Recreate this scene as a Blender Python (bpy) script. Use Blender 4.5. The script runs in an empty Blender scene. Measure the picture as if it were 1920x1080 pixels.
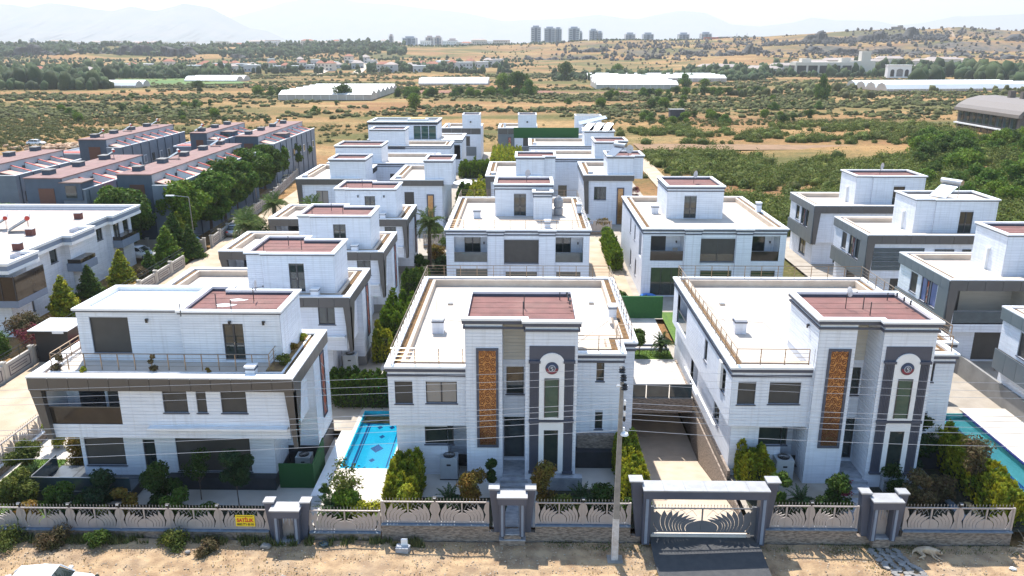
import bpy, math, random
import numpy as np
from math import radians as R_, sin, cos, pi
random.seed(7)
S = bpy.context.scene
COL = S.collection

# ---------------------------------------------------------------- camera, sky, sun, exposure
cam = bpy.data.objects.new('camera', bpy.data.cameras.new('camera'))
COL.objects.link(cam); S.camera = cam
cam.location = (0, 0, 24)
cam.rotation_euler = (R_(90 - 16.77), 0, R_(0.914))
cam.data.sensor_width = 36; cam.data.lens = 28.125
cam.data.clip_end = 40000; cam.data.clip_start = 0.5
SUN_EL = 57.0; SUN_AZ = -17.0            # azimuth from +Y towards +X
W = bpy.data.worlds.new('World'); S.world = W; W.use_nodes = True
nt = W.node_tree; bg = nt.nodes['Background']
sky = nt.nodes.new('ShaderNodeTexSky'); sky.sky_type = 'NISHITA'; sky.sun_disc = False
sky.sun_elevation = R_(SUN_EL); sky.sun_rotation = R_(SUN_AZ)
sky.air_density = 1.35; sky.dust_density = .35; sky.ozone_density = 3.5
nt.links.new(sky.outputs[0], bg.inputs[0]); bg.inputs[1].default_value = 0.14
sd = bpy.data.lights.new('sun', 'SUN'); sd.energy = 5.0; sd.angle = R_(0.53); sd.color = (1.0, 0.955, 0.89)
sun = bpy.data.objects.new('sun', sd); COL.objects.link(sun); sun.location = (-30, 60, 80)
sun.rotation_euler = (R_(90 - SUN_EL), 0, R_(180 - SUN_AZ))
S.view_settings.view_transform = 'Standard'; S.view_settings.look = 'None'
S.view_settings.exposure = 1.05; S.view_settings.gamma = 1
S.view_settings.use_curve_mapping = False

# ---------------------------------------------------------------- materials
MATS = {}
def mat(name, col, rough=.6, col2=None, ns=3.0, amt=.5, bump=0, bs=None, metal=0, spec=.5, stretch=(1, 1, 1),
        lines=None, leaf=0, trans=0, detail=4, speck=0, stain=0, streak=0):
    if name in MATS: return MATS[name]
    m = bpy.data.materials.new(name); m.use_nodes = True; t = m.node_tree; N = t.nodes; L = t.links
    b = N['Principled BSDF']; b.inputs['Roughness'].default_value = rough; b.inputs['Metallic'].default_value = metal
    b.inputs['Specular IOR Level'].default_value = spec
    c1 = (*col, 1); tc = N.new('ShaderNodeTexCoord'); mp = N.new('ShaderNodeMapping'); mp.inputs['Scale'].default_value = stretch
    L.new(tc.outputs['Object'], mp.inputs[0])
    nz = N.new('ShaderNodeTexNoise'); nz.inputs['Scale'].default_value = ns; nz.inputs['Detail'].default_value = detail
    L.new(mp.outputs[0], nz.inputs[0])
    rp = N.new('ShaderNodeMapRange'); rp.inputs[1].default_value = .35; rp.inputs[2].default_value = .65
    rp.inputs[4].default_value = amt; L.new(nz.outputs[0], rp.inputs[0])
    mx = N.new('ShaderNodeMix'); mx.data_type = 'RGBA'; mx.inputs[6].default_value = c1
    c2 = col2 if col2 else tuple(c * .82 for c in col); mx.inputs[7].default_value = (*c2, 1)
    L.new(rp.outputs[0], mx.inputs[0]); out = mx.outputs[2]
    if leaf:
        g = N.new('ShaderNodeNewGeometry'); h = N.new('ShaderNodeHueSaturation')
        m1 = N.new('ShaderNodeMapRange'); m1.inputs[3].default_value = .6; m1.inputs[4].default_value = 1.5
        L.new(g.outputs['Random Per Island'], m1.inputs[0]); L.new(m1.outputs[0], h.inputs['Value'])
        m2 = N.new('ShaderNodeMapRange'); m2.inputs[3].default_value = .475; m2.inputs[4].default_value = .52
        mm = N.new('ShaderNodeMath'); mm.operation = 'FRACT'; mk = N.new('ShaderNodeMath'); mk.operation = 'MULTIPLY'
        mk.inputs[1].default_value = 7.31; L.new(g.outputs['Random Per Island'], mk.inputs[0]); L.new(mk.outputs[0], mm.inputs[0])
        L.new(mm.outputs[0], m2.inputs[0]); L.new(m2.outputs[0], h.inputs['Hue'])
        L.new(out, h.inputs['Color']); out = h.outputs[0]
        b.inputs['Roughness'].default_value = .85; tr = N.new('ShaderNodeBsdfTranslucent'); L.new(out, tr.inputs[0])
        ms = N.new('ShaderNodeMixShader'); ms.inputs[0].default_value = .28
        L.new(b.outputs[0], ms.inputs[1]); L.new(tr.outputs[0], ms.inputs[2])
        L.new(ms.outputs[0], N['Material Output'].inputs[0])
    if stain:                                   # broad weathering patches
        n3 = N.new('ShaderNodeTexNoise'); n3.inputs['Scale'].default_value = .45; n3.inputs['Detail'].default_value = 6
        L.new(tc.outputs['Object'], n3.inputs[0])
        r3 = N.new('ShaderNodeMapRange'); r3.inputs[1].default_value = .48; r3.inputs[2].default_value = .72; r3.inputs[4].default_value = stain
        L.new(n3.outputs[0], r3.inputs[0])
        x3 = N.new('ShaderNodeMix'); x3.data_type = 'RGBA'; x3.inputs[7].default_value = (.33, .27, .2, 1)
        L.new(r3.outputs[0], x3.inputs[0]); L.new(out, x3.inputs[6]); out = x3.outputs[2]
    if streak:                                  # faint rain streaks running down the wall
        ma = N.new('ShaderNodeMapping'); ma.inputs['Scale'].default_value = (3.2, 3.2, .16); L.new(tc.outputs['Object'], ma.inputs[0]); na = N.new('ShaderNodeTexNoise'); na.inputs['Scale'].default_value = 1.6; na.inputs['Detail'].default_value = 6; L.new(ma.outputs[0], na.inputs[0])
        ra = N.new('ShaderNodeMapRange'); ra.inputs[1].default_value = .5; ra.inputs[2].default_value = .75; ra.inputs[4].default_value = streak; L.new(na.outputs[0], ra.inputs[0]); xa = N.new('ShaderNodeMix'); xa.data_type = 'RGBA'; xa.inputs[7].default_value = (.4, .39, .38, 1); L.new(ra.outputs[0], xa.inputs[0]); L.new(out, xa.inputs[6]); out = xa.outputs[2]
    if lines:                                   # fine real relief lines too small to build: (axis, pitch)
        ax, pitch = lines
        sp = N.new('ShaderNodeSeparateXYZ'); L.new(tc.outputs['Object'], sp.inputs[0])
        md = N.new('ShaderNodeMath'); md.operation = 'MULTIPLY'; md.inputs[1].default_value = 1 / pitch
        L.new(sp.outputs[ax], md.inputs[0]); fr = N.new('ShaderNodeMath'); fr.operation = 'FRACT'; L.new(md.outputs[0], fr.inputs[0])
        pg = N.new('ShaderNodeMath'); pg.operation = 'PINGPONG'; pg.inputs[1].default_value = .5; L.new(fr.outputs[0], pg.inputs[0])
        bp = N.new('ShaderNodeBump'); bp.inputs['Strength'].default_value = .6; bp.inputs['Distance'].default_value = .03
        L.new(pg.outputs[0], bp.inputs['Height']); L.new(bp.outputs[0], b.inputs['Normal'])
    elif bump:
        n2 = N.new('ShaderNodeTexNoise'); n2.inputs['Scale'].default_value = bs or ns * 3; n2.inputs['Detail'].default_value = 5
        L.new(mp.outputs[0], n2.inputs[0]); bp = N.new('ShaderNodeBump'); bp.inputs['Strength'].default_value = bump
        bp.inputs['Distance'].default_value = .05; L.new(n2.outputs[0], bp.inputs['Height']); L.new(bp.outputs[0], b.inputs['Normal'])
    L.new(out, b.inputs['Base Color'])
    MATS[name] = m; return m

M_clad = mat('white_cladding', (.76, .785, .84), .5, (.67, .695, .75), 1.3, 1, stretch=(.5, .5, 5), streak=.3)  # white tinted slightly blue to stand in for skylight on shaded walls
M_clad2 = mat('warm_cladding', (.6, .56, .48), .55, (.52, .48, .41), 1.3, .8, stretch=(.5, .5, 5))
M_joint = mat('cladding_joint', (.53, .555, .61), .8)  # wall core greyed, adding shade by colour to the gaps between boards
M_cap = mat('white_coping', (.8, .8, .8), .45, (.68, .67, .65), 1.5, .5)
M_beige = mat('beige_parapet', (.6, .5, .4), .8, (.5, .4, .31), 1.2, .8)
M_deck = mat('pale_roof_tiles', (.56, .5, .435), .75, (.47, .405, .34), .35, 1, stain=.4, lines=(1, .45))
M_yard = mat('yard_paving', (.38, .33, .27), .85, (.28, .24, .19), .7, .9, stain=.35, detail=8)
M_deckg = mat('pale_paving', (.58, .53, .47), .75, (.46, .41, .35), .6, .8, stain=.25)
M_red = mat('red_roof_membrane', (.21, .092, .078), .9, (.15, .07, .06), 1.3, .9, bump=.3, bs=20, stain=.12)
M_cornice = mat('slate_cornice', (.07, .078, .11), .5, (.055, .062, .085), 2, .5)
M_comp = mat('composite_panel', (.078, .069, .062), .42, (.1, .09, .082), .7, .8, spec=.6)
M_compb = mat('blue_grey_composite', (.12, .145, .165), .35, (.15, .17, .185), .7, .8, spec=.6)
M_gap = mat('panel_joint', (.02, .02, .02), .9)
M_frame = mat('window_frame', (.05, .05, .055), .4)
M_glass = mat('window_glass', (.02, .03, .03), .03, (.035, .045, .04), 1.5, 1, spec=.9)
M_gglass = mat('green_glass', (.02, .07, .055), .04, (.03, .085, .065), 1.5, 1, spec=.6)
M_bglass = mat('balustrade_glass', (.03, .05, .06), .05, (.045, .07, .08), 1.5, 1, spec=.6)
M_brglass = mat('bronze_glass', (.03, .024, .02), .06, (.045, .036, .028), 1.2, 1, spec=.4)
M_vglass = mat('violet_glass', (.16, .2, .38), .1, (.22, .24, .42), 1.2, 1, spec=.8)
M_shut = mat('roller_shutter', (.058, .05, .043), .5, (.07, .062, .054), 2, .7, lines=(2, .055))
M_shutb = mat('beige_shutter', (.33, .28, .24), .5, (.3, .26, .22), 2, .7, lines=(2, .055))
M_soil = mat('planter_soil', (.14, .08, .045), 1, (.32, .2, .07), 2.2, 1, bump=.8)
M_dry = mat('dry_planter_grass', (.22, .12, .042), 1, (.09, .055, .028), 5, 1, bump=1, bs=14, detail=9)
M_metal = mat('steel_rail', (.38, .36, .34), .3, metal=.9)
M_bronze = mat('bronze_rail', (.3, .22, .15), .35, metal=.8)
M_gold = mat('copper_sheet', (.4, .26, .13), .24, (.32, .18, .08), 4, .8, metal=.85)
M_scroll = mat('copper_scroll', (.15, .05, .03), .5, metal=.4)
M_lattice = mat('red_lattice_back', (.42, .1, .05), .5)
M_lat2 = mat('lattice_strip', (.45, .42, .42), .5)
M_stone = mat('stone_veneer', (.36, .29, .235), .9, (.15, .115, .09), 7, 1, bump=1, bs=11, stretch=(.7, .7, 2.6), detail=7)
M_plinth = mat('dark_plinth', (.022, .025, .03), .6, (.035, .038, .045), 2, .8)
M_marble = mat('grey_marble', (.4, .41, .43), .25, (.27, .28, .3), 2.5, 1, stretch=(1, 2, 1))
M_taupe = mat('taupe_fence_metal', (.42, .37, .345), .45, (.35, .31, .29), 3, .5, metal=.2)
M_pcap = mat('pier_cap_stone', (.36, .36, .37), .5, (.28, .275, .27), 2, .8)
M_pier = mat('blue_grey_pier', (.075, .088, .125), .45, (.06, .07, .1), 1, .8)
M_sill = mat('blue_stone_sill', (.16, .21, .27), .5, (.11, .15, .2), 4, .9)
M_black = mat('black_paint', (.02, .02, .022), .4)
M_white = mat('white_paint', (.8, .8, .8), .35)
M_conc = mat('pole_concrete', (.27, .25, .225), .9, (.2, .185, .17), 4, .9, bump=.5)
M_asph = mat('asphalt', (.055, .056, .06), .9, (.075, .075, .075), 3, .8, bump=.6, bs=60)
M_bark = mat('bark', (.16, .11, .08), .95, (.1, .07, .05), 8, .9, bump=1)
M_fturf = mat('artificial_hedge', (.03, .12, .03), .95, (.018, .075, .022), 22, 1, bump=1, bs=40)
M_lawn = mat('lawn_grass', (.12, .2, .025), .95, (.07, .14, .025), 3, 1, bump=1, bs=40)
M_bed = mat('garden_soil', (.04, .033, .022), 1, (.022, .03, .012), 3, 1, bump=1)
M_pool = mat('pool_tiles', (.02, .42, .6), .1, (.03, .5, .66), 8, .8)
M_poold = mat('pool_stripe', (.01, .07, .2), .15)
M_teal = mat('pool_tiles_teal', (.09, .3, .3), .1, (.12, .36, .35), 8, .8)
M_navy = mat('navy_tiles', (.01, .02, .12), .2)
M_greyw = mat('grey_render', (.25, .24, .225), .9, (.19, .18, .17), 1, .9)
M_rroof = mat('mauve_roof', (.26, .15, .135), .9, (.19, .115, .1), 1, .9, stain=.2)
M_rowd = mat('slate_render', (.075, .1, .135), .85, (.062, .082, .11), 1, .8)
M_roww = mat('pale_blue_render', (.2, .23, .27), .85, (.16, .185, .22), .8, .8)
M_brownd = mat('brown_cladding', (.13, .055, .035), .7)
M_rred = mat('red_edge', (.5, .05, .03), .6)
M_tile = mat('pink_awning', (.55, .32, .26), .8, (.48, .27, .22), 2, .8)
M_stripw = mat('grey_band', (.2, .245, .32), .5)

# ---------------------------------------------------------------- mesh helpers
class MB:
    def __init__(s): s.v = []; s.f = []
    def quad(s, a, b, c, d):
        i = len(s.v); s.v += [a, b, c, d]; s.f.append((i, i + 1, i + 2, i + 3))
    def poly(s, pts):
        i = len(s.v); s.v += list(pts); s.f.append(tuple(range(i, i + len(pts))))
    def box(s, x0, y0, z0, x1, y1, z1):
        if x0 > x1: x0, x1 = x1, x0
        if y0 > y1: y0, y1 = y1, y0
        if z0 > z1: z0, z1 = z1, z0
        i = len(s.v)
        s.v += [(x0, y0, z0), (x1, y0, z0), (x1, y1, z0), (x0, y1, z0), (x0, y0, z1), (x1, y0, z1), (x1, y1, z1), (x0, y1, z1)]
        s.f += [tuple(i + k for k in q) for q in ((3, 2, 1, 0), (4, 5, 6, 7), (0, 1, 5, 4), (1, 2, 6, 5), (2, 3, 7, 6), (3, 0, 4, 7))]
        return s
    def fbox(s, fc, pl, u0, u1, n0, n1, z0, z1):
        if fc == 'S': s.box(u0, pl - n1, z0, u1, pl - n0, z1)
        elif fc == 'N': s.box(u0, pl + n0, z0, u1, pl + n1, z1)
        elif fc == 'E': s.box(pl + n0, u0, z0, pl + n1, u1, z1)
        else: s.box(pl - n1, u0, z0, pl - n0, u1, z1)
        return s
    def prism(s, pts, z0, z1, cap=True):
        n = len(pts); i = len(s.v)
        s.v += [(p[0], p[1], z0) for p in pts] + [(p[0], p[1], z1) for p in pts]
        for k in range(n): s.f.append((i + k, i + (k + 1) % n, i + n + (k + 1) % n, i + n + k))
        if cap: s.f += [tuple(i + n + k for k in range(n)), tuple(i + k for k in reversed(range(n)))]
        return s
    def prismY(s, pts, y0, y1):               # pts in (x, z)
        n = len(pts); i = len(s.v)
        s.v += [(p[0], y0, p[1]) for p in pts] + [(p[0], y1, p[1]) for p in pts]
        for k in range(n): s.f.append((i + (k + 1) % n, i + k, i + n + k, i + n + (k + 1) % n))
        s.f += [tuple(i + k for k in range(n)), tuple(i + n + k for k in reversed(range(n)))]
        return s
    def prismX(s, pts, x0, x1):               # pts in (y, z)
        n = len(pts); i = len(s.v)
        s.v += [(x0, p[0], p[1]) for p in pts] + [(x1, p[0], p[1]) for p in pts]
        for k in range(n): s.f.append((i + k, i + (k + 1) % n, i + n + (k + 1) % n, i + n + k))
        s.f += [tuple(i + k for k in reversed(range(n))), tuple(i + n + k for k in range(n))]
        return s
    def tube(s, p0, p1, r, n=6, r2=None):
        r2 = r if r2 is None else r2
        a = np.array(p0, float); b = np.array(p1, float); d = b - a; l = np.linalg.norm(d)
        if l < 1e-6: return s
        d /= l; h = np.array((0, 0, 1.)) if abs(d[2]) < .9 else np.array((1., 0, 0))
        u = np.cross(d, h); u /= np.linalg.norm(u); w = np.cross(d, u); i = len(s.v)
        for c, rr in ((a, r), (b, r2)):
            for k in range(n):
                t = 2 * pi * k / n; s.v.append(tuple(c + rr * (cos(t) * u + sin(t) * w)))
        for k in range(n): s.f.append((i + k, i + n + k, i + n + (k + 1) % n, i + (k + 1) % n))
        s.f += [tuple(i + k for k in range(n)), tuple(i + n + k for k in reversed(range(n)))]
        return s
    def lathe(s, cx, cy, prof, n=12):          # prof [(r, z)]
        i = len(s.v)
        for r, z in prof:
            for k in range(n): t = 2 * pi * k / n; s.v.append((cx + r * cos(t), cy + r * sin(t), z))
        for j in range(len(prof) - 1):
            for k in range(n):
                s.f.append((i + j * n + k, i + j * n + (k + 1) % n, i + (j + 1) * n + (k + 1) % n, i + (j + 1) * n + k))
        s.f += [tuple(i + k for k in reversed(range(n))), tuple(i + (len(prof) - 1) * n + k for k in range(n))]
        return s
    def mesh(s, name, m, smooth=False):
        me = bpy.data.meshes.new(name); me.from_pydata(s.v, [], s.f)
        if m: me.materials.append(m)
        if smooth: me.polygons.foreach_set('use_smooth', [True] * len(me.polygons))
        me.update(); return me
    def build(s, name, m, parent=None, smooth=False, kind=None):
        if not s.f: return None
        return link(name, s.mesh(name, m, smooth), parent, kind=kind)

def link(name, me, parent=None, loc=None, rz=0, sc=None, kind=None):
    o = bpy.data.objects.new(name, me); COL.objects.link(o)
    if parent: o.parent = parent
    if loc: o.location = loc
    if rz: o.rotation_euler[2] = rz
    if sc is not None: o.scale = sc if isinstance(sc, tuple) else (sc, sc, sc)
    if kind: o['kind'] = kind
    return o
def tag(o, label, cat, group=None, kind=None):
    if label: o['label'] = label
    if cat: o['category'] = cat
    if group: o['group'] = group
    if kind: o['kind'] = kind
    return o
def thing(name, label, cat, loc=(0, 0, 0), rz=0, group=None):
    o = bpy.data.objects.new(name, None); COL.objects.link(o); o.location = loc; o.rotation_euler = (0, 0, rz)
    o.empty_display_size = .2
    return tag(o, label, cat, group)
def struct(name, mb, m, parent=None):
    return mb.build(name, m, parent, kind='structure')
def dup(root, loc, rz=0, sc=None, label=None, group=None):
    r = root.copy(); COL.objects.link(r); r.location = loc; r.rotation_euler = (0, 0, rz)
    if sc is not None: r.scale = sc if isinstance(sc, tuple) else (sc, sc, sc)
    if label: r['label'] = label
    if group: r['group'] = group
    for ch in list(root.children):
        c = ch.copy(); COL.objects.link(c); c.parent = r
        for g in list(ch.children):
            d = g.copy(); COL.objects.link(d); d.parent = c
    return r

def off(P, d):
    """inset of a counter-clockwise polygon; d = distance or one distance per edge"""
    n = len(P); D = d if isinstance(d, (list, tuple)) else [d] * n; out = []
    for i in range(n):
        a, b, c = P[i - 1], P[i], P[(i + 1) % n]; d0 = D[i - 1]; d1 = D[i]
        e0 = (b[0] - a[0], b[1] - a[1]); e1 = (c[0] - b[0], c[1] - b[1])
        l0 = math.hypot(*e0); l1 = math.hypot(*e1)
        n0 = (-e0[1] / l0, e0[0] / l0); n1 = (-e1[1] / l1, e1[0] / l1)
        det = n0[0] * n1[1] - n0[1] * n1[0]
        if abs(det) < 1e-6: out.append((b[0] + n1[0] * d1, b[1] + n1[1] * d1)); continue
        out.append((b[0] + (d0 * n1[1] - d1 * n0[1]) / det, b[1] + (d1 * n0[0] - d0 * n1[0]) / det))
    return out
def ring(mb, A, B, z):                          # flat ring, A outer B inner
    n = len(A)
    for i in range(n):
        j = (i + 1) % n
        if math.hypot(A[i][0] - B[i][0], A[i][1] - B[i][1]) < 1e-4 and math.hypot(A[j][0] - B[j][0], A[j][1] - B[j][1]) < 1e-4: continue
        mb.quad((*A[i], z), (*A[j], z), (*B[j], z), (*B[i], z))
def side(mb, A, z0, z1, flip=False, dl=None):
    n = len(A)
    for i in range(n):
        if dl and not dl[i]: continue
        a, b = A[i], A[(i + 1) % n]
        if flip: a, b = b, a
        mb.quad((*a, z0), (*b, z0), (*b, z1), (*a, z1))
def band(mb, P, out, z0, z1, inn=0.0, dl=None):
    """a solid ring standing proud of the outline P by out"""
    k = [1] * len(P) if dl is None else dl
    A = off(P, [-out * q for q in k]); B = off(P, [inn * q for q in k])
    side(mb, A, z0, z1, False, dl); side(mb, B, z0, z1, True, dl); ring(mb, A, B, z1)
    n = len(A)
    for i in range(n):
        j = (i + 1) % n; mb.quad((*B[i], z0), (*B[j], z0), (*A[j], z0), (*A[i], z0))

def edges(P):
    for i in range(len(P)):
        a, b = P[i], P[(i + 1) % len(P)]
        if abs(a[1] - b[1]) < 1e-6:
            yield ('S' if b[0] > a[0] else 'N', a[1], min(a[0], b[0]), max(a[0], b[0]))
        else:
            yield ('E' if b[1] > a[1] else 'W', a[0], min(a[1], b[1]), max(a[1], b[1]))
def pt(fc, pl, u, n, z):
    return {'S': (u, pl - n, z), 'N': (u, pl + n, z), 'E': (pl + n, u, z), 'W': (pl - n, u, z)}[fc]
def fquad(mb, fc, pl, u0, u1, n, z0, z1):
    q = [pt(fc, pl, u0, n, z0), pt(fc, pl, u1, n, z0), pt(fc, pl, u1, n, z1), pt(fc, pl, u0, n, z1)]
    if fc in 'NW': q = q[::-1]
    mb.quad(*q)
def walls(core, boards, P, z0, z1, wins=(), pitch=.19, only='SEWN', dep=.18):
    for fc, pl, ua, ub in edges(P):
        op = [(max(w[2], ua), min(w[3], ub), max(w[4], z0), min(w[5], z1)) for w in wins
              if w[0] == fc and abs(w[1] - pl) < .03 and w[3] > ua + .01 and w[2] < ub - .01 and w[5] > z0 and w[4] < z1]
        us = sorted({ua, ub, *[o[0] for o in op], *[o[1] for o in op]}); zs = sorted({z0, z1, *[o[2] for o in op], *[o[3] for o in op]})
        for a, b in zip(us, us[1:]):
            for c, d in zip(zs, zs[1:]):
                mu, mz = (a + b) / 2, (c + d) / 2
                if not any(o[0] < mu < o[1] and o[2] < mz < o[3] for o in op): fquad(core, fc, pl, a, b, 0, c, d)
        for o in op:
            for (uu, s_) in ((o[0], 0), (o[1], 1)):
                core.quad(pt(fc, pl, uu, 0, o[2]), pt(fc, pl, uu, -dep, o[2]), pt(fc, pl, uu, -dep, o[3]), pt(fc, pl, uu, 0, o[3]))
            for zz in (o[2], o[3]):
                core.quad(pt(fc, pl, o[0], 0, zz), pt(fc, pl, o[1], 0, zz), pt(fc, pl, o[1], -dep, zz), pt(fc, pl, o[0], -dep, zz))
        if boards is None or fc not in only: continue
        ex = .017 if fc in 'SN' else 0
        nrow = max(1, round((z1 - z0) / pitch)); p = (z1 - z0) / nrow; T = .022
        for r in range(nrow):
            a, b = z0 + r * p + .009, z0 + (r + 1) * p - .009
            cut = sorted((o[0], o[1]) for o in op if o[2] < b - .01 and o[3] > a + .01)
            u = ua - ex; seg = []
            for c0, c1 in cut:
                if c0 > u + .02: seg.append((u, c0))
                u = max(u, c1)
            if ub + ex > u + .02: seg.append((u, ub + ex))
            for c0, c1 in seg:
                fquad(boards, fc, pl, c0, c1, T, a, b)
                boards.quad(pt(fc, pl, c0, 0, b), pt(fc, pl, c0, T, b), pt(fc, pl, c1, T, b), pt(fc, pl, c1, 0, b))
                boards.quad(pt(fc, pl, c0, 0, a), pt(fc, pl, c1, 0, a), pt(fc, pl, c1, T, a), pt(fc, pl, c0, T, a))

def window(root, w, mi=None):
    """w = (face, plane, u0, u1, z0, z1, kind)"""
    fc, pl, u0, u1, z0, z1, kind = w[:7]; f = MB(); t = .06; a, b = -.15, -.05
    if kind == 'recess': return
    wn = 'door' if kind in ('door', 'ddoor') else 'window'
    f.fbox(fc, pl, u0, u0 + t, a, b, z0, z1).fbox(fc, pl, u1 - t, u1, a, b, z0, z1)
    f.fbox(fc, pl, u0 + t, u1 - t, a, b, z0, z0 + t).fbox(fc, pl, u0 + t, u1 - t, a, b, z1 - t, z1)
    wd = u1 - u0; um = (u0 + u1) / 2
    if kind in ('sash', 'door', 'half') and wd > .9: f.fbox(fc, pl, um - .05, um + .05, a, b + .01, z0 + t, z1 - t)
    if kind == 'door': f.fbox(fc, pl, u0 + t, u1 - t, a, b - .02, (z0 + z1) / 2 - .2, (z0 + z1) / 2 - .12)
    if kind == 'grid':
        k = max(2, round(wd / 1.1))
        for i in range(1, k): f.fbox(fc, pl, u0 + wd * i / k - .03, u0 + wd * i / k + .03, a, b, z0 + t, z1 - t)
    o = f.build(wn, M_frame, root)
    gm = {'green': M_gglass, 'violet': M_vglass, 'bronze': M_brglass}.get(kind, M_glass)
    if kind == 'shut': MB().fbox(fc, pl, u0 + .03, u1 - .03, -.12, -.07, z0 + .03, z1 - .03).build('shutter', M_shut, o)
    elif kind == 'shutb':
        MB().fbox(fc, pl, u0 + .03, um - .04, -.12, -.07, z0 + .03, z1 - .03).build('shutter', M_shutb, o)
        MB().fbox(fc, pl, um + .04, u1 - .03, -.12, -.07, z0 + .03, z1 - .03).build('shutter', M_shutb, o)
        MB().fbox(fc, pl, um - .04, um + .04, -.12, -.04, z0 + .03, z1 - .03).build('mullion', M_frame, o)
    elif kind == 'half':
        zm = z0 + (z1 - z0) * .33
        MB().fbox(fc, pl, u0 + .03, u1 - .03, -.12, -.07, zm, z1 - .03).build('shutter', M_shut, o)
        MB().fbox(fc, pl, u0 + .03, u1 - .03, -.12, -.09, z0 + .03, zm).build('pane', M_glass, o)
    elif kind in ('sash', 'door') and wd > .9:
        MB().fbox(fc, pl, u0 + t, um - .05, -.12, -.09, z0 + t, z1 - t).build('pane', gm, o)
        MB().fbox(fc, pl, um + .05, u1 - t, -.12, -.09, z0 + t, z1 - t).build('pane', gm, o)
        if kind == 'door': MB().fbox(fc, pl, um - .02, um + .02, -.04, -.01, z0 + .9, z0 + 1.05).build('handle', M_metal, o)
    else: MB().fbox(fc, pl, u0 + .03, u1 - .03, -.12, -.09, z0 + .03, z1 - .03).build('pane', gm, o)
    if wn == 'window' and z0 > .2 and wd > .3: MB().fbox(fc, pl, u0 - .06, u1 + .06, -.05, .07, z0 - .06, z0 - .005).build('sill', M_cornice, o)
    return o

def railing(root, pts, z, h=1.0, m=None, sp=1.3, bars=3):
    """thin metal railing along the polyline pts; each post a sub-part"""
    m = m or M_bronze; r = MB()
    for a, b in zip(pts, pts[1:]):
        for k in range(bars + 1):
            zz = z + h - k * h / (bars + 1) ; rr = .028 if k == 0 else .012
            r.tube((a[0], a[1], zz), (b[0], b[1], zz), rr, 5)
    o = r.build('railing', m, root)
    key = ('post', h)
    if key not in CACHE:
        CACHE[key] = MB().box(-.022, -.022, 0, .022, .022, h - .02).mesh('post', m)
    done = set()
    for a, b in zip(pts, pts[1:]):
        l = math.hypot(b[0] - a[0], b[1] - a[1]); n = max(1, round(l / sp))
        for i in range(n + 1):
            p = (round(a[0] + (b[0] - a[0]) * i / n, 3), round(a[1] + (b[1] - a[1]) * i / n, 3))
            if p in done: continue
            done.add(p); link('post', CACHE[key], o, (p[0], p[1], z))
    return o
CACHE = {}
def panels(root, fc, pl, ua, ub, z0, z1, m, w=1.45, proud=.05):
    """separate facing panels along one face; shares one mesh per size"""
    n = max(1, round((ub - ua) / w)); s = (ub - ua) / n
    key = ('panel', fc in 'SN', round(s, 3), round(z1 - z0, 3), m.name)
    if key not in CACHE:
        g = .012; mb = MB()
        if fc in 'SN': mb.box(g, -proud / 2, 0.01, s - g, proud / 2, z1 - z0 - .01)
        else: mb.box(-proud / 2, g, 0.01, proud / 2, s - g, z1 - z0 - .01)
        CACHE[key] = mb.mesh('panel', m)
    c = {'S': -1, 'W': -1, 'N': 1, 'E': 1}[fc] * proud * .55
    for i in range(n):
        u = ua + i * s
        link('panel', CACHE[key], root, (u, pl + c, z0) if fc in 'SN' else (pl + c, u, z0))

def roof(root, P, zt, zd, cw=.3, cap=None, deck=None, inner=None, planter=0, soil=None, dl=None, curb=.22, nm='roof'):
    n = len(P); k = dl or [1] * n; cap = cap or M_cap; inner = inner or M_beige; deck = deck or M_deck
    P0 = off(P, [-.05 * q for q in k]); P1 = off(P, [cw * q for q in k])
    c = MB(); ring(c, P0, P1, zt); side(c, P0, zt - .12, zt, False, dl)
    zi = zt - .14 if planter else zd
    side(c, P1, zt - .15, zt, True, dl); c.build('coping', cap, root)
    if planter:
        P2 = off(P, [(cw + planter) * q for q in k]); P3 = off(P, [(cw + planter + curb) * q for q in k])
        s_ = MB(); ring(s_, P1, P2, zt - .14); s_.build('planter_bed', soil or M_dry, root)
        q = MB(); side(q, P2, zt - .15, zt - .03, False, dl); ring(q, P2, P3, zt - .03); side(q, P3, zd, zt - .03, True, dl); q.build('inner_parapet', inner, root)
        Pd = P3
    else:
        q = MB(); side(q, P1, zd, zt - .15, True, dl); q.build('inner_parapet', inner, root); Pd = P1
    d = MB(); d.poly([(*p, zd) for p in Pd]); d.build('roof_deck', deck, root)
    if deck.name == 'red_roof_membrane':         # lapped seams of the roofing felt
        xs_, ys_ = [p[0] for p in P1], [p[1] for p in P1]; sm = MB(); y = min(ys_) + .9
        while y < max(ys_) - .35:
            sm.box(min(xs_) + (.06 if y > ys_[0] + .5 else .1), y, zd + .001, max(xs_) - .06 - (0), y + .05, zd + .014); y += .95
        sm.build('felt_seam', deck, root, kind='stuff')
    return Pd
def chimney(root, x, y, z, h=1.05, w=.55, d=.55):
    h = h * .82; o = MB().box(x, y, z, x + w, y + d, z + h).build('chimney', M_clad, root)
    MB().box(x - .04, y - .04, z + h * .78, x + w + .04, y + d + .04, z + h * .86).build('chimney_band', M_cornice, o)
    MB().box(x - .05, y - .05, z + h, x + w + .05, y + d + .05, z + h + .06).build('chimney_cap', M_cap, o)
def rod(root, x, y, z, h): MB().tube((x, y, z), (x, y, z + h), .03, 5).build('vent_pipe', M_frame, root)
def wall_lamp(root, fc, pl, u, z): MB().fbox(fc, pl, u - .07, u + .07, .02, .16, z, z + .1).fbox(fc, pl, u - .06, u + .06, .1, .16, z - .12, z).build('wall_lamp', M_black, root)
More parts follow.
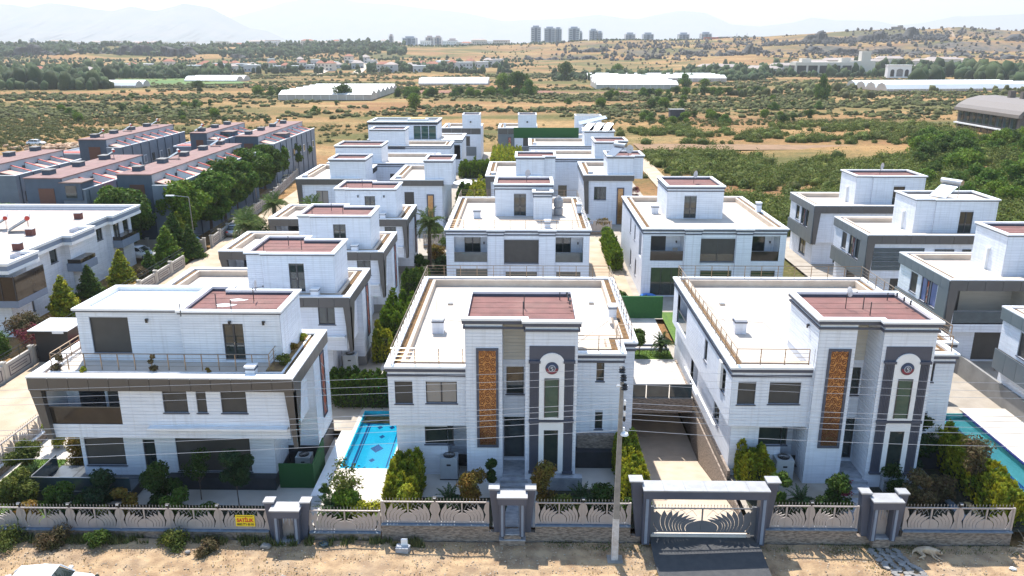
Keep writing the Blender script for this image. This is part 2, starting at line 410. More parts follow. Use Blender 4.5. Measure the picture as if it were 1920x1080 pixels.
def scroll_panel(root, fc, pl, u0, u1, z0, z1, fr=.14, back=None, nx=3):
    f = MB(); f.fbox(fc, pl, u0, u0 + fr, .02, .1, z0, z1).fbox(fc, pl, u1 - fr, u1, .02, .1, z0, z1)
    f.fbox(fc, pl, u0 + fr, u1 - fr, .02, .1, z0, z0 + fr).fbox(fc, pl, u0 + fr, u1 - fr, .02, .1, z1 - fr, z1)
    o = f.build('scroll_panel', M_cornice, root)
    MB().fbox(fc, pl, u0 + fr, u1 - fr, .02, .05, z0 + fr, z1 - fr).build('copper_sheet', M_gold, o)
    if nx:
        s = (u1 - u0 - 2 * fr) / nx; ny = int((z1 - z0 - 2 * fr) / s / 1.28); s2 = (z1 - z0 - 2 * fr) / ny
        key = ('scroll', round(s, 3))
        if key not in CACHE:
            m = MB(); R0 = s * .54; N_ = 26; pr = None
            for i in range(N_ + 1):
                t = i / N_; a = t * 3.4 * pi; r = R0 * (1 - .8 * t); w = .016 * s / .3
                ca, sa = cos(a), sin(a); p = ((r + w) * ca, (r + w) * sa, (r - w) * ca, (r - w) * sa)
                if pr: m.quad((pr[2], -.07, pr[3]), (pr[0], -.07, pr[1]), (p[0], -.07, p[1]), (p[2], -.07, p[3]))
                pr = p
            CACHE[key] = m.mesh('scroll', M_scroll)
        for i in range(nx):
            for j in range(ny):
                c = link('scroll', CACHE[key], o, (u0 + fr + (i + .5) * s, pl, z0 + fr + (j + .5) * s2))
                c.scale = ((-1 if (i + j) % 2 else 1), 1, 1.18); c.location.z += (s2 * .25 if i % 2 else -s2 * .1) if 0 < j < ny - 1 else 0
def lattice_panel(root, fc, pl, u0, u1, z0, z1):
    f = MB(); fr = .08
    f.fbox(fc, pl, u0, u0 + fr, .02, .09, z0, z1).fbox(fc, pl, u1 - fr, u1, .02, .09, z0, z1).fbox(fc, pl, u0, u1, .02, .09, z0, z0 + fr).fbox(fc, pl, u0, u1, .02, .09, z1 - fr, z1)
    o = f.build('lattice_panel', M_cornice, root)
    MB().fbox(fc, pl, u0 + fr, u1 - fr, .02, .04, z0 + fr, z1 - fr).build('backing', M_lattice, o)
    k = 0; z = z0 + fr; st = (u1 - u0) * 1.1; m = MB(); w = .03
    while z + st < z1:
        a, b = (u0 + fr, u1 - fr) if k % 2 else (u1 - fr, u0 + fr)
        q = [pt(fc, pl, a, .06, z), pt(fc, pl, b, .06, z + st), pt(fc, pl, b, .06, z + st + .09), pt(fc, pl, a, .06, z + .09)]; m.quad(*q)
        q = [pt(fc, pl, b, .065, z), pt(fc, pl, a, .065, z + st * .6), pt(fc, pl, a, .065, z + st * .6 + .07), pt(fc, pl, b, .065, z + .07)]; m.quad(*q)
        z += st; k += 1
    m.build('lattice', M_lat2, o, kind='stuff')
# ---------------------------------------------------------------- cornice villas with a front tower (local origin: left front corner)
def stepped_cornice(root, P, zt, dl=None):
    for nm, o_, a, b, m in (('cornice_top', .17, zt - .12, zt - .0, M_cap), ('cornice', .12, zt - .32, zt - .12, M_cornice),
                            ('cornice_band', .07, zt - .62, zt - .5, M_cornice)):
        q = MB(); band(q, P, o_, a, b, 0, dl); q.build(nm, m, root)
def arch_panel(root, x0, x1, y, zb, zt):
    """blue-grey arched portal with fluted pilasters, roundel, tall window and door; front plane y"""
    w = x1 - x0; cw = .52; g = .05
    def strip(a, b, c, d, n0, n1, nm, m, par=root): return MB().fbox('S', y, a, b, n0, n1, c, d).build(nm, m, par)
    strip(x0, x1, zt - .95, zt, .02, .07, 'arch_panel', M_cornice)
    for xs in (x0 + .02, x1 - cw - .02):
        for (za, zb2) in ((zb, 4.05), (4.2, zt - .95)):
            o = strip(xs, xs + cw, za, zb2, .02, .1, 'pilaster', M_cornice)
            q = MB(); k = 5
            for i in range(k): q.fbox('S', y, xs + .06 + i * .085, xs + .1 + i * .085, .1, .13, za + .1, zb2 - .1)
            q.build('fluting', M_cornice, o)
        strip(xs - .06, xs + cw + .06, zt - .97, zt - .83, .02, .2, 'capital', M_cornice)
        strip(xs - .04, xs + cw + .04, 4.05, 4.2, .02, .18, 'capital', M_cornice)
        strip(xs - .04, xs + cw + .04, zb - .12, zb, .02, .18, 'pilaster_base', M_cornice)
    a, b = x0 + cw + .02, x1 - cw - .02; cx = (a + b) / 2; r = (b - a) / 2; zs = zt - .95
    pts = [(a, 4.22), (b, 4.22), (b, zs - .05)] + [(cx + r * cos(t), zs - .05 + .62 * sin(t)) for t in [pi * k / 14 for k in range(1, 14)]] + [(a, zs - .05)]
    MB().prismY(pts, y - .14, y - .025).build('arch_surround', M_cap, root)
    strip(a, b, 4.06, 4.18, .02, .16, 'ledge', M_cornice)
    q = MB(); q.fbox('S', y, a, cx - .4, .02, .1, zb - .1, 4.06).fbox('S', y, cx + .4, b, .02, .1, zb - .1, 4.06).fbox('S', y, cx - .4, cx + .4, .02, .1, 3.56, 4.06)
    q.build('door_surround', M_cap, root)
    ro = MB(); zc = 7.3
    def disc(rr, n, nm, m, par, half=0):
        t0, t1 = (0, 2 * pi) if not half else ((0, pi) if half > 0 else (pi, 2 * pi)); N = 24
        pts = [(cx + rr * cos(t0 + (t1 - t0) * k / N), zc + rr * sin(t0 + (t1 - t0) * k / N)) for k in range(N + (1 if half else 0))]
        return MB().prismY(pts, y - n, y - .142).build(nm, m, par)
    M_blue = mat('roundel_blue', (.03, .06, .13), .5); M_rd = mat('roundel_red', (.22, .03, .05), .5); M_gr = mat('roundel_grey', (.4, .42, .46), .4)
    o = disc(.36, .17, 'roundel', M_cornice, root)
    disc(.32, .19, 'upper_ring', M_blue, o, 1); disc(.32, .19, 'lower_ring', M_rd, o, -1); disc(.2, .21, 'disc', M_gr, o); disc(.155, .225, 'disc', M_cornice, o)
    e = MB()                                         # letter S emblem in the middle
    pr = None
    for k in range(17):
        t = k / 16; a_ = (-.35 + 1.35 * t) * pi if t < .5 else 0
        if t <= .5: an = (0.1 + 2.3 * t) * pi; px, pz = cx + .055 * cos(an) , zc + .05 + .05 * sin(an)
        else: an = (1.25 - 2.3 * (t - .5)) * pi + pi * .25; px, pz = cx + .055 * cos(an - pi), zc - .05 + .05 * sin(an - pi)
        if pr: e.tube((pr[0], y - .235, pr[1]), (px, y - .235, pz), .018, 5)
        pr = (px, pz)
    e.build('letter', M_white, o)
    # window and door sit in front of the surround, in shallow frames
    for nm, za, zb2, m in (('window', 4.35, 6.7, M_gglass), ('door', zb, 3.56, M_glass)):
        f = MB(); nn = .145 if nm == 'window' else .06
        f.fbox('S', y, cx - .4, cx - .35, .03, nn + .03, za, zb2).fbox('S', y, cx + .35, cx + .4, .03, nn + .03, za, zb2).fbox('S', y, cx - .35, cx + .35, .03, nn + .03, zb2 - .05, zb2)
        oo = f.build(nm, M_frame, root)
        MB().fbox('S', y, cx - .35, cx + .35, .02, nn, za, zb2 - .05).build('pane', m, oo)

def villa_front(name, label, ox, oy, side_w=False):
    r = thing(name, label, 'villa', (ox, oy, 0), group='white two-storey villas of the estate')
    G = [(0, 0), (4.4, 0), (4.4, -.4), (6.4, -.4), (6.4, 1.2), (7.7, 1.2), (7.7, -.8), (10.5, -.8), (10.5, 2.2), (13.4, 2.2), (13.4, 4.1), (14.3, 4.1), (14.3, 18), (0, 18)]
    GL = [(.3, .45), (3.2, .45), (3.2, 1.9), (4.4, 1.9), (4.4, -.4), (6.4, -.4), (6.4, 1.2), (7.7, 1.2), (7.7, -.8), (10.5, -.8), (10.5, 2.2), (13.4, 2.2), (13.4, 4.1), (14.3, 4.1), (14.3, 18), (.3, 18)]
    T = [(4.4, -.4), (6.4, -.4), (6.4, 1.2), (7.7, 1.2), (7.7, -.8), (10.5, -.8), (10.5, 4.5), (4.4, 4.5)]
    TT = [(4.35, -.45), (7.65, -.45), (7.65, -.85), (10.55, -.85), (10.55, 4.55), (4.35, 4.55)]
    wl = [('S', .45, 1.9, 3.55, 1.95, 3.05, 'dark'), ('S', 1.2, 6.45, 7.65, .75, 3.5, 'ddoor'), ('S', 2.2, 11.85, 12.3, 2.1, 3.2, 'dark')]
    wu = [('S', 0, .35, 1.35, 4.7, 6.05, 'shut'), ('S', 0, 2.1, 3.85, 4.75, 6.05, 'shutb' if not side_w else 'shut'),
          ('S', 1.2, 6.6, 7.6, 4.8, 6.85, 'sash' if 0 else 'dark'), ('S', 2.2, 11.85, 12.3, 5.2, 6.3 + .2, 'dark')]
    if side_w:
        wl += [('W', .3, 9.5, 11.8, .9, 2.9, 'recess'), ('W', .3, 3.2, 4.6, 1.7, 3.3, 'dark')]
        wu += [('W', 0, 1.3, 2.4, 4.7, 6.1, 'dark'), ('W', 0, 6.1, 6.9, 4.7, 6.1, 'dark'), ('W', 0, 12.8, 16.4, 3.9, 6.2, 'recess')]
    core, bd = MB(), MB()
    walls(core, bd, GL, -.3 if not side_w else -2.5, 3.35, wl, .19)
    walls(core, bd, G, 3.35, 6.5, wu, .19); walls(core, bd, G, 6.5, 6.95, (), .2)
    core.quad((0, 0, 3.35), (0, 18, 3.35), (4.4, 18, 3.35), (4.4, 0, 3.35))
    walls(core, bd, T, 6.95, 9.7, (), .19); walls(core, bd, TT, 9.7, 9.9, ())
    fquad(core, 'W', 4.4, 0, 4.5, 0, 6.3, 6.95); fquad(core, 'N', 4.5, 4.4, 10.5, 0, 6.3, 6.95); fquad(core, 'E', 10.5, 2.2, 4.5, 0, 6.3, 6.95)
    core.quad((6.4, -.45, 9.7), (6.4, 1.2, 9.7), (7.7, 1.2, 9.7), (7.7, -.45, 9.7))
    core.build('wall', M_joint, r); bd.build('cladding', M_clad, r, kind='stuff')
    for w in wl + wu: window(r, w)
    # niche back clad in warm boards
    nb = MB(); z = 6.95
    for k in range(13): nb.fbox('S', 1.2, 6.41, 7.69, .025, .05, 6.97 + k * .209, 7.16 + k * .209)
    nb.build('niche_cladding', M_clad2, r, kind='stuff')
    if side_w:
        for (pl, a, b, z0, z1) in ((0, 12.8, 16.4, 3.9, 6.2),):
            q = MB(); q.box(.02, a, z0, 2.2, b, z0 + .02); q.box(2.2, a, z0, 2.25, b, z1); q.box(0.02, a - .02, z0, 2.2, a, z1); q.box(.02, b, z0, 2.2, b + .02, z1); q.box(.02, a, z1, 2.2, b, z1 + .02)
            q.build('balcony_recess', M_clad, r)
            o = MB().box(.05, a, z0 + .02, .08, b, z0 + 1).build('balustrade', M_bglass, r); MB().tube((.065, a, z0 + 1.02), (.065, b, z0 + 1.02), .03).build('handrail', M_metal, o)
            window(r, ('W', 2.2 - .1, a + .8, b - .8, z0 + .1, z1 - .2, 'dark'))
        q = MB(); q.box(.32, 9.5, .9, 2.4, 11.8, .92); q.box(2.4, 9.5, .9, 2.45, 11.8, 2.9); q.box(.32, 9.48, .9, 2.4, 9.5, 2.9); q.box(.32, 11.8, .9, 2.4, 11.82, 2.9); q.box(.32, 9.5, 2.9, 2.4, 11.8, 2.92)
        q.build('porch_recess', M_clad, r)
        q = MB().box(-.16, 2.7, 2.0, -.02, 12, 2.06).box(-.16, 2.0, 4.8, -.01, 2.6, 6.4); q.build('ledge', M_cap, r)
        q = MB(); q.box(.14, -.1, -2.55, .297, 17, .55); q.build('stone_base', M_stone, r)
    # front base strip, steps, porch
    MB().box(6.4, -.6, -.3, 7.7, 1.2, .55).build('porch_floor', M_marble, r)
    for k in range(4): MB().box(6.3, -1.0 - .34 * k, -.3, 7.85, -.6 - .34 * k + (.0 if k else .0), .42 - .17 * k + .02).build('step', M_marble, r)
    scroll_panel(r, 'S', -.4, 4.98, 6.2, 2.25, 8.25)
    arch_panel(r, 7.9, 10.35, -.8, 1.0, 8.55)
    MB().box(8.6, -1.3, -.3, 10.9, -.8, .8).build('door_landing', M_marble, r)
    o = MB().box(10.7, 1.3, -.1, 13.1, 2.0, 1.0).build('barbecue_counter', M_plinth, r); MB().box(10.8, 1.75, 1.02, 13.0, 2.1, 1.9).build('splashback', M_stone, o)
    MB().box(10.65, 1.25, 1.0, 13.15, 1.74, 1.06).build('worktop', M_plinth, o)
    # roof
    RP = [(0, 0), (4.4, 0), (4.4, 4.5), (10.5, 4.5), (10.5, 2.2), (13.4, 2.2), (13.4, 4.1), (14.3, 4.1), (14.3, 18), (0, 18)]
    dl = [1, 0, 0, 0, 1, 1, 1, 1, 1, 1]
    stepped_cornice(r, RP, 7.0, dl)
    roof(r, RP, 7.02, 6.5, .26, planter=.38, dl=dl)
    stepped_cornice(r, TT, 10.0); roof(r, TT, 10.02, 9.72, .18, deck=M_red, inner=M_cornice)
    for x, y, h in ((7.6, 2.0, .9), (7.55, .9, .8), (9.7, 3.7, .5)): rod(r, x, y, 9.7, h)
    for x, y in ((10.15, 2.6), (10.2, 1.9), (10.1, 3.4)): MB().lathe(x, y, [(.05, 10.02), (.05, 10.2), (.09, 10.22), (.02, 10.3)], 8).build('roof_vent', M_frame, r)
    cb = MB()
    for a_, b_ in (((.9, 9.5), (4.2, 8.8)), ((4.2, 8.8), (4.5, 4.6)), ((10.9, 5.0), (13.2, 9.2)), ((1.2, 14.5), (1.9, 7.3))): cb.tube((a_[0], a_[1], 6.53), (b_[0], b_[1], 6.515), .011, 4)
    cb.build('roof_cable', M_conc, r)
    for x, y in ((2.2, 12.5), (12.2, 12.8)): MB().box(x, y, 6.5, x + .35, y + .35, 6.62).build('drain_cover', M_metal, r)
    k = MB(); k.tube((4.42, -.1, 7.0), (4.42, -.1, 8.1), .05, 6).build('flue', M_frame, r)
    chimney(r, 1.75, 6.6, 6.5, 1.15, .72, .7); chimney(r, 13.15, 8.5, 7.0, .9, .5, .6)
    railing(r, [(4.2, .18), (.18, .18), (.18, 17.8), (14.1, 17.8), (14.1, 4.3), (13.2, 4.3), (13.2, 2.4), (10.7, 2.4)], 7.02, .95)
    wall_lamp(r, 'W', 4.4, 1.2, 9.0)
    return r

def villa_rear(name, label, ox, oy, rail, box2, glass):
    r = thing(name, label, 'villa', (ox, oy, 0), group='white two-storey villas of the estate')
    P = [(0, 0), (4.1, 0), (4.1, -.25), (5.6, -.25), (5.6, 0), (9.1, 0), (9.1, -.25), (10.6, -.25), (10.6, 0), (14, 0), (14, 17.5), (0, 17.5)]
    dk = 'dark'
    wu = [('S', 0, .75, 4.0, 3.7, 6.2, 'recess'), ('S', 0, 5.65, 9.05, 3.6, 5.95, 'half' if not rail else 'shut'), ('S', 0, 10.7, 13.4, 3.7, 6.2, 'recess'),
          ('W', 0, 1, 2.6, 3.7, 6.1, 'recess'), ('W', 0, 5.5, 6.3, 4.4, 6, dk), ('W', 0, 9, 9.8, 4.4, 6, dk)]
    wl = [('S', 0, .9, 4.0, .1, 3.0, 'grid'), ('S', 0, 5.8, 8.9, 1.2, 2.7, 'dark'), ('S', 0, 10.8, 13.2, 1.2, 2.7, 'dark'), ('W', 0, 4, 5, .9, 2.6, dk), ('W', 0, 8, 9, .9, 2.6, dk)]
    core, bd = MB(), MB(); walls(core, bd, P, -.3, 3.2, wl, .22, 'SW'); walls(core, bd, P, 3.2, 6.95, wu, .22, 'SWE')
    for a, b in ((.75, 4.0), (10.7, 13.4)):
        q = MB(); q.box(a, .02, 3.68, b, 1.9, 3.7); q.box(a, 1.9, 3.7, b, 1.94, 6.2); q.box(a - .02, .02, 3.7, a, 1.9, 6.2); q.box(b, .02, 3.7, b + .02, 1.9, 6.2); q.box(a, .02, 6.2, b, 1.9, 6.22)
        q.build('balcony_recess', M_clad, r)
        o = MB().box(a, .05, 3.7, b, .08, 4.65).build('balustrade', glass, r); MB().tube((a, .065, 4.68), (b, .065, 4.68), .025).build('handrail', M_metal, o)
        x0 = a + .9 if a < 5 or not rail else a
        window(r, ('S', 1.9 - .1, x0 if rail else a + .2, (x0 + 1.6) if rail else a + 1.8, 3.75, 6.0, 'sash' if rail else ('shut' if a < 5 else 'dark')))
        wall_lamp(r, 'S', 1.9, b - .4, 5.2)
    T = [(4.5, 8.8), (10.6, 8.8), (10.6, 13.6), (4.5, 13.6)] if box2 else [(3.4, 7.0), (9.3, 7.0), (9.3, 13.4), (3.4, 13.4)]
    tz = 9.9; cx = 7.15 if box2 else 5.85
    wt = [('S', T[0][1], cx - .65, cx + .65, 6.55, 8.9, 'door')]
    walls(core, bd, T, 6.4, tz, wt, .22, 'SWE')
    if box2:
        B = [(8.6, 7.0), (10.5, 7.0), (10.5, 8.78), (8.6, 8.78)]; walls(core, bd, B, 6.4, 9.0, (), .22)
        stepped_cornice(r, B, 9.5); q = MB(); side(q, B, 9.0, 9.5); q.build('wall_upper', M_clad, r); roof(r, B, 9.52, 9.3, .2, deck=M_red, inner=M_cornice)
        t = MB(); t.lathe(11.3, 9.2, [(.45, 6.5), (.5, 6.7), (.5, 7.3), (.35, 7.4), (.5, 7.5), (.5, 8.2), (.3, 8.5), (.1, 8.7)], 12); t.build('water_tank', mat('tank_grey', (.3, .3, .31), .4), r)
    core.build('wall', M_joint, r); bd.build('cladding', M_clad, r, kind='stuff')
    for w in wu + wl + wt: window(r, w)
    stepped_cornice(r, P, 7.0); roof(r, [(0, 0), (14, 0), (14, 17.5), (0, 17.5)], 7.02, 6.5, .28, planter=.4)
    for a_ in (4.1, 9.1): MB().box(a_ - .15, -.45, 6.9, a_ + 1.65, -.05, 7.03).build('coping', M_cap, r)
    stepped_cornice(r, T, tz + .1); roof(r, T, tz + .12, tz - .2, .18, deck=M_red, inner=M_cornice)
    chimney(r, 2.2, 7.5 if box2 else 9.4, 6.5, 1.1, .75, .6); chimney(r, 13.2, 8, 7, 1.2, .5, .6)
    if box2: chimney(r, 9.6, .6, 6.5, 1.5, .6, .5)
    if rail: railing(r, [(.2, .15), (.2, 17.3), (13.8, 17.3), (13.8, .15), (.2, .15)], 7.02, .85, sp=1.5)
    return r

# ---------------------------------------------------------------- dark-band villas (local origin: left front roof corner)
def leg(root, x0t, x1t, x0b, x1b, z0, z1, y0, y1):
    MB().prismY([(x0b, z0), (x1b, z0), (x1t, z1), (x0t, z1)], y0, y1).build('corner_fin', M_comp, root)
def villa_band(name, label, ox, oy, big=False, oz=0, dead=False, variant=0):
    r = thing(name, label, 'villa', (ox, oy, oz), group='white two-storey villas of the estate')
    g = -oz; D = 7.7; Wd = 14.4
    P = [(0, 0), (Wd, 0), (Wd, D), (0, D)]
    U = [(.6, .3), (13.95, .3), (13.95, 4.2), (Wd - .02, 4.2), (Wd - .02, D - .02), (.6, D - .02)]
    L = [(1.3, 1.7), (12.5, 1.7), (12.5, 4.2), (Wd - .02, 4.2), (Wd - .02, D - .02), (1.3, D - .02)]
    zl = (3.2 if big else 2.75) + g
    wu = [('S', .3, .6, 4.7, 4.0 + g, 6.15 + g, 'recess'), ('S', .3, 7.1, 8.45, 4.75 + g, 6.08 + g, 'shut'), ('S', .3, 8.95, 9.5, 4.75 + g, 6.08 + g, 'shut'), ('S', .3, 10.3, 11.7, 4.75 + g, 6.08 + g, 'shut')]
    if not big: wu = [('S', .3, 12.0, 13.2, 4.75 + g, 6.05 + g, 'sash')] + wu[:3]
    wl = [('S', 1.7, 1.5, 3.8, .7 + g, 3.0 + g, 'shut'), ('S', 1.7, 4.9, 5.6, .35 + g, 2.35 + g, 'dark'), ('S', 1.7, 6.8, 11.1, .35 + g, 2.45 + g, 'shut')] if big else [('S', 1.7, 1.5, 3.8, .35 + g, 2.6 + g, 'shut'), ('S', 1.7, 4.9, 5.6, .1 + g, 2.2 + g, 'dark')]
    core, bd = MB(), MB(); walls(core, bd, L, 0, zl, wl, .2); walls(core, bd, U, zl, 6.25 + g, wu, .2)
    core.poly([(.6, .3, zl), (.6, D, zl), (13.95, D, zl), (13.95, .3, zl)])
    tz = 9.75 + g; dz = 6.5 + g
    if big: T = [(1.6, 2.8), (7.6, 2.8), (7.6, 2.5), (13.2, 2.5), (13.2, 6.5), (9.0, 6.5), (9, 7.2), (1.8, 7.2)]
    else: T = [(6.9, 1.1), (8.1, 1.1), (8.1, .9), (13.2, .9), (13.2, 5.2), (10.2, 5.2), (10.2, 6.2), (6.9, 6.2)]
    fy = 2.5 if big else .9
    wt = [('S', fy, 9.95, 11.05, dz + .55, dz + 2.65, 'door')]
    if big: wt.append(('S', 2.8, 2.3, 4.5, dz + .75, dz + 2.9, 'shut')); wt[0] = ('S', fy, 9.95, 11.1, dz + .5, dz + 2.65, 'door')
    walls(core, bd, T, dz, tz, wt, .15)
    core.build('wall', M_joint, r); bd.build('cladding', M_clad, r, kind='stuff')
    for w in wu + wl + wt: window(r, w)
    # recessed balcony
    a, b, z0, z1 = .6, 4.7, 4.0 + g, 6.15 + g
    q = MB(); q.box(a, .32, z0 - .02, b, 2.3, z0); q.box(a + 2.2, 2.3, z0, b, 2.34, z1); q.box(b, .32, z0, b + .02, 2.3, z1); q.box(a, .32, z1, b, 2.3, z1 + .02); q.box(a, 2.3, z0, a + .7, 2.34, z1)
    q.build('balcony_recess', M_clad, r)
    o = MB().box(a, .33, z0 - .05, b, .36, z0 + 1.0).build('balustrade', M_brglass, r); MB().tube((a, .34, z0 + 1.02), (b, .34, z0 + 1.02), .03).build('handrail', M_bronze, o)
    o = MB().box(a + 2.4, 2.24, z0, b - .1, 2.3, z1 - .1).build('shutter', M_shut, r)
    MB().box(6.2, -.12, 3.84 + g, 13.9, .28, 3.96 + g).build('ledge', M_cap, r)
    # band of composite panels
    bk = MB(); band(bk, P, 0, 6.15 + g, 6.9 + g, .25); bk.build('band_backing', M_gap, r)
    for fc, pl, ua, ub in edges(P):
        if fc != 'N': panels(r, fc, pl, ua, ub, 6.15 + g, 6.9 + g, M_comp, 1.15)
    leg(r, 0, .62, .55, .85, 3.2 + g, 6.15 + g, .0, .35); leg(r, 13.9, 14.4, 14.2, 14.4, 2.75 + g, 6.15 + g, .0, .5)
    MB().prismX([(0, 6.15 + g), (1.6, 6.15 + g), (.5, 2.75 + g), (0.1, 2.75 + g)], 14.32, 14.4).build('corner_fin', M_comp, r)
    lattice_panel(r, 'E', Wd - .02, 5.6, 6.5, 1.9 + g, 6.1 + g)
    MB().box(12.4, 4.15, 0, Wd + .06, D + .02, .75 + g).build('plinth', M_plinth if big else M_greyw, r)
    if big: MB().box(6.3, 1.1, -.1, 12.6, 4.1, .25 + g).build('plinth', M_plinth, r)
    # roof
    roof(r, P, 6.97 + g, dz + (.35 if big else 0),   .5 if big else .4, planter=.22 if big else .42, soil=M_soil if big else (M_soil if variant == 2 else M_dry), deck=M_deck, curb=.12 if big else .2, inner=M_cap if big else M_beige)
    if big:
        MB().box(12.6, 1.2, 6.55 + g, 13.7, 7.0, 6.9 + g).build('planter_bed', M_soil, r)
        railing(r, [(.9, 6.9), (.75, 1.15), (13.1 - .25, 1.15), (12.75, 6.6)], 6.9 + g, .95, sp=.95)
    stepped = MB(); band(stepped, T, .1, tz - .02, tz + .08, 0); stepped.build('cornice', M_cornice, r)
    q = MB(); band(q, T, .16, tz + .08, tz + .2, 0); q.build('cornice_top', M_cap, r)
    if big:
        A = [(1.6, 2.8), (7.6, 2.8), (7.6, 7.2), (1.8, 7.2)]; B = [(7.62, 2.5), (13.2, 2.5), (13.2, 6.5), (9, 6.5), (9, 7.2), (7.62, 7.2)]
        roof(r, A, tz + .21, tz - .05, .25, deck=mat('white_metal_roof', (.8, .8, .8), .4, lines=(0, .6)), inner=M_cap)
        roof(r, B, tz + .215, tz - .05, .17, deck=M_red, inner=M_cornice)
        for k in range(7): MB().box(2.2 + k * .8, 3.1, tz - .05, 2.23 + k * .8, 6.9, tz - .02).build('roof_seam', M_cap, r)
        pm = mat('paint_patch', (.75, .73, .72), .6)
        for cx, cy, sx, sy in ((10.0, 5.2, .5, .22), (9.6, 4.2, .55, .3)):
            MB().prism([(cx + sx * (1 + .3 * sin(5 * t)) * cos(t), cy + sy * (1 + .25 * cos(3 * t)) * sin(t)) for t in [2 * pi * k / 14 for k in range(14)]], tz - .05, tz - .042).build('paint_patch', pm, r)
        for x in (5.6,): wall_lamp(r, 'S', 2.8, x, tz - .5)
        for x in (10.4, 12.3): wall_lamp(r, 'S', 2.5, x, tz - .5)
        chimney(r, 11.7, .55, 6.6 + g, .9, .5, .5); chimney(r, 13.3, 6.9, 6.9 + g, .1)
    else:
        roof(r, T, tz + .21, tz - .1, .17, deck=M_red, inner=M_cornice)
        chimney(r, 11.6, .12, 6.9 + g, .65, .55, .5)
        if variant == 4:
            for x in (9.3, 12): wall_lamp(r, 'S', .9, x, tz - .6)
    for x, y in ((9.2, 3.8), (10.5, 2.6), (7.9, 2.0)): rod(r, x, y, tz, .75)
    return r

def villa_right(name, label, ox, oy, variant):
    r = thing(name, label, 'villa', (ox, oy, 0), group='white two-storey villas of the estate')
    D = 8.6; Wd = 13.5; P = [(0, 0), (Wd, 0), (Wd, D), (0, D)]
    U = [(.15, .3), (Wd - .2, .3), (Wd - .2, D - .1), (.15, D - .1)]
    L = [(.5, .8), (Wd - .2, .8), (Wd - .2, D - .1), (.5, D - .1)]
    wu = [('W', .15, 5.2, 6.4, 4.2, 5.85, 'shut' if variant != 3 else 'dark'), ('W', .15, 1.9, 3.0, 4.0, 5.95, 'violet' if variant == 5 else 'dark'), ('W', .15, 3.5, 4.5, 4.0, 5.95, 'violet' if variant == 5 else 'dark')]
    wl = [('W', .5, 3.0, 5.2, .4, 2.3, 'shut' if variant != 3 else 'grid'), ('S', .8, 3.0, 7.5, .1, 2.4, 'shut')]
    if variant in (5, 6): wu += [('S', .3, .8, 6.5, 3.35, 6.0, 'recess')]
    core, bd = MB(), MB(); walls(core, bd, L, -.3, 2.6, wl, .22, 'SW'); walls(core, bd, U, 2.6, 6.15, wu, .22, 'SW')
    core.poly([(.15, .3, 2.6), (.15, D, 2.6), (Wd, D, 2.6), (Wd, .3, 2.6)])
    T = [(5.4, 4.2), (7.0, 4.2), (7.0, 2.4), (13.1, 2.4), (13.1, 7.2), (5.4, 7.2)]
    T = [(5.4, 2.6), (7.2, 2.6), (7.2, 2.4), (13.1, 2.4), (13.1, 7.2), (5.4, 7.2)]; tz = 9.75
    wt = [('S', 2.4, 9.6, 10.9, 6.55, 8.7, 'door')]
    walls(core, bd, T, 6.4, tz, wt, .22, 'SW')
    core.build('wall', M_joint, r); bd.build('cladding', M_clad, r, kind='stuff')
    for w in wu + wl + wt: window(r, w)
    lattice_panel(r, 'W', .15, 3.03, 3.47, 4.0, 5.95)
    if variant in (5, 6):
        q = MB(); q.box(.8, .32, 3.3, 6.5, 2.6, 3.35); q.box(.8, 2.6, 3.35, 6.5, 2.64, 6.05); q.box(6.5, .32, 3.35, 6.52, 2.6, 6.0); q.box(.8, .32, 6.0, 6.5, 2.6, 6.04); q.build('balcony_recess', M_clad2, r)
        MB().box(.9, 2.5, 3.4, 2.3, 2.58, 5.9).build('shutter', M_shut, r)
        o = MB().box(.6, .3, 3.0, 6.5, .33, 4.3).build('balustrade', M_bglass, r); MB().tube((.6, .315, 4.33), (6.5, .315, 4.33), .03).build('handrail', M_metal, o)
    elif variant == 4:
        for k in range(5): MB().box(.8, .2, 3.4 + k * .45, 5.6, .26, 3.8 + k * .45).build('glass_louvre', M_bglass, r)
        window(r, ('S', .3 - .2, 6.6, 8.4, 5.0, 5.5, 'dark')); window(r, ('S', .1, 9.2, 10.0, 5.0, 5.5, 'dark'))
    bk = MB(); band(bk, P, 0, 6.05, 6.9, .25); bk.build('band_backing', M_gap, r)
    panels(r, 'S', 0, 0, Wd, 6.05, 6.9, M_comp, 1.3); panels(r, 'W', 0, 0, D, 6.05, 6.9, M_compb, 1.3)
    bk = MB().box(.02, .4, 2.45, .13, D, 3.9); bk.build('band_backing', M_gap, r); panels(r, 'W', .02, .6, D, 2.45, 3.9, M_compb, 1.3)
    MB().prismX([(0, 6.05), (.2, 2.45), (1.3, 2.45), (1.6, 3.9), (1.5, 6.05)], -.04, .14).build('corner_fin', M_compb, r)
    MB().prismY([(0, 6.05), (.16, 2.45), (.5, 2.45), (.75, 6.05)], -.02, .3).build('corner_fin', M_comp, r)
    roof(r, P, 6.97, 6.5, .3, planter=.3, soil=M_soil)
    q = MB(); band(q, T, .1, tz - .02, tz + .08, 0); q.build('cornice', M_cornice, r)
    q = MB(); band(q, T, .16, tz + .08, tz + .2, 0); q.build('cornice_top', M_cap, r)
    roof(r, T, tz + .21, tz - .1, .17, deck=M_red if variant != 4 else M_deck, inner=M_cornice)
    MB().box(5.3, 4.6, 8.25, 5.38, 5.2, 8.4).build('wall_lamp', M_white, r); MB().box(5.18, 4.75, 6.5, 5.4, 5.05, 8.3).build('flue', M_cap, r)
    return r

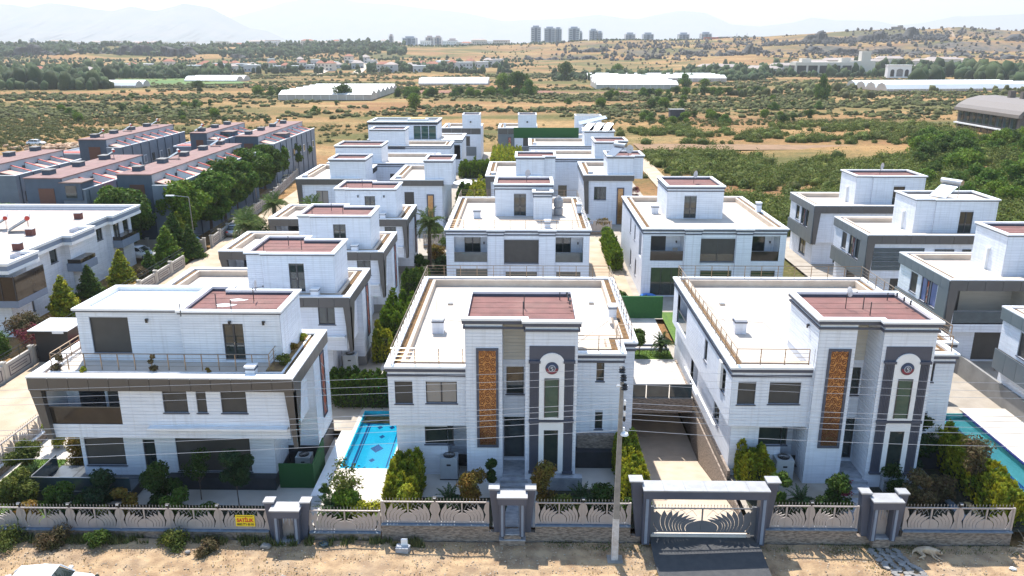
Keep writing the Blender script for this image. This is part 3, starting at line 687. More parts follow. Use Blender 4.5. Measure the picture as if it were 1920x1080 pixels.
def villa_back(name, label, ox, oy, Wd, D, T, dark=True, wins=(), gold=None, tz=9.5, fin=True, mirror=False):
    r = thing(name, label, 'villa', (ox, oy, 0), group='white two-storey villas of the estate')
    P = [(0, 0), (Wd, 0), (Wd, D), (0, D)]; e = .2 if dark else 0
    U = [(e, e), (Wd - e, e), (Wd - e, D - e), (e, D - e)]
    core, bd = MB(), MB(); walls(core, bd, U, -.3, 6.2 if dark else 6.9, wins, .3, 'SWE'); walls(core, bd, T, 6.3, tz, (), .3, 'SWE')
    core.build('wall', M_joint, r); bd.build('cladding', M_clad, r, kind='stuff')
    for w in wins: window(r, w)
    if gold: scroll_panel(r, 'S', e, gold[0], gold[1], gold[2], gold[3], .15, nx=0)
    if dark:
        bk = MB(); band(bk, P, 0, 6.15, 6.9, .25); bk.build('band_backing', M_gap, r)
        panels(r, 'S', 0, 0, Wd, 6.15, 6.9, M_comp, 1.4)
        panels(r, 'W', 0, 0, D, 6.15, 6.9, M_comp, 1.4)
        if fin: MB().prismY([(0, 6.15), (.3, 1.5), (.8, 1.5), (.7, 6.15)], -.02, .25).build('corner_fin', M_comp, r)
    else: stepped_cornice(r, P, 7.0)
    roof(r, P, 7.02, 6.5, .45, planter=.5)
    q = MB(); band(q, T, .12, tz - .25, tz - .05, 0); q.build('cornice', M_cornice, r)
    q = MB(); band(q, T, .18, tz - .05, tz + .1, 0); q.build('cornice_top', M_cap, r)
    roof(r, T, tz + .11, tz - .2, .17, deck=M_red, inner=M_cornice)
    chimney(r, .7, .7, 6.5, 1.0, .6, .6)
    return r
# ---------------------------------------------------------------- terrain
def hfun(X, Y):
    """ground height far from the estate: flat plain, then a low scarp with a plateau, higher to the right"""
    X = np.asarray(X, float); Y = np.asarray(Y, float)
    ang = X / np.maximum(Y, 1)
    top = 26 + np.interp(ang, [-.7, -.35, -.15, -.02, .04, .2, .27, .32, .38, .45, .52, .6, .75], [-2, 0, 0, 3, 6, 10, 15, 20, 24, 27, 29, 26, 23])
    s = np.interp(Y, [740, 960, 1130, 1180, 1330, 1400, 1500, 1700, 2600, 3400], [0, .16, .34, .56, .70, .96, 1.0, 1.0, .85, .6])
    n = (np.sin(X * .013 + Y * .004) + np.sin(X * .031 - Y * .021 + 2) * .6 + np.sin(X * .071 + Y * .05) * .35)
    z = top * s + n * 1.9 * np.interp(Y, [650, 1000, 1400, 1500], [0, 1, 1, .45])
    z = z + .5 * np.sin(X * .05) * np.sin(Y * .043) * np.interp(Y, [230, 400], [0, 1])
    hill = np.interp(X, [50, 75, 110, 150, 240], [0, 1.2, 3.5, 6, 6]) * np.interp(Y, [60, 120, 175, 210, 420], [.5, .9, .9, .1, 0])
    near = np.interp(Y, [30, 36, 60, 100], [-.42, -.42, -.2, -.06])
    pit = np.where((X > 4) & (X < 13) & (Y > 37) & (Y < 58), -4.0, 0.0)      # room for the garage ramp
    pit = pit + np.where((X > -16) & (X < -4) & (Y > 66) & (Y < 82), -1.2, 0.0)
    return np.maximum(z, 0) + hill + near + pit
def h1(x, y): return float(hfun(x, y))
def grid(name, xs, ys, hf, m, kind='structure'):
    X, Y = np.meshgrid(xs, ys); Z = hf(X, Y); n = len(xs); k = len(ys)
    V = np.stack([X, Y, Z], -1).reshape(-1, 3); idx = np.arange(n * k).reshape(k, n)
    F = np.stack([idx[:-1, :-1], idx[:-1, 1:], idx[1:, 1:], idx[1:, :-1]], -1).reshape(-1, 4)
    me = npmesh(name, V, F, m); me.polygons.foreach_set('use_smooth', np.ones(len(F), bool)); return link(name, me, kind=kind)
def npmesh(name, V, F, m):
    me = bpy.data.meshes.new(name); k = F.shape[1]
    me.vertices.add(len(V)); me.vertices.foreach_set('co', np.ascontiguousarray(V, dtype=np.float32).ravel())
    me.loops.add(F.size); me.loops.foreach_set('vertex_index', np.ascontiguousarray(F, dtype=np.int32).ravel())
    me.polygons.add(len(F)); me.polygons.foreach_set('loop_start', np.arange(0, F.size, k, dtype=np.int32))
    me.polygons.foreach_set('loop_total', np.full(len(F), k, dtype=np.int32))
    if m: me.materials.append(m)
    me.update(calc_edges=True); return me

def terrain_mat():
    m = bpy.data.materials.new('field_ground'); m.use_nodes = True; t = m.node_tree; N = t.nodes; L = t.links; b = N['Principled BSDF']
    b.inputs['Roughness'].default_value = 1; b.inputs['Specular IOR Level'].default_value = .1
    tc = N.new('ShaderNodeTexCoord')
    def noise(sc, det=6, st=(1, 1, 1), rough=.6):
        mp = N.new('ShaderNodeMapping'); mp.inputs['Scale'].default_value = st; L.new(tc.outputs['Object'], mp.inputs[0])
        n = N.new('ShaderNodeTexNoise'); n.inputs['Scale'].default_value = sc; n.inputs['Detail'].default_value = det; n.inputs['Roughness'].default_value = rough
        L.new(mp.outputs[0], n.inputs[0]); return n.outputs[0]
    def rng(x, a, c, lo=0, hi=1):
        r = N.new('ShaderNodeMapRange'); r.inputs[1].default_value = a; r.inputs[2].default_value = c; r.inputs[3].default_value = lo; r.inputs[4].default_value = hi
        L.new(x, r.inputs[0]); return r.outputs[0]
    def mix(f, a, c):
        x = N.new('ShaderNodeMix'); x.data_type = 'RGBA'; L.new(f, x.inputs[0])
        for i, v in ((6, a), (7, c)):
            if isinstance(v, tuple): x.inputs[i].default_value = (*v, 1)
            else: L.new(v, x.inputs[i])
        return x.outputs[2]
    def mul(a, c):
        x = N.new('ShaderNodeMath'); x.operation = 'MULTIPLY'; L.new(a, x.inputs[0])
        if isinstance(c, float): x.inputs[1].default_value = c
        else: L.new(c, x.inputs[1])
        return x.outputs[0]
    base = mix(rng(noise(.02, 6, (.45, 1, 1)), .4, .62), (.41, .235, .095), (.28, .13, .06))
    base = mix(rng(noise(.035, 7, (.4, 1, 1)), .52, .66), base, (.47, .31, .14))
    base = mix(rng(noise(.4, 8), .35, .7, 0, .8), base, (.2, .13, .06))
    green = mix(rng(noise(.6, 6), .4, .65), (.06, .078, .02), (.12, .12, .04))
    base = mix(mul(rng(noise(.016, 8, (.4, 1, 1), .62), .46, .58), .85), base, green)
    base = mix(rng(noise(1.1, 8, (1, 1, 1), .7), .52, .66, 0, .8), base, (.045, .057, .02))
    base = mix(rng(noise(4.5, 9, (1, 1, 1), .75), .5, .72, 0, .7), base, (.045, .055, .02))
    base = mix(rng(noise(2.3, 9, (1, 1, 1), .7), .56, .7, 0, .45), base, (.48, .36, .19))
    # steep scarp faces are bare grey rock
    g = N.new('ShaderNodeNewGeometry'); sp = N.new('ShaderNodeSeparateXYZ'); L.new(g.outputs['Normal'], sp.inputs[0])
    so = N.new('ShaderNodeSeparateXYZ'); L.new(tc.outputs['Object'], so.inputs[0])
    steep = mul(rng(sp.outputs[2], .992, .972), rng(so.outputs[1], 900, 1000))
    rock = mix(rng(noise(.12, 8, (1, 1, 3)), .4, .62), (.16, .13, .11), (.07, .075, .06))
    base = mix(mul(steep, rng(noise(.03, 6), .3, .55)), base, rock)
    sp2 = N.new('ShaderNodeMath'); sp2.operation = 'ADD'
    L.new(base, b.inputs['Base Color'])
    bp = N.new('ShaderNodeBump'); bp.inputs['Strength'].default_value = .9; bp.inputs['Distance'].default_value = .4
    L.new(noise(.7, 8, (1, 1, 1), .7), bp.inputs['Height']); L.new(bp.outputs[0], b.inputs['Normal'])
    return m
M_field = terrain_mat()
def geo(a, b, k, n): t = np.linspace(0, 1, n) ** k; return a + (b - a) * t
xs = np.concatenate([-geo(300, 3500, 1.8, 60)[::-1], np.linspace(-290, 290, 117), geo(300, 3500, 1.8, 60)])
ys = np.concatenate([np.linspace(-40, 900, 180), np.linspace(905, 1720, 170), np.linspace(1740, 4200, 60)])
grid('terrain', xs, ys, lambda X, Y: hfun(X, Y) - .25, M_field)
q = MB(); q.poly([(-22500, 4100, 8), (22500, 4100, 8), (22500, 23300, 8), (-22500, 23300, 8)]); struct('ground', q, mat('far_plain', (.18, .17, .1), 1))

# mountains: two ridges far away
def ridge(name, prof, dist, m, depth=2500, seed=3):
    rs = np.random.RandomState(seed); px = np.array([p[0] for p in prof], float); py = np.array([p[1] for p in prof], float)
    xx = np.linspace(px[0], px[-1], 420); yy = np.interp(xx, px, py)
    nz = sum(np.interp(np.arange(420), np.arange(0, 421, s), rs.randn(len(np.arange(0, 421, s)))) * s * .1 for s in (4, 10, 25))
    Xw = (xx - 985) / 1500 * dist / 0.96; zt = 24 + (88 - (yy - nz * .7 * (88 - yy) / 70)) / 1500 * dist * 1.0
    V = []; K = 9
    for k in range(K):
        t = k / (K - 1); jit = rs.randn(420) * 14 * (1 - t) * t * 4
        V.append(np.stack([Xw + jit, np.full(420, dist - depth * (1 - t) ** 1.2) + jit * 3, -10 + (zt + 10) * (t ** 1.35) + jit], -1))
    V = np.concatenate(V); idx = np.arange(K * 420).reshape(K, 420)
    F = np.stack([idx[:-1, :-1], idx[:-1, 1:], idx[1:, 1:], idx[1:, :-1]], -1).reshape(-1, 4)
    me = npmesh(name, V, F, m); return link(name, me, kind='structure')
M_mt = mat('mountain', (.12, .14, .12), 1, (.2, .18, .15), .004, 1)
ridge('mountains', [(-400, 45), (-200, 30), (0, 25), (45, 29), (85, 15), (130, 20), (170, 10), (240, 22), (275, 27), (310, 19), (350, 26), (400, 15), (450, 25), (480, 40), (510, 55), (540, 60), (590, 84), (760, 92), (1000, 95)], 10500, M_mt)
ridge('mountains', [(380, 70), (480, 38), (530, 26), (575, 14), (650, 5), (700, 12), (750, 14), (800, 20), (880, 30), (950, 44), (1040, 42), (1110, 36), (1175, 42), (1245, 28), (1292, 32), (1335, 50), (1385, 54), (1440, 46), (1470, 38), (1510, 43), (1577, 43), (1620, 52), (1665, 47), (1715, 37), (1815, 34), (1890, 28), (2100, 20), (2400, 40)], 15500, M_mt, seed=9)
# haze
hz = MB().box(-23000, -60, -12, 23000, 23500, 1700)
hm = bpy.data.materials.new('haze'); hm.use_nodes = True; hn = hm.node_tree; hn.nodes.remove(hn.nodes['Principled BSDF'])
pv = hn.nodes.new('ShaderNodeVolumePrincipled'); pv.inputs['Color'].default_value = (.95, .98, 1, 1); pv.inputs['Density'].default_value = .000135
pv.inputs['Anisotropy'].default_value = .2
hn.links.new(pv.outputs[0], hn.nodes['Material Output'].inputs['Volume'])
hz.build('haze', hm, None, kind='stuff')

# ---------------------------------------------------------------- near ground, street, yards
def sheet(name, pts, z, m, parent=None):
    mb = MB(); mb.poly([(*p, z) for p in pts]); return struct(name, mb, m, parent)
def rect(x0, y0, x1, y1): return [(x0, y0), (x1, y0), (x1, y1), (x0, y1)]
M_dirt = mat('dirt_road', (.43, .295, .165), 1, (.25, .16, .09), 1.6, 1, bump=1, bs=9, detail=14, stain=.35)
M_street = mat('sandy_street', (.5, .4, .29), .95, (.4, .3, .2), .5, 1, bump=.5, bs=9, detail=8, stain=.2)
def rough(a): return lambda X, Y: np.full(X.shape, a) + .035 * np.sin(X * 1.7 + Y) * np.sin(Y * 2.3 - X) - .06 * np.exp(-((Y - 33.1 - .25 * np.sin(X * .21)) / .2) ** 2) - .05 * np.exp(-((Y - 34.5 - .25 * np.sin(X * .21)) / .17) ** 2) + .03 * np.sin(X * .6) + .012 * np.sin(X * 7.1) * np.sin(Y * 8.3)
grid('dirt_road', np.linspace(-60, 70, 420), np.linspace(15, 35.7, 150), rough(-.46), M_dirt)
sheet('street', [(-38.4, 35.7), (-31.6, 35.7), (-32.4, 90), (-33.5, 120), (-34.4, 175), (-40.5, 175), (-39.6, 120), (-38.6, 80)], .02, M_street)
sheet('street_end', [(-38.4, 35.7), (-38.4, 20), (-31.6, 20), (-31.6, 35.7)], -.38, M_street)
# driveway: asphalt apron in front of the gate and a ramp down to the garage
q = MB(); q.poly([(6.7, 27, -.4), (11.7, 27, -.4), (12.0, 34.2, -.36), (12.0, 36.1, -.1), (6.5, 36.1, -.1), (6.5, 34.2, -.36)]); struct('driveway', q, M_asph)
M_ramp = mat('ramp_paving', (.5, .405, .305), .8, (.4, .32, .24), 1, .8, lines=(1, .3)); 
q = MB(); q.poly([(6.9, 36.1, -.1), (11.58, 36.1, -.1), (11.58, 37.6, -.1), (6.9, 37.6, -.1)]); q.poly([(6.9, 37.6, -.1), (11.58, 37.6, -.1), (11.58, 47.5, -2.35), (6.9, 47.5, -2.35)]); q.poly([(6.9, 47.5, -2.35), (11.58, 47.5, -2.35), (11.58, 56, -2.35), (6.9, 56, -2.35)])
struct('ramp', q, M_ramp)
q = MB(); q.box(6.6, 36.4, -2.6, 6.88, 50.4, .12); q.box(6.9, 56, -2.4, 11.6, 56.1, .9); q.box(6.72, 50.4, -2.4, 6.88, 56, .6); struct('retaining_wall', q, M_stone)
q = MB(); q.prismX([(36.6, .1), (36.6, -.5), (50.4, -3), (50.4, .1)], 11.62, 11.72); struct('retaining_wall', q, M_stone)
# terrace over the garage
q = MB(); q.box(6.75, 50.4, .72, 11.55, 68, 1.0); struct('terrace', q, M_deckg)
q = MB(); q.box(6.75, 50.28, -.05, 11.55, 50.39, .98); struct('terrace_fascia', q, M_stone)
t = thing('glass_balustrade', 'long clear glass balustrade along the white terrace above the garage', 'balustrade', (6.8, 50.45, 1.0))
for k in range(3): MB().box(.03 + k * 1.57, 0, 0, 1.54 + k * 1.57, .03, .95).build('glass_panel', M_bglass, t)
MB().tube((0, .015, .98), (4.7, .015, .98), .025).build('handrail', M_metal, t)
sheet('lawn', rect(6.8, 57.5, 11.5, 59.3), 1.012, M_lawn)
q = MB().box(6.8, 59.4, 1.0, 11.5, 59.7, 1.1).box(6.8, 60.3, 1.0, 11.5, 60.5, 1.12); struct('kerb', q, M_cornice)
t = tag(MB().box(7.5, 67.2, 1.0, 12.2, 67.45, 3.0).build('hedge_screen', M_fturf), 'long green artificial hedge screen between the two back gardens', 'hedge screen')
# yards
sheet('yard', rect(12.0, 36.4, 27.66, 50.25), -.02, M_yard); sheet('yard', rect(12.0, 50.25, 32, 63.5), -.02, M_yard); sheet('yard', rect(-11.2, 36.4, 6.6, 36.45), -.02, M_deckg)
sheet('yard', rect(-11.2, 36.45, 6.6, 42.35), -.02, M_deckg)
q = MB(); z = -.02
q.poly([(-11.2, 42.35, z), (-10.95, 42.35, z), (-10.95, 50.2, z), (-11.2, 50.2, z)]); q.poly([(-7.95, 42.35, z), (6.6, 42.35, z), (6.6, 50.2, z), (-7.95, 50.2, z)]); q.poly([(-11.2, 50.2, z), (6.6, 50.2, z), (6.6, 70, z), (-11.2, 70, z)])
struct('yard', q, M_deckg)
sheet('yard', rect(-31.3, 36.3, -11.25, 47.2), -.52, M_deckg)
q = MB().box(-13.2, 39.8, -.55, -11.2, 50.4, -.04).box(-11.45, 36.4, -.55, -11.2, 39.8, -.04); q = MB().box(-11.9, 39.3, -.55, -11.2, 50.4, -.03); struct('retaining_wall', q, M_cap)
sheet('yard', rect(-31.3, 47.2, -11.2, 72), -.02, M_yard); sheet('yard', rect(-31.3, 72, -11.2, 104), -.03, M_yard); sheet('yard', rect(-11.2, 77.05, -7.7, 104), -.03, M_yard); sheet('yard', rect(-7.7, 70, 24, 104), -.03, M_yard); sheet('yard', rect(-11.2, 70, -7.7, 70.95), -.03, M_yard); sheet('yard', rect(31, 40, 50, 104), -.035, M_yard)
sheet('yard', rect(-31.5, 104, 20, 150), -.03, M_yard); sheet('yard', rect(-27, 150, 14, 192), -.01, M_yard)
sheet('path', rect(12.8, 63.5, 31, 72), -.015, M_lawn)
sheet('path', rect(7.2, 70, 11, 104), .0, M_street)
# beds and lawns behind the fence
for (x0, y0, x1, y1, zz, m) in ((-30.8, 36.4, -28.2, 44, -.5, M_lawn), (-28.2, 36.4, -26, 41, -.49, M_lawn), (-26, 36.4, -13.5, 39.0, -.5, M_bed), (-10.9, 36.4, -7.7, 38.6, .0, M_lawn),
                            (-7.6, 36.4, -1.6, 39.2, .0, M_bed), (.8, 36.4, 6.5, 40.2, .0, M_bed), (12.3, 36.4, 16.8, 39.2, .0, M_bed), (19.6, 36.4, 27.2, 43.5, .0, M_bed)):
    sheet('garden_bed', rect(x0, y0, x1, y1), zz, m)
sheet('path', rect(-1.2, 36.4, .5, 39.5), .01, M_marble); sheet('path', rect(17.3, 36.4, 19.3, 39.5), .01, M_marble)
q = MB().box(23.2, 36.5, -.02, 23.6, 43.6, .1); struct('kerb', q, M_sill)
# strip of dark terrace tiles in front of the corner villa
t = thing('terrace_deck', 'dark tiled garden terrace with glass rails at the corner villa', 'terrace', (-27.6, 39.3, -.5))
MB().box(0, 0, 0, 5.6, 3.0, .55).build('base', M_plinth, t); M_tl = mat('dark_terrace_tile', (.1, .115, .13), .3, (.07, .08, .09), 2, 1)
for i in range(4):
    for j in range(2): MB().box(.1 + i * 1.37, .1 + j * 1.42, .55, .1 + i * 1.37 + 1.33, .1 + j * 1.42 + 1.38, .575).build('tile', M_tl, t)
o = MB().box(.0, .02, .55, 5.6, .05, 1.45).build('glass_rail', M_bglass, t); MB().tube((0, .03, 1.47), (5.6, .03, 1.47), .03).tube((0, .03, .62), (5.6, .03, .62), .02).build('rail', M_metal, o)
o = MB().box(.02, .06, .55, .05, 2.6, 1.45).build('glass_rail', M_bglass, t); MB().tube((.03, .03, 1.47), (.03, 2.6, 1.47), .03).tube((.03, .03, .62), (.03, 2.6, .62), .02).build('rail', M_metal, o)
# pools
def pool(label, x0, y0, x1, y1, m, stripes=True):
    t = thing('swimming_pool', label, 'pool', (x0, y0, 0)); w, l = x1 - x0, y1 - y0; z = -.35
    MB().box(0, 0, -.6, w, l, z - .2).build('basin', m, t)
    for nm, b in (('side_wall', (0, 0, z - .2, .06, l, -.02)), ('side_wall', (w - .06, 0, z - .2, w, l, -.02)), ('end_wall', (.06, l - .06, z - .2, w - .06, l, -.02)), ('end_wall', (.06, 0, z - .2, w - .06, .06, -.02))):
        MB().box(*b).build(nm, m, t)
    if stripes:
        for b in ((.45, .5, .6, l - 1.1), (w * .38 - .5, .3, w * .38 - .42, l - 1.4), (w - .42, .3, w - .34, l - 1.4)): MB().box(b[0], b[1], z - .199, b[2], b[3], z - .195).build('lane_stripe', M_poold, t)
        MB().box(.3, l - .75, z - .199, w - .3, l - .65, z - .192).build('lane_stripe', M_poold, t); MB().box(.3, l - 1.3, z - .199, w - .1, l - 1.15, z - .192).build('lane_stripe', M_poold, t)
        for dx, dy, s in ((0, 3.2, .42), (-.05, 1.7, .2), (.05, 4.8, .2), (-.35, .7, .16), (.45, .7, .16), (-.3, 6.1, .2), (.5, 6.1, .2)):
            cx, cy = w * .55 + dx, dy; MB().prism([(cx - s, cy), (cx, cy - s * 1.3), (cx + s, cy), (cx, cy + s * 1.3)], z - .199, z - .19).build('tile_diamond', M_poold, t)
    else:
        MB().box(w - .12, 0, -.05, w + .05, l, .0).build('edge_tiles', M_navy, t)
        MB().box(.9, 0, z - .199, 1.15, l, z - .19).build('lane_stripe', M_poold, t)
    wm = bpy.data.materials.get('water') or bpy.data.materials.new('water')
    wm.use_nodes = True; b = wm.node_tree.nodes['Principled BSDF']; wn_ = wm.node_tree.nodes.new('ShaderNodeTexNoise'); wn_.inputs['Scale'].default_value = 2.5; wn_.inputs['Detail'].default_value = 3; wb = wm.node_tree.nodes.new('ShaderNodeBump'); wb.inputs['Strength'].default_value = .22; wb.inputs['Distance'].default_value = .08; wm.node_tree.links.new(wn_.outputs[0], wb.inputs['Height']); b = wm.node_tree.nodes['Principled BSDF']; wm.node_tree.links.new(wb.outputs[0], b.inputs['Normal']); b.inputs['Base Color'].default_value = (.6, .9, 1, 1)
    b.inputs['Transmission Weight'].default_value = 1; b.inputs['Roughness'].default_value = .02; b.inputs['IOR'].default_value = 1.2
    wq = MB(); wq.poly([(.06, .06, z + .12), (w - .06, .06, z + .12), (w - .06, l - .06, z + .12), (.06, l - .06, z + .12)]); wq.build('water_surface', wm, t)
    return t
pool('turquoise pool with dark diamond tiles between the corner villa and the centre villa', -10.95, 42.35, -7.95, 50.2, M_pool)
t = pool('narrow teal pool with navy edge tiles behind the right hedge', 27.7, 36.8, 30.0, 50.2, M_teal, False); t.location.z = .12
sheet('yard', rect(30.06, 36.4, 33.2, 51), .1, M_deckg); sheet('yard', rect(27.66, 35.8, 33.2, 36.78), .1, M_deckg)
q = MB().box(33.2, 36.4, -.1, 33.4, 58, 1.5).box(26.2, 52.5, 0, 30, 52.7, 1.6); struct('retaining_wall', q, M_greyw)
t = pool('small teal pool half hidden behind the roof of the centre villa', -11.18, 71, -7.75, 77, M_teal, False)

# ---------------------------------------------------------------- houses of the estate
v = villa_band('corner_villa', 'big white villa at the left front corner with brown panel band and railed roof terrace', -26.85, 39.55, True, -.5)
villa_front('cornice_villa', 'centre front white villa with copper scroll panel and arched grey portal behind the concrete pole', -7.6, 41.3)
villa_front('cornice_villa', 'right front white villa with copper scroll panel, its long left side wall in sunlight', 11.65, 41.5, True)
for i, (x, y, lab) in enumerate(((-26.85, 54.2, 'white brown-banded villa directly behind the corner villa'),
                    (-26.7, 67.4, 'third white villa from the front in the left column, with spotted red tower roof'),
                    (-26.6, 81.2, 'fourth white villa in the left column, dark rooftop planter beside the palm tree'))):
    villa_band('band_villa', lab, x, y, False, 0, variant=(0, 3, 4)[i])
villa_rear('cornice_villa', 'white villa with railed flat roof and stone tank stack behind the centre front villa', -7.65, 76.2, True, True, M_bglass)
villa_rear('cornice_villa', 'white villa with brown balcony glass behind the right front villa, roof without railing', 11.7, 77.0, False, False, M_brglass)
villa_right('band_villa', 'right-hand white villa with grey panel bands beside the scrubland, farthest of its column', 32.6, 89.2, 3)
villa_right('band_villa', 'right-hand white villa with a solar water heater on its pale tower roof', 32.6, 74.6, 4)
villa_right('band_villa', 'right-hand white villa with violet window panes and a balcony under its grey band', 32.6, 59.3, 5)
villa_right('band_villa', 'white grey-banded villa cut by the right picture edge, nearest of its column', 32.9, 44.2, 6)
w2 = lambda x: [('S', .2, x, x + 1.2, 3.6, 5.3, 'sash')]
villa_back('back_villa', 'white band villa beside the left street with gold door strip behind the palm', -30.9, 107.2, 8.6, 13.5, [(4.6, .4), (9.4, .4), (9.4, 5.5), (4.6, 5.5)], True, [('S', .2, 2.6, 4.2, 3.5, 5.3, 'shutb')], (6.4, 7.3, 1.6, 5.2))
villa_back('back_villa', 'white band villa with tall gold door strip left of the middle lane', -18.0, 106.4, 7.1, 14, [(4.6, .3), (8.3, .3), (8.3, 5.8), (4.6, 5.8)], True, [('S', .2, 1.8, 3.1, 3.4, 5.3, 'shut')], (4.8, 5.8, .8, 5.0))
villa_back('back_villa', 'white band villa behind the railed roof in the middle of the back rows', -5.4, 109.9, 7.6, 14.3, [(4.2, .3), (8.0, .3), (8.0, 1.2), (9.6, 1.2), (9.6, 6), (4.2, 6)], True, [('S', .2, 1.2, 2.4, 3.5, 5.2, 'shut')], None)
villa_back('back_villa', 'white band villa with gold door strip and leaning solar panel beside the dirt track', 8.2, 111, 7.0, 13.5, [(3.3, .3), (6.8, .3), (6.8, 1.1), (8.3, 1.1), (8.3, 6), (3.3, 6)], True, [('S', .2, 1.5, 3.2, 3.5, 5.3, 'sash')], (4.7, 5.7, -.1, 5.2))
villa_back('back_villa', 'white cornice villa with tower behind the left band villas', -30.2, 122.5, 16, 12, [(1.2, .4), (8.2, .4), (8.2, 6.5), (1.2, 6.5)], False, [('S', 0, 9.5, 10.3, 4.2, 5.3, 'shut')], None, fin=False)
villa_back('back_villa', 'white cornice villa with a brown roof door, last but one on the left', -29.0, 145.2, 15.5, 7.5, [(1.2, -.0), (7.4, -.0), (7.4, 5), (1.2, 5)], False, [], None, tz=9.8, fin=False)
villa_back('back_villa', 'long white cornice villa with a wide roof and grey shutters in the middle back row', 1.2, 128.5, 13.5, 10, [(10.0, .2), (13.4, .2), (13.4, 1.6), (15.2, 1.6), (15.2, 7), (10.0, 7)], False, [('S', 0, 1.4, 2.5, 3.9, 6, 'shut'), ('S', 0, 1.4, 2.5, .6, 2.6, 'dark'), ('S', 0, 4.2, 5.6, .6, 2.6, 'dark')], None, fin=False)
villa_back('back_villa', 'white cornice villa carrying three tilted solar panels on its tower', .8, 145.8, 12.8, 12, [(10, .1), (15.2, .1), (15.2, 6.5), (10, 6.5)], False, [], None, fin=False)
for px, lab in ((-18.3, 'slate and white villa with square tower at the far left end of the middle lane'), (-5.9, 'slate and white villa with red lattice strip at the far end of the middle lane')):
    r = thing('back_villa', lab, 'villa', (px, 178, 0), group='white two-storey villas of the estate'); core, bd = MB(), MB()
    P = [(0, 0), (8.6, 0), (8.6, 11), (0, 11)]; wn = [('S', 0, 4.8, 6.2, 3.1, 5.2, 'shut')] if px < -10 else [('S', 0, 5.5, 7.0, 3.1, 5.2, 'shut')]
    walls(core, bd, P, -.3, 6.9, wn, .35, 'SE'); T = [(4.6, -.0), (8.4, -.0), (8.4, 5), (4.6, 5)] if px < -10 else [(4.4, .0), (8.4, .0), (8.4, 5), (4.4, 5)]
    walls(core, bd, T, 6.4, 9.8, (), .35, 'SE'); core.build('wall', M_joint, r); bd.build('cladding', M_clad, r, kind='stuff')
    for w in wn: window(r, w)
    panels(r, 'S', 0, 0, 8.6, 5.6, 6.9, M_comp, 2.1); panels(r, 'S', 0, 0, 7.6, .9, 2.9, M_compb, 2.1, .08)
    MB().box(-.05, -.12, 1.2, 3.6, -.02, 5.6).build('slate_panel', M_compb, r)
    if px > -10: lattice_panel(r, 'S', -.12, 2.2, 2.9, 2.6, 5.0)
    roof(r, P, 7.02, 6.5, .5, planter=.5); roof(r, T, 9.9, 9.6, .2, deck=M_red, inner=M_cornice)
    MB().tube((6.4, -.05, 8.3), (6.4, -.3, 8.3), .2, 8).build('round_vent', M_frame, r); MB().box(1.2, 1.4, 7, 1.7, 1.9, 7.9).build('chimney', M_cap, r)
# glass-roomed villa, left end
r = thing('glass_villa', 'far white villa with a glazed roof room and dark flat roof', 'villa', (-31.0, 159.5, 0)); core, bd = MB(), MB()
P = [(0, 0), (18.5, 0), (18.5, 12), (0, 12)]; walls(core, bd, P, -.3, 6.4, [('S', 0, 17, 18.2, 2.6, 5.4, 'dark')], .35, 'SE'); core.build('wall', M_joint, r); bd.build('cladding', M_clad, r, kind='stuff')
stepped_cornice(r, P, 6.5); roof(r, P, 6.52, 6.2, .5)
G = [(0, .6), (13.6, .6), (13.6, 10), (0, 10)]; ww = [('S', .6, 9 + i * 1.5, 10.4 + i * 1.5, 6.5, 9, 'dark') for i in range(3)]
core, bd = MB(), MB(); walls(core, bd, G, 6.2, 9.1, ww, .35, 'SE'); core.build('wall_upper', M_joint, r); bd.build('cladding', M_clad, r, kind='stuff')
for w in ww: window(r, w[:6] + ('green',))
stepped_cornice(r, G, 9.9); roof(r, G, 9.92, 9.6, .4, deck=M_compb); q = MB(); side(q, G, 9.0, 9.4); q.build('fascia', M_clad, r)
MB().box(7.5, 3, 9.6, 11.5, 5, 10.2).build('roof_bar', M_cap, r); MB().box(8, 3.5, 10.2, 11, 4.5, 10.35).build('roof_awning', mat('yellow_awning', (.7, .4, .05), .7), r)
r = thing('back_villa', 'farthest white villa with a big solar roof over its tower', 'villa', (8.2, 164, 0), group='white two-storey villas of the estate'); core, bd = MB(), MB()
P = [(0, 0), (9, 0), (9, 11), (0, 11)]; walls(core, bd, P, -.3, 6.9, (), .35, 'SE'); T = [(4, 0), (9, 0), (9, 5), (4, 5)]; walls(core, bd, T, 6.5, 8.8, (), .35, 'SE'); T2 = [(2.5, 9), (8, 9), (8, 13), (2.5, 13)]; walls(core, bd, T2, 6.5, 10, (), .35, 'SE')
core.build('wall', M_joint, r); bd.build('cladding', M_clad, r, kind='stuff'); roof(r, P, 7, 6.5, .5); roof(r, T, 8.9, 8.6, .2); roof(r, T2, 10.1, 9.8, .2)
stepped_cornice(r, T, 8.85)
q = MB(); q.poly([(2.8, -.3, 9.0), (8.3, -.3, 10.3), (8.3, 4, 10.5), (2.8, 4, 9.3)]); q.poly([(2.8, 4, 9.2), (8.3, 4, 10.4), (8.3, -.3, 10.2), (2.8, -.3, 8.9)]); q.build('solar_roof', mat('solar_panel_bright', (.45, .5, .56), .15, metal=.6), r)
tag(MB().box(-2.2, 158.5, 6.9, 10.5, 158.8, 8.9).build('fence_screen', M_fturf), 'green roof-terrace screen between the far white villas', 'screen')

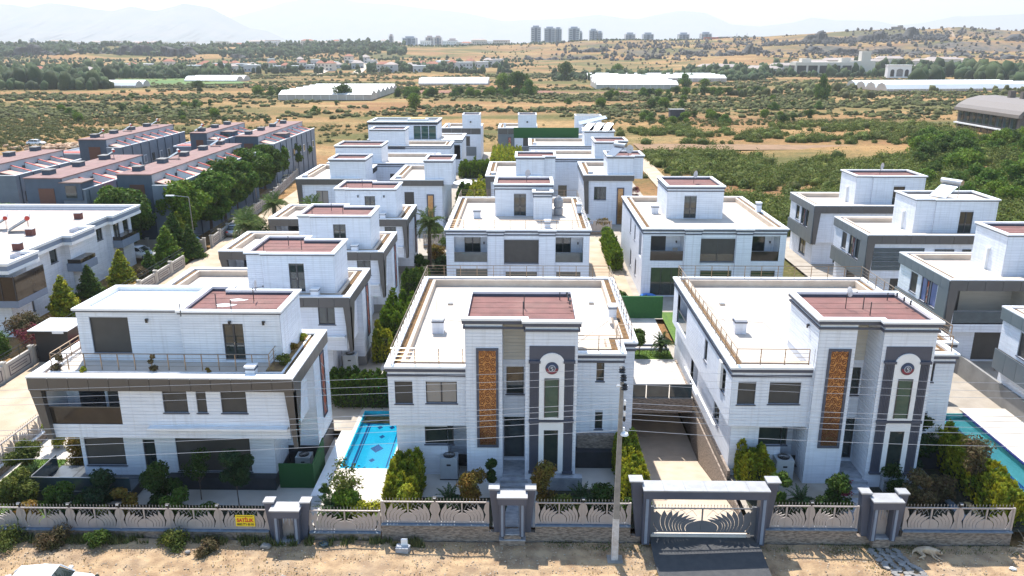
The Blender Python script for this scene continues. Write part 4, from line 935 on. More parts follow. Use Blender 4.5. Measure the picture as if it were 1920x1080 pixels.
# ---------------------------------------------------------------- terraced row houses
def row_house(label, X0, X1, Y0, Y1, zt=8.9, zl=7.6, te=2.4, tw=3.6, units=9, base=-.4, cabin=None, front_gap=3.7):
    r = thing('row_house', label, 'row houses', (X0, Y0, 0), group='slate and white row houses with red roofs'); w = X1 - X0; l = Y1 - Y0
    q = MB(); q.box(0, 0, base, w, l, zt - .02); q.build('wall', M_rowd, r)
    q = MB().box(-.1, -.1, zt - .02, w + .12, l + .1, zt + .1); q.build('roof', M_rroof, r)
    MB().box(w + .0, .3, zt - 2.2, w + .03, l - .3, zt - .03).build('upper_wall', mat('terrace_wall', (.42, .43, .45), .8), r)
    MB().box(w + .02, 0, base, w + te, l - .5, zl - 1.3).build('lower_wall', M_roww, r)
    q = MB(); q.box(w + te - .12, 0, zl - 1.3, w + te, l - .5, zl - .02).box(w + .03, 0, zl - 1.3, w + te - .12, .12, zl - .02); q.build('parapet', M_roww, r)
    q = MB(); q.box(w + te - .2, -.05, zl - .02, w + te + .06, l - .4, zl + .06).box(w + .05, -.05, zl - .02, w + te - .2, .16, zl + .06); q.build('coping', M_cap, r)
    s = (l - 1) / units
    for i in range(units):
        y = .6 + i * s
        if i and i < units:
            p = MB(); p.prismY([(w + .04, zl - 1.25), (w + te - .13, zl - 1.25), (w + te - .13, zl + .05), (w + .04, zt - .5)], y - .1, y + .06); o = p.build('divider', M_cap, r)
            p = MB(); p.prismY([(w + .04, zt - .5), (w + te - .05, zl + .05), (w + te - .05, zl + .13), (w + .04, zt - .42)], y - .16, y + .12); p.build('red_edge', M_rred, o)
        if i % 4 != 1: 
            p = MB(); p.prismY([(w + .04, zt - 1.0), (w + te * .8, zl - .15), (w + te * .8, zl - .05), (w + .04, zt - .9)], y + .2, y + s - .9); p.build('awning', M_tile, r)
        MB().box(w + .04, y + s - .8, zl - 1.2, w + .1, y + s - .25, zt - .8).build('terrace_door', M_frame, r)
        o = MB().box(w + te, y + .9, 1 + 2.9, w + te + .05, y + 2.0, 1 + 4.3).build('window', M_cap if i % 3 else M_frame, r); MB().box(w + te + .05, y + 1.0, 4.0, w + te + .07, y + 1.9, 5.2).build('pane', M_glass if i % 2 else M_roww, o)
        MB().tube((w + te + .06, y + .2, base), (w + te + .06, y + .2, zl - .2), .07, 5).build('drainpipe', M_rowd, r)
        if i % 2 == 0:
            c = MB().box(w * .2, y + s * .5, zt + .1, w * .2 + 1.0, y + s * .5 + 1.4, zt + .6).build('chimney_block', M_rowd, r); MB().box(w * .2 - .1, y + s * .5 - .1, zt + .62, w * .2 + 1.1, y + s * .5 + 1.5, zt + .7).build('chimney_slab', M_greyw, c)
    MB().box(w * .35, -.06, zt - 5.5, w * .78, -.005, zt - 1.2).build('brown_panel', M_brownd, r)
    if tw:
        MB().box(-tw, .5, base, -.02, l, zl - 1.2).build('lower_wall', M_roww, r); MB().box(-tw - .04, .45, zl - 1.2, -.03, .6, zl - 1.05).box(-tw - .05, .6, zl - 1.2, -tw + .1, l, zl - 1.05).build('coping', M_cap, r)
        MB().box(-tw - .02, .44, base, -tw + 1, .49, zl - 1.4).build('dark_panel', M_rowd, r)
        p = MB(); p.box(-tw + .4, 1, zl - 1.15, -.3, 3.5, zl - 1.0).build('red_edge', M_rred, r)
    if cabin is not None:
        o = MB().box(w + .03, cabin, zl - 1.3, w + te - .3, cabin + 3, zt - .5).build('cabin', M_rowd, r); MB().box(w - .1, cabin - .1, zt - .5, w + te - .1, cabin + 3.1, zt - .38).build('cabin_roof', mat('brown_roof', (.2, .13, .11), .8), o)
        MB().box(w + .6, cabin - .05, zl - 1.0, w + te - .9, cabin, zt - .8).build('cabin_window', M_glass, o)
    return r
row_house('row house block with red roof nearest the tall trees of the left street', -50.3, -46.1, 97.6, 130.5, tw=3.8, units=9)
row_house('long row house block at the far left edge of the field beside the parked car', -75.8, -71.2, 136, 163.5, tw=5, units=8)
row_house('short row house block in the middle of the far group with a roof cabin', -61.2, -58.2, 147, 168, te=2.6, tw=3.5, units=6, cabin=7)
row_house('rearmost right row house block behind the street trees', -50.8, -47, 141.5, 171, te=2.6, tw=3, units=8, cabin=9)
row_house('left row house block with a brown cladding panel behind the apartment building', -60.0, -55.6, 94.6, 116, te=2.8, tw=0, units=6, cabin=-.3)
row_house('row house block cut by the left edge of the picture', -75.5, -70.5, 105, 122, te=2.8, tw=3, units=5)

# ---------------------------------------------------------------- apartment building, left
r = thing('apartment_building', 'white apartment building with stepped grey-striped roof edge at the left, solar heaters on its roof', 'building', (-43.6, 64.4, 0))
P = [(-22, 0), (0, 0), (0, 4.6), (-1.2, 4.6), (-1.2, 10.5), (-.3, 10.5), (-.3, 15), (-1.6, 15), (-1.6, 20), (-1.0, 20), (-1.0, 26.5), (-22, 26.5)]
Pw = off(P, .9); core, bd = MB(), MB()
ww = []
for fc, pl, a, b in edges(Pw):
    if fc == 'E' and b - a > 3:
        ww += [(fc, pl, a + .6, a + 1.9, 3.4, 5.3, 'dark' if a < 6 else 'sash'), (fc, pl, b - 1.9, b - .7, 3.9, 5.3, 'dark'), (fc, pl, a + .8, a + 2.2, .4, 2.3, 'shutb')]
ww += [('S', Pw[0][1], -21 + i * 5, -18 + i * 5, 3.2, 5.4, 'grid') for i in range(4)] + [('S', Pw[0][1], -20.5 + i * 5, -19 + i * 5, .4, 2.4, 'sash') for i in range(4)]
walls(core, bd, Pw, -.4, 6.3, ww, .22, 'SE'); core.build('wall', M_joint, r); bd.build('cladding', M_clad, r, kind='stuff')
for w in ww: window(r, w)
for nm, a, b, o_, m in (('roof_band', 5.55, 5.85, .0, M_cap), ('roof_stripe', 5.87, 6.25, -.06, M_stripw), ('roof_band', 6.27, 6.5, .02, M_cap)):
    q = MB(); band(q, P, o_, a, b, .3); q.build(nm, m, r)
q = MB(); q.poly([(*p, 5.56) for p in P[::-1]]); q.build('soffit', M_cap, r)
roof(r, P, 6.52, 6.0, .25, deck=mat('apartment_roof', (.5, .43, .38), .9, (.42, .34, .29), .8, .8, stain=.2), inner=M_cap)
q = MB(); q.box(-4.2, -.3, 2.7, .6, .9, 3.3); q.box(-.3, .9, 2.7, .6, 4.0, 3.3); o = q.build('balcony', M_stripw, r)
q = MB(); q.box(-4.2, -.28, 3.3, .58, -.22, 5.4); q.box(.52, -.2, 3.3, .58, 4.0, 5.4); q.build('balcony_glass', M_brglass, o)
for k in range(5): MB().box(-4.2 + k * 1.17, -.33, 3.3, -4.14 + k * 1.17, -.28, 5.5).build('mullion', M_frame, o)
for (y0, y1, x) in ((11.2, 14.2, -.8), (21, 25, -1.5)):
    o = MB().box(x - .8, y0, 2.7, x + .7, y1, 3.5).build('balcony', M_stripw, r); MB().box(x - .7, y0 + .1, 3.5, x + .6, y1 - .1, 3.9).build('balcony_glass', M_brglass, o)
for x, y in ((-14, 3), (-6, 12.5), (-3.6, 6.5), (-5.5, 20.5)):
    o = MB().box(x, y, 6.0, x + .7, y + .6, 6.65).build('chimney', mat('brick_red_paint', (.14, .05, .04), .8), r); MB().box(x - .08, y - .08, 6.67, x + .78, y + .68, 6.75).build('chimney_cap', M_cap, o)
# ---------------------------------------------------------------- front fence, gates, pole
def bez(p0, p1, p2, n=8):
    return [((1 - t) ** 2 * p0[0] + 2 * t * (1 - t) * p1[0] + t * t * p2[0], (1 - t) ** 2 * p0[1] + 2 * t * (1 - t) * p1[1] + t * t * p2[1]) for t in [k / n for k in range(n + 1)]]
def blades(hw, h, sb, tips, mt, key):
    """meshes of the leaf blades of one half panel; x = -distance from the mid post"""
    if key in CACHE: return CACHE[key]
    out = []; T = .012
    def ex(poly):
        return MB().prismY(poly, -T, T).mesh('blade', mt)
    for i, (td, tv) in enumerate(tips):
        a, b = sb[i], sb[i + 1]; bulge = .17 if len(tips) < 6 else .14
        Lc = bez((-a * hw, 0), (-(max(a, td) + bulge) * hw, h * .5), (-td * hw, h * tv)); gap = .018
        nx = tips[i + 1] if i + 1 < len(tips) else (td - .17, tv - .1)
        Rc = bez((-b * hw - gap, 0), (-(max(b, nx[0]) + bulge) * hw - gap, h * .5), (-nx[0] * hw - gap, h * nx[1])) if i + 1 < len(tips) else bez((-b * hw - gap, 0), (-(b + bulge * .75) * hw - gap, h * .4), (-.01, h * .5))
        m = MB(); n = len(Lc); k = int(n * .78)
        R2 = Rc[:k] ; e = R2[-1]; tip = Lc[-1]
        R2 = R2 + [(e[0] + (tip[0] - e[0]) * j / (n - k), e[1] + (tip[1] - e[1]) * j / (n - k)) for j in range(1, n - k + 1)]
        for j in range(n - 1):
            a0, a1, b0, b1 = Lc[j], Lc[j + 1], R2[j], R2[j + 1]
            m.quad((a0[0], -T, a0[1]), (b0[0], -T, b0[1]), (b1[0], -T, b1[1]), (a1[0], -T, a1[1]))
            m.quad((a1[0], T, a1[1]), (b1[0], T, b1[1]), (b0[0], T, b0[1]), (a0[0], T, a0[1]))
            m.quad((a1[0], -T, a1[1]), (a1[0], T, a1[1]), (a0[0], T, a0[1]), (a0[0], -T, a0[1]))
        out.append(m.mesh('blade', mt))
    s0 = sb[0] + .03
    out.append(ex([(-hw, 0), (-s0 * hw, 0), (-(s0 + .1) * hw, h * .38), (-(s0 + .02) * hw, h * .62), (-(s0 + .06) * hw, h * .85), (-(s0 + .13) * hw, h), (-hw, h)]))
    e = sb[-1]; out.append(ex([(0, 0)] + [(min(p[0] + .012, 0), max(p[1] - .012, 0)) for p in bez((-e * hw, 0), (-(e + (.13 if len(tips) < 6 else .105)) * hw, h * .4), (0, h * .5))][::-1]))
    CACHE[key] = out; return out
F_SB = [.80, .69, .56, .43, .31]; F_T = [(.61, .9), (.39, .79), (.21, .7), (.06, .62)]
F6_SB = [.86, .76, .66, .57, .48, .40, .32]; F6_T = [(.86, .94), (.68, .92), (.52, .88), (.37, .8), (.22, .7), (.07, .58)]
G_SB = [.84, .74, .66, .59, .53, .48, .42, .37, .30]; G_T = [(.9, .9), (.74, .93), (.6, .93), (.46, .9), (.34, .83), (.24, .74), (.14, .64), (.1, .55)]
def fence_panel(root, x0, x1, z0, z1, style=0, mt=None, finials=True):
    mt = mt or M_taupe; w = x1 - x0; h = z1 - z0 - .12; hw = w / 2 - .03; f = MB()
    f.box(-w / 2, -.03, 0, w / 2, .03, .06).box(-w / 2, -.03, h + .06, w / 2, .03, h + .12).box(-w / 2, -.032, .06, -w / 2 + .05, .032, h + .06).box(w / 2 - .05, -.032, .06, w / 2, .032, h + .06)
    f.box(-.035, -.034, .06, .035, .034, h + .06)
    o = link('fence_panel', f.mesh('fence_panel', mt), root, ((x0 + x1) / 2, 0, z0))
    sb, tp = (F_SB, F_T) if style == 0 else ((F6_SB, F6_T) if style == 1 else (G_SB, G_T))
    bl = blades(hw, h, sb, tp, mt, ('bl', style, round(hw, 2), round(h, 2), mt.name))
    for s in (1, -1):
        for me in bl: link('blade', me, o, (0, .001 * s, .06), sc=(s, 1, 1))
    a = MB()                                        # thin arcs under the top rail
    for s in (1, -1):
        for c in (.1, .3, .48):
            pr = None
            for k in range(7):
                t = k / 6; p = (s * hw * (c + .2 * t), h * (1.02 - .38 * (1 - t) ** 2 * (1 - c)))
                q = (s * hw * (c + .22 - .26 * t), h * (1.02 - .3 * (1 - t) ** 2 * (1 - c)))
                if pr: a.tube((pr[0][0], 0, pr[0][1] + .04), (p[0], 0, p[1] + .04), .009, 4); a.tube((pr[1][0], 0, pr[1][1] + .04), (q[0], 0, q[1] + .04), .009, 4)
                pr = (p, q)
    a.build('scrollwork', mt, o)
    if finials:
        sp = MB(); n = int(w / .165)
        for i in range(n):
            x = -w / 2 + (i + .5) * w / n; sp.tube((x, 0, h + .12), (x, 0, h + .22), .008, 4); sp.lathe(x, 0, [(.006, h + .2), (.022, h + .25), (.004, h + .33)], 5)
        sp.build('finials', mt, o, kind='stuff')
def fence(name_lbl, x0, x1, y, zg, zs, zt, n, style=0, lamps=True):
    r = thing('front_fence', name_lbl, 'fence', (x0, y, 0)); w = x1 - x0; s = w / n
    MB().box(0, -.12, zg, w, .12, zs - .06).build('base_wall', M_stone, r)
    MB().box(-.0, -.2, zs - .06, w, .2, zs).build('wall_sill', M_sill, r)
    for i in range(n): fence_panel(r, i * s + .05, (i + 1) * s - .05, zs + .02, zt, style)
    for i in range(n + 1):
        x = min(max(i * s, .04), w - .04); MB().box(x - .045, -.05, zs, x + .045, .05, zt + .02).build('post', M_taupe, r)
        if lamps and 0 < i < n:
            c = MB().box(x - .04, -.04, zt + .02, x + .04, .04, zt + .2).box(x - .1, -.1, zt + .2, x + .1, .02, zt + .28).build('post_lamp', M_black, r)
            q = MB().box(x - .07, -.112, zt + .215, x + .07, -.1, zt + .265).build('lamp_glass', M_cap, c)
    return r
Y0 = 35.93
fence('long taupe leaf-pattern fence with stone base left of the left gate, carrying the yellow sign', -31.2, -13.15, Y0, -.6, .03, 1.22, 7)
fence('short low taupe fence between the left gate and the stone wall step, by the pool', -11.05, -7.35, Y0, -.6, .0, 1.2, 1, 1, False)
fence('taupe leaf-pattern fence in front of the centre villa, left of its gate', -7.3, -1.75, Y0, -.6, .5, 1.76, 2)
fence('taupe leaf-pattern fence between the centre gate and the driveway gate, behind the pole', .62, 5.5, Y0, -.6, .52, 1.76, 2)
fence('taupe leaf-pattern fence between the driveway gate and the right gate', 12.2, 17.05, Y0, -.6, .42, 1.7, 2)
fence('taupe leaf-pattern fence at the right end of the frontage', 19.35, 24.9, Y0, -.6, .38, 1.66, 2)
def leaf_gate(label, x, z0, zt, open_=False, w=2.3):
    """little gate house: two outward-leaning piers, lintel canopy, jambs and a narrow leaf-pattern gate"""
    r = thing('garden_gate', label, 'gate', (x, Y0, z0)); h = zt - z0; c = w / 2
    for s in (-1, 1):
        q = MB(); a, b = (s * (c - .02), s * (c - .52)); bt, bb = s * (c - .12), s * (c - .52)
        q.prismY(sorted_ccw([(s * (c + .02), h), (s * (c - .48), h), (s * (c - .5), 0), (s * (c - .22), 0)]), -.15, .3)
        o = q.build('pier', M_pier, r); xx = sorted((s * (c + .06), s * (c - .5))); MB().box(xx[0], -.2, h, xx[1], .35, h + .08).build('pier_cap', M_pcap, o)
        xx = sorted((s * (c - .5), s * (c - .78))); MB().box(xx[0], -.5, -.05, xx[1], .1, h - .25).build('jamb', M_pier, r)
        xx = sorted((s * (c - .58), s * (c - .7))); MB().box(xx[0], -.56, 0, xx[1], -.5, h - .3).build('jamb_rib', M_stripw, r)
    for sg in (-1, 1):
        xx = sorted((sg * (c + .35), sg * (c - .72))); MB().box(xx[0], -.14, -.6 - z0, xx[1], .13, -.02).build('base_wall', M_stone, r)
    MB().box(-c + .72, -.45, -.62 - z0, c - .72, .3, -.03).build('base', M_stone, r)
    o = MB().box(-c + .42, -.62, h - .6, c - .42, .15, h - .2).build('lintel', M_pier, r); MB().box(-c + .38, -.68, h - .2, c - .38, .2, h - .13).build('lintel_cap', M_pcap, o)
    MB().box(-c + .78, -.4, -.02, c - .78, .1, .04).build('threshold', M_marble, r)
    wg = 2 * c - 1.6
    if not open_:
        m = MB(); m.box(-wg / 2, -.02, .08, -wg / 2 + .04, .02, h - .62).box(wg / 2 - .04, -.02, .08, wg / 2, .02, h - .62).box(-wg / 2, -.02, h - .66, wg / 2, .02, h - .62).box(-wg / 2, -.02, .06, wg / 2, .02, .12)
        o = m.build('gate_leaf', M_taupe, r); H = h - .7; k = MB()
        for s in (-1, 1):
            for (b0, b1, tx, tz) in ((.02, .18, .02, .95), (.2, .33, .28, .85), (.35, .47, .42, .62)):
                k.prismY(sorted_ccw([(s * b0 * wg, .1), (s * b1 * wg, .1), (s * (b1 + .06) * wg, .1 + H * tz * .55), (s * (tx + .04) * wg, .1 + H * tz), (s * (b0 - .0) * wg, .1 + H * tz * .6)]), -.012, .012)
        k.prismY(sorted_ccw([(-wg / 2 + .04, .1), (wg / 2 - .04, .1), (wg * .3, H * .55), (0, H * .5), (-wg * .3, H * .55)]), -.02, -.013); k.build('leaf_blades', M_taupe, o)
    else:
        o = MB().box(wg / 2 - .04, .0, .08, wg / 2, 1.1, h - .7).build('gate_leaf', M_stripw, r); MB().box(wg / 2 - .08, .9, 1.0, wg / 2 - .04, 1.0, 1.1).build('handle', M_metal, o)
        for k in range(3): MB().box(-wg / 2 - .05, -.95 - 0 * k, -.9, wg / 2 + .15, -.5, -.62).build('step', M_marble, r) if k == 0 else None
    return r
def sorted_ccw(p):
    cx = sum(a for a, b in p) / len(p); cy = sum(b for a, b in p) / len(p)
    return sorted(p, key=lambda q: math.atan2(q[1] - cy, q[0] - cx))
leaf_gate('closed pedestrian gate between blue-grey piers, left of the yard with the pool', -12.1, -.45, 1.68)
leaf_gate('open pedestrian gate between blue-grey piers in front of the centre villa', -.55, .1, 2.55, True)
leaf_gate('closed pedestrian gate between blue-grey piers in front of the right villa', 18.2, .05, 2.48)
r = thing('driveway_gate', 'wide driveway gate under a long blue-grey portal beam with open sky-lit leaf pattern', 'gate', (9.15, Y0, -.1))
for s in (-1, 1):
    q = MB(); q.prismY(sorted_ccw([(s * 3.7, 3.12), (s * 3.15, 3.12), (s * 3.05, 0), (s * 3.35, 0)]), -.1, .45); o = q.build('pier', M_pier, r)
    xx = sorted((s * 3.8, s * 3.1)); MB().box(xx[0], -.15, 3.12, xx[1], .5, 3.19).build('pier_cap', M_pcap, o)
    xx = sorted((s * 3.8, s * 3.12)); MB().box(xx[0], -.14, -.5, xx[1], .13, -.01).build('base_wall', M_stone, r)
    xx = sorted((s * 3.1, s * 2.72)); MB().box(xx[0], -.55, -.2, xx[1], .0, 2.45).build('jamb', M_pier, r)
    xx = sorted((s * 3.0, s * 2.85)); MB().box(xx[0], -.6, -.1, xx[1], -.56, 2.45).build('jamb_rib', M_stripw, r)
o = MB().box(-3.12, -.58, 2.45, 3.12, .3, 2.9).build('portal_beam', M_pier, r)
for k in range(6): MB().box(-3.16 + k * 1.053, -.64, 2.9, -3.16 + k * 1.053 + 1.045, .36, 2.97).build('beam_cap', M_pcap, o)
M_gateg = mat('gate_grey_metal', (.14, .145, .16), .45)
fence_panel(r, -2.65, 2.65, .2, 1.62, 2, M_gateg)
for s in (-1, 1):
    xx = sorted((s * 2.72, s * 2.5)); q = MB(); q.box(xx[0], -.06, .1, xx[1], .06, 1.7); q.build('gate_post', M_gateg, r)
MB().box(-2.6, -.12, -.02, 2.3, .05, .12).build('bottom_track', mat('track_cream', (.6, .56, .5), .5), r)
# yellow sale sign
r = thing('sale_sign', 'yellow for-sale sign reading SATILIK in red tied to the left fence', 'sign', (-14.35, Y0 - .07, .58))
M_yel = mat('sign_yellow', (.85, .62, .02), .6); M_sred = mat('sign_red', (.6, .03, .02), .6)
MB().box(-.5, -.008, -.33, .5, .008, .33).build('board', M_yel, r)
def text(s, x, z, size, m, parent, y, width=None, bold=0, name='lettering'):
    c = bpy.data.curves.new(name, 'FONT'); c.body = s; c.size = size; c.align_x = 'CENTER'; c.align_y = 'CENTER'; c.extrude = .002; c.offset = bold
    o = bpy.data.objects.new(name, c); COL.objects.link(o); bpy.context.view_layer.update()
    if width: k = width / max(o.dimensions[0], .01)
    else: k = 1
    dg = bpy.context.evaluated_depsgraph_get(); me = bpy.data.meshes.new_from_object(o.evaluated_get(dg)); bpy.data.objects.remove(o)
    me.materials.clear(); me.materials.append(m); t = link(name, me, parent, (x, y, z)); t.rotation_euler = (pi / 2, 0, 0); t.scale = (k, 1, 1); return t
text('SATİLIK', 0, .02, .28, M_sred, r, -.012, .88, .012); q = MB()
for k in range(17): q.box(-.42 + k * .05, -.012, .225, -.42 + k * .05 + .036, -.009, .275)      # top line too small to read in the photograph
q.build('small_print', mat('print_brown', (.25, .14, .02), .7), r, kind='stuff'); text('0552 791 03 03', 0, -.22, .17, M_black, r, -.012, .86, .006)
# street corner fence behind the left garden
r = thing('side_fence', 'taupe leaf-pattern fence with finials along the left side garden by the street', 'fence', (-31.3, 36.3, 0)); r.rotation_euler = (0, 0, R_(90))
MB().box(0, -.12, -.6, 18, .12, -.0).build('base_wall', M_stone, r); MB().box(0, -.2, .0, 18, .2, .06).build('wall_sill', M_cap, r)
for i in range(7): fence_panel(r, i * 2.57 + .05, (i + 1) * 2.57 - .05, .08, 1.25, 0)
# boundary wall along the far side of the street
M_wl = mat('cream_wall', (.5, .46, .4), .9, (.4, .36, .31), 1.2, .9); M_wd = mat('wall_recess_dark', (.12, .1, .12), .9)
def street_wall(label, pts):
    r = thing('boundary_wall', label, 'wall', (pts[0][0], pts[0][1], 0)); k = 0
    for (xa, ya), (xb, yb) in zip(pts, pts[1:]):
        L = math.hypot(xb - xa, yb - ya); n = max(1, round(L / 3.6)); an = math.atan2(yb - ya, xb - xa); s = L / n
        key = ('wallpanel', round(s, 2))
        if key not in CACHE:
            m = MB().box(.15, -.1, -.3, s - .15, .1, 1.25); d = MB()
            for z0, z1, x0, x1 in ((.2, .26, .45, s - .45), (.95, 1.01, .45, s - .45), (.26, .95, .45, .52), (.26, .95, s - .52, s - .45), (.5, .56, .7, s - .9), (.7, .76, .7, s - .9)):
                d.box(x0, -.125, z0, x1, -.101, z1); 
            CACHE[key] = (m.mesh('wall_panel', M_wl), d.mesh('key_pattern', M_wd), MB().box(-.15, -.15, -.3, .15, .15, 1.4).box(-.2, -.2, 1.4, .2, .2, 1.5).mesh('wall_post', M_wl))
        for i in range(n):
            x, y = xa + (xb - xa) * i / n - pts[0][0], ya + (yb - ya) * i / n - pts[0][1]
            o = link('wall_panel', CACHE[key][0], r, (x, y, 0), an); link('key_pattern', CACHE[key][1], o); link('wall_post', CACHE[key][2], r, (x, y, 0), an)
            rl = None
    q = MB()
    for (xa, ya), (xb, yb) in zip(pts, pts[1:]): 
        for z in (1.75, 2.05): q.tube((xa - pts[0][0], ya - pts[0][1], z), (xb - pts[0][0], yb - pts[0][1], z), .02, 4)
        L = math.hypot(xb - xa, yb - ya)
        for i in range(int(L / 1.8) + 1):
            t = i * 1.8 / L; q.tube((xa + (xb - xa) * t - pts[0][0], ya + (yb - ya) * t - pts[0][1], 1.2), (xa + (xb - xa) * t - pts[0][0], ya + (yb - ya) * t - pts[0][1], 2.1), .025, 4)
    q.build('top_rail', M_black, r); return r
street_wall('cream boundary wall with dark key pattern across the street, beside the apartment building', [(-38.8, 30), (-38.9, 62), (-38.9, 88)])
street_wall('cream boundary wall along the far street in front of the row houses', [(-39.2, 97), (-41, 125), (-45.5, 165)])
street_wall('cream garden wall behind the apartment building', [(-39.5, 95.5), (-50, 95.3), (-60, 92.5)])
r = thing('gate_pavilion', 'dark roofed gate shelter behind the corner villa roof', 'shelter', (-38.5, 58.6, 0))
MB().box(0, 0, 0, 2.6, 2.5, 2.5).build('body', M_black, r); MB().box(-.3, -.28, 2.5, 2.8, 2.8, 2.7).build('fascia', M_black, r); MB().box(-.35, -.32, 2.7, 2.85, 2.85, 2.76).build('roof', M_cap, r); MB().box(1.6, -.32, 2.52, 2.5, -.3, 2.69).build('sign_plate', M_cap, r)

# concrete pole and wires
PX, PY = 4.55, 34.3
r = thing('utility_pole', 'tall concrete utility pole with white painted foot and insulators at the front', 'utility pole', (PX, PY, -.46))
q = MB(); q.prism(rect(-.19, -.14, .19, .14), 0, 2.3); me = q; 
def taper(z0, z1, w0, w1, m, nm, par):
    q = MB(); v = [(-w0, -w0 * .75, z0), (w0, -w0 * .75, z0), (w0, w0 * .75, z0), (-w0, w0 * .75, z0), (-w1, -w1 * .75, z1), (w1, -w1 * .75, z1), (w1, w1 * .75, z1), (-w1, w1 * .75, z1)]
    q.v = v; q.f = [(3, 2, 1, 0), (4, 5, 6, 7), (0, 1, 5, 4), (1, 2, 6, 5), (2, 3, 7, 6), (3, 0, 4, 7)]; return q.build(nm, m, par)
taper(0, 2.4, .165, .145, mat('whitewash', (.55, .54, .54), .9, (.4, .37, .34), 5, 1), 'painted_foot', r); taper(2.401, 9.6, .145, .08, M_conc, 'shaft', r)
MB().box(-.36, -.34, -.12, .4, .34, .07).build('footing', M_conc, r)
for k, z in enumerate((9.2, 9.65, 10.05)):
    x = (.12, .06, -.02)[k]; o = MB().lathe(x, 0, [(.06, z), (.17, z + .04), (.11, z + .1), (.17, z + .16), (.11, z + .22), (.15, z + .28), (.05, z + .34)], 10).build('insulator', M_black, r)
MB().tube((-.25, -.1, 9.45), (.3, .1, 9.35), .05, 6).build('crossarm', M_white, r)
wz = (8.55, 8.28, 8.0, 7.72, 7.15)
for k, z in enumerate(wz): MB().lathe(.17, -.05, [(.04, z - .1), (.06, z - .05), (.06, z + .12), (.04, z + .16)], 8).build('insulator', M_white if k % 2 == 0 else M_black, r)
MB().lathe(.2, -.12, [(.02, 6.9), (.2, 6.96), (.16, 7.06), (.03, 7.12)], 12).build('service_loop', M_white, r)
M_wire = mat('wire_aluminium', (.4, .4, .41), .5, metal=.2)
def wire(label, p0, p1, sag, rad=.011):
    q = MB(); pr = None; n = 20; a = np.array(p0, float); b = np.array(p1, float)
    for i in range(n + 1):
        t = i / n; p = a + (b - a) * t; p[2] -= sag * 4 * t * (1 - t)
        if pr is not None: q.tube(tuple(pr - a), tuple(p - a), rad, 4)
        pr = p
    o = q.build('overhead_wire', M_wire); o.location = tuple(a); tag(o, label, 'wire', 'overhead wires on the concrete pole'); return o
ordn = ('topmost', 'second highest', 'third highest', 'fourth highest', 'lowest')
for k, z in enumerate(wz):
    zz = z - .46
    wire(f'{ordn[k]} low-voltage wire running left from the concrete pole', (PX + .17, PY, zz), (-34, PY - .8, (6.4, 6.15, 5.9, 5.55, 4.9)[k]), .12 + .02 * k)
    wire(f'{ordn[k]} low-voltage wire running right from the concrete pole', (PX + .17, PY, zz), (37, PY + .2, (7.6, 7.4, 7.1, 6.85, 6.15)[k]), .35 + .03 * k)
for k, z in enumerate((9.05, 9.4, 9.8)):
    wire(('lower', 'middle', 'upper')[k] + ' high-voltage wire leading left from the pole head', (PX, PY, z), (-34, PY - .8, z - 1.25), .12, .008)
    wire(('lower', 'middle', 'upper')[k] + ' high-voltage wire leading right from the pole head', (PX, PY, z), (37, PY, z - .55), .3, .008)
# ---------------------------------------------------------------- small equipment
def ac_unit(label, x, y, z):
    r = thing('heat_pump', label, 'air conditioner', (x, y, z)); MB().box(-.5, -.42, .05, .5, .42, 1.35).build('casing', mat('ac_grey', (.42, .44, .45), .5), r)
    MB().lathe(0, 0, [(.34, 1.35), (.34, 1.42), (.3, 1.43)], 16).build('fan_ring', M_black, r); g = MB()
    for k in range(8): a = k * pi / 8; g.tube((-.3 * cos(a), -.3 * sin(a), 1.44), (.3 * cos(a), .3 * sin(a), 1.44), .01, 4)
    g.build('fan_guard', M_metal, r); MB().box(-.12, -.44, .9, .12, -.42, 1.0).build('badge', M_black, r); MB().box(-.52, -.44, 0, .52, .44, .05).build('feet', M_black, r)
    return r
ac_unit('grey heat pump beside the bench recess of the centre villa', -4.3, 41.5, 0); ac_unit('grey heat pump beside the yellow hedge of the right villa', 15.0, 41.6, 0)
ac_unit('heat pump inside the green hedge screen of the corner villa', -13.2, 43.0, -.5).scale = (.9, .9, .75); ac_unit('heat pump under the overhang of the second villa', -13.4, 57.4, 0)
r = thing('hedge_screen', 'artificial green hedge screen around the heat pump of the corner villa', 'hedge screen', (-14.1, 40.9, -.5))
MB().box(0, 0, 0, 1.9, .08, 1.55).build('front_panel', M_fturf, r); MB().prismX([(0, 0), (2.6, 0), (2.6, 1.9), (0, 1.5)], 1.92, 2.0).build('side_panel', M_fturf, r)
for lab, x, y in (('black garden bench beside the heat pump of the centre villa', -3.4, 42.2), ('black garden bench beside the heat pump of the right villa', 15.95, 42.4)):
    r = thing('garden_bench', lab, 'bench', (x, y, 0)); MB().box(-.45, -.2, .4, .45, .2, .45).build('seat', M_black, r); MB().box(-.45, .16, .45, .45, .2, .95).build('backrest', M_black, r)
    for a in (-.4, .4):
        for b in (-.16, .16): MB().box(a - .02, b - .02, 0, a + .02, b + .02, .4).build('leg', M_black, r)
def dish(label, x, y, z, rz=2.2, s=.45):
    r = thing('satellite_dish', label, 'satellite dish', (x, y, z), rz); MB().tube((0, 0, 0), (0, 0, .9), .025, 6).build('mast', M_black, r)
    q = MB(); n = 14; R = s
    for j in range(4):
        for k in range(n):
            P_ = []
            for jj, kk in ((j, k), (j, k + 1), (j + 1, k + 1), (j + 1, k)):
                rr = R * jj / 4; t = 2 * pi * kk / n; P_.append((rr * cos(t), -.12 - .35 * (rr ** 2), 1.0 + rr * sin(t)))
            q.quad(*P_)
    o = q.build('reflector', mat('dish_white', (.6, .6, .6), .5), r, smooth=True); MB().tube((0, -.12, .9), (0, -.6, .95), .012, 4).tube((0, -.6, .92), (0, -.6, 1.02), .03, 5).build('feed_arm', M_black, r)
    return r
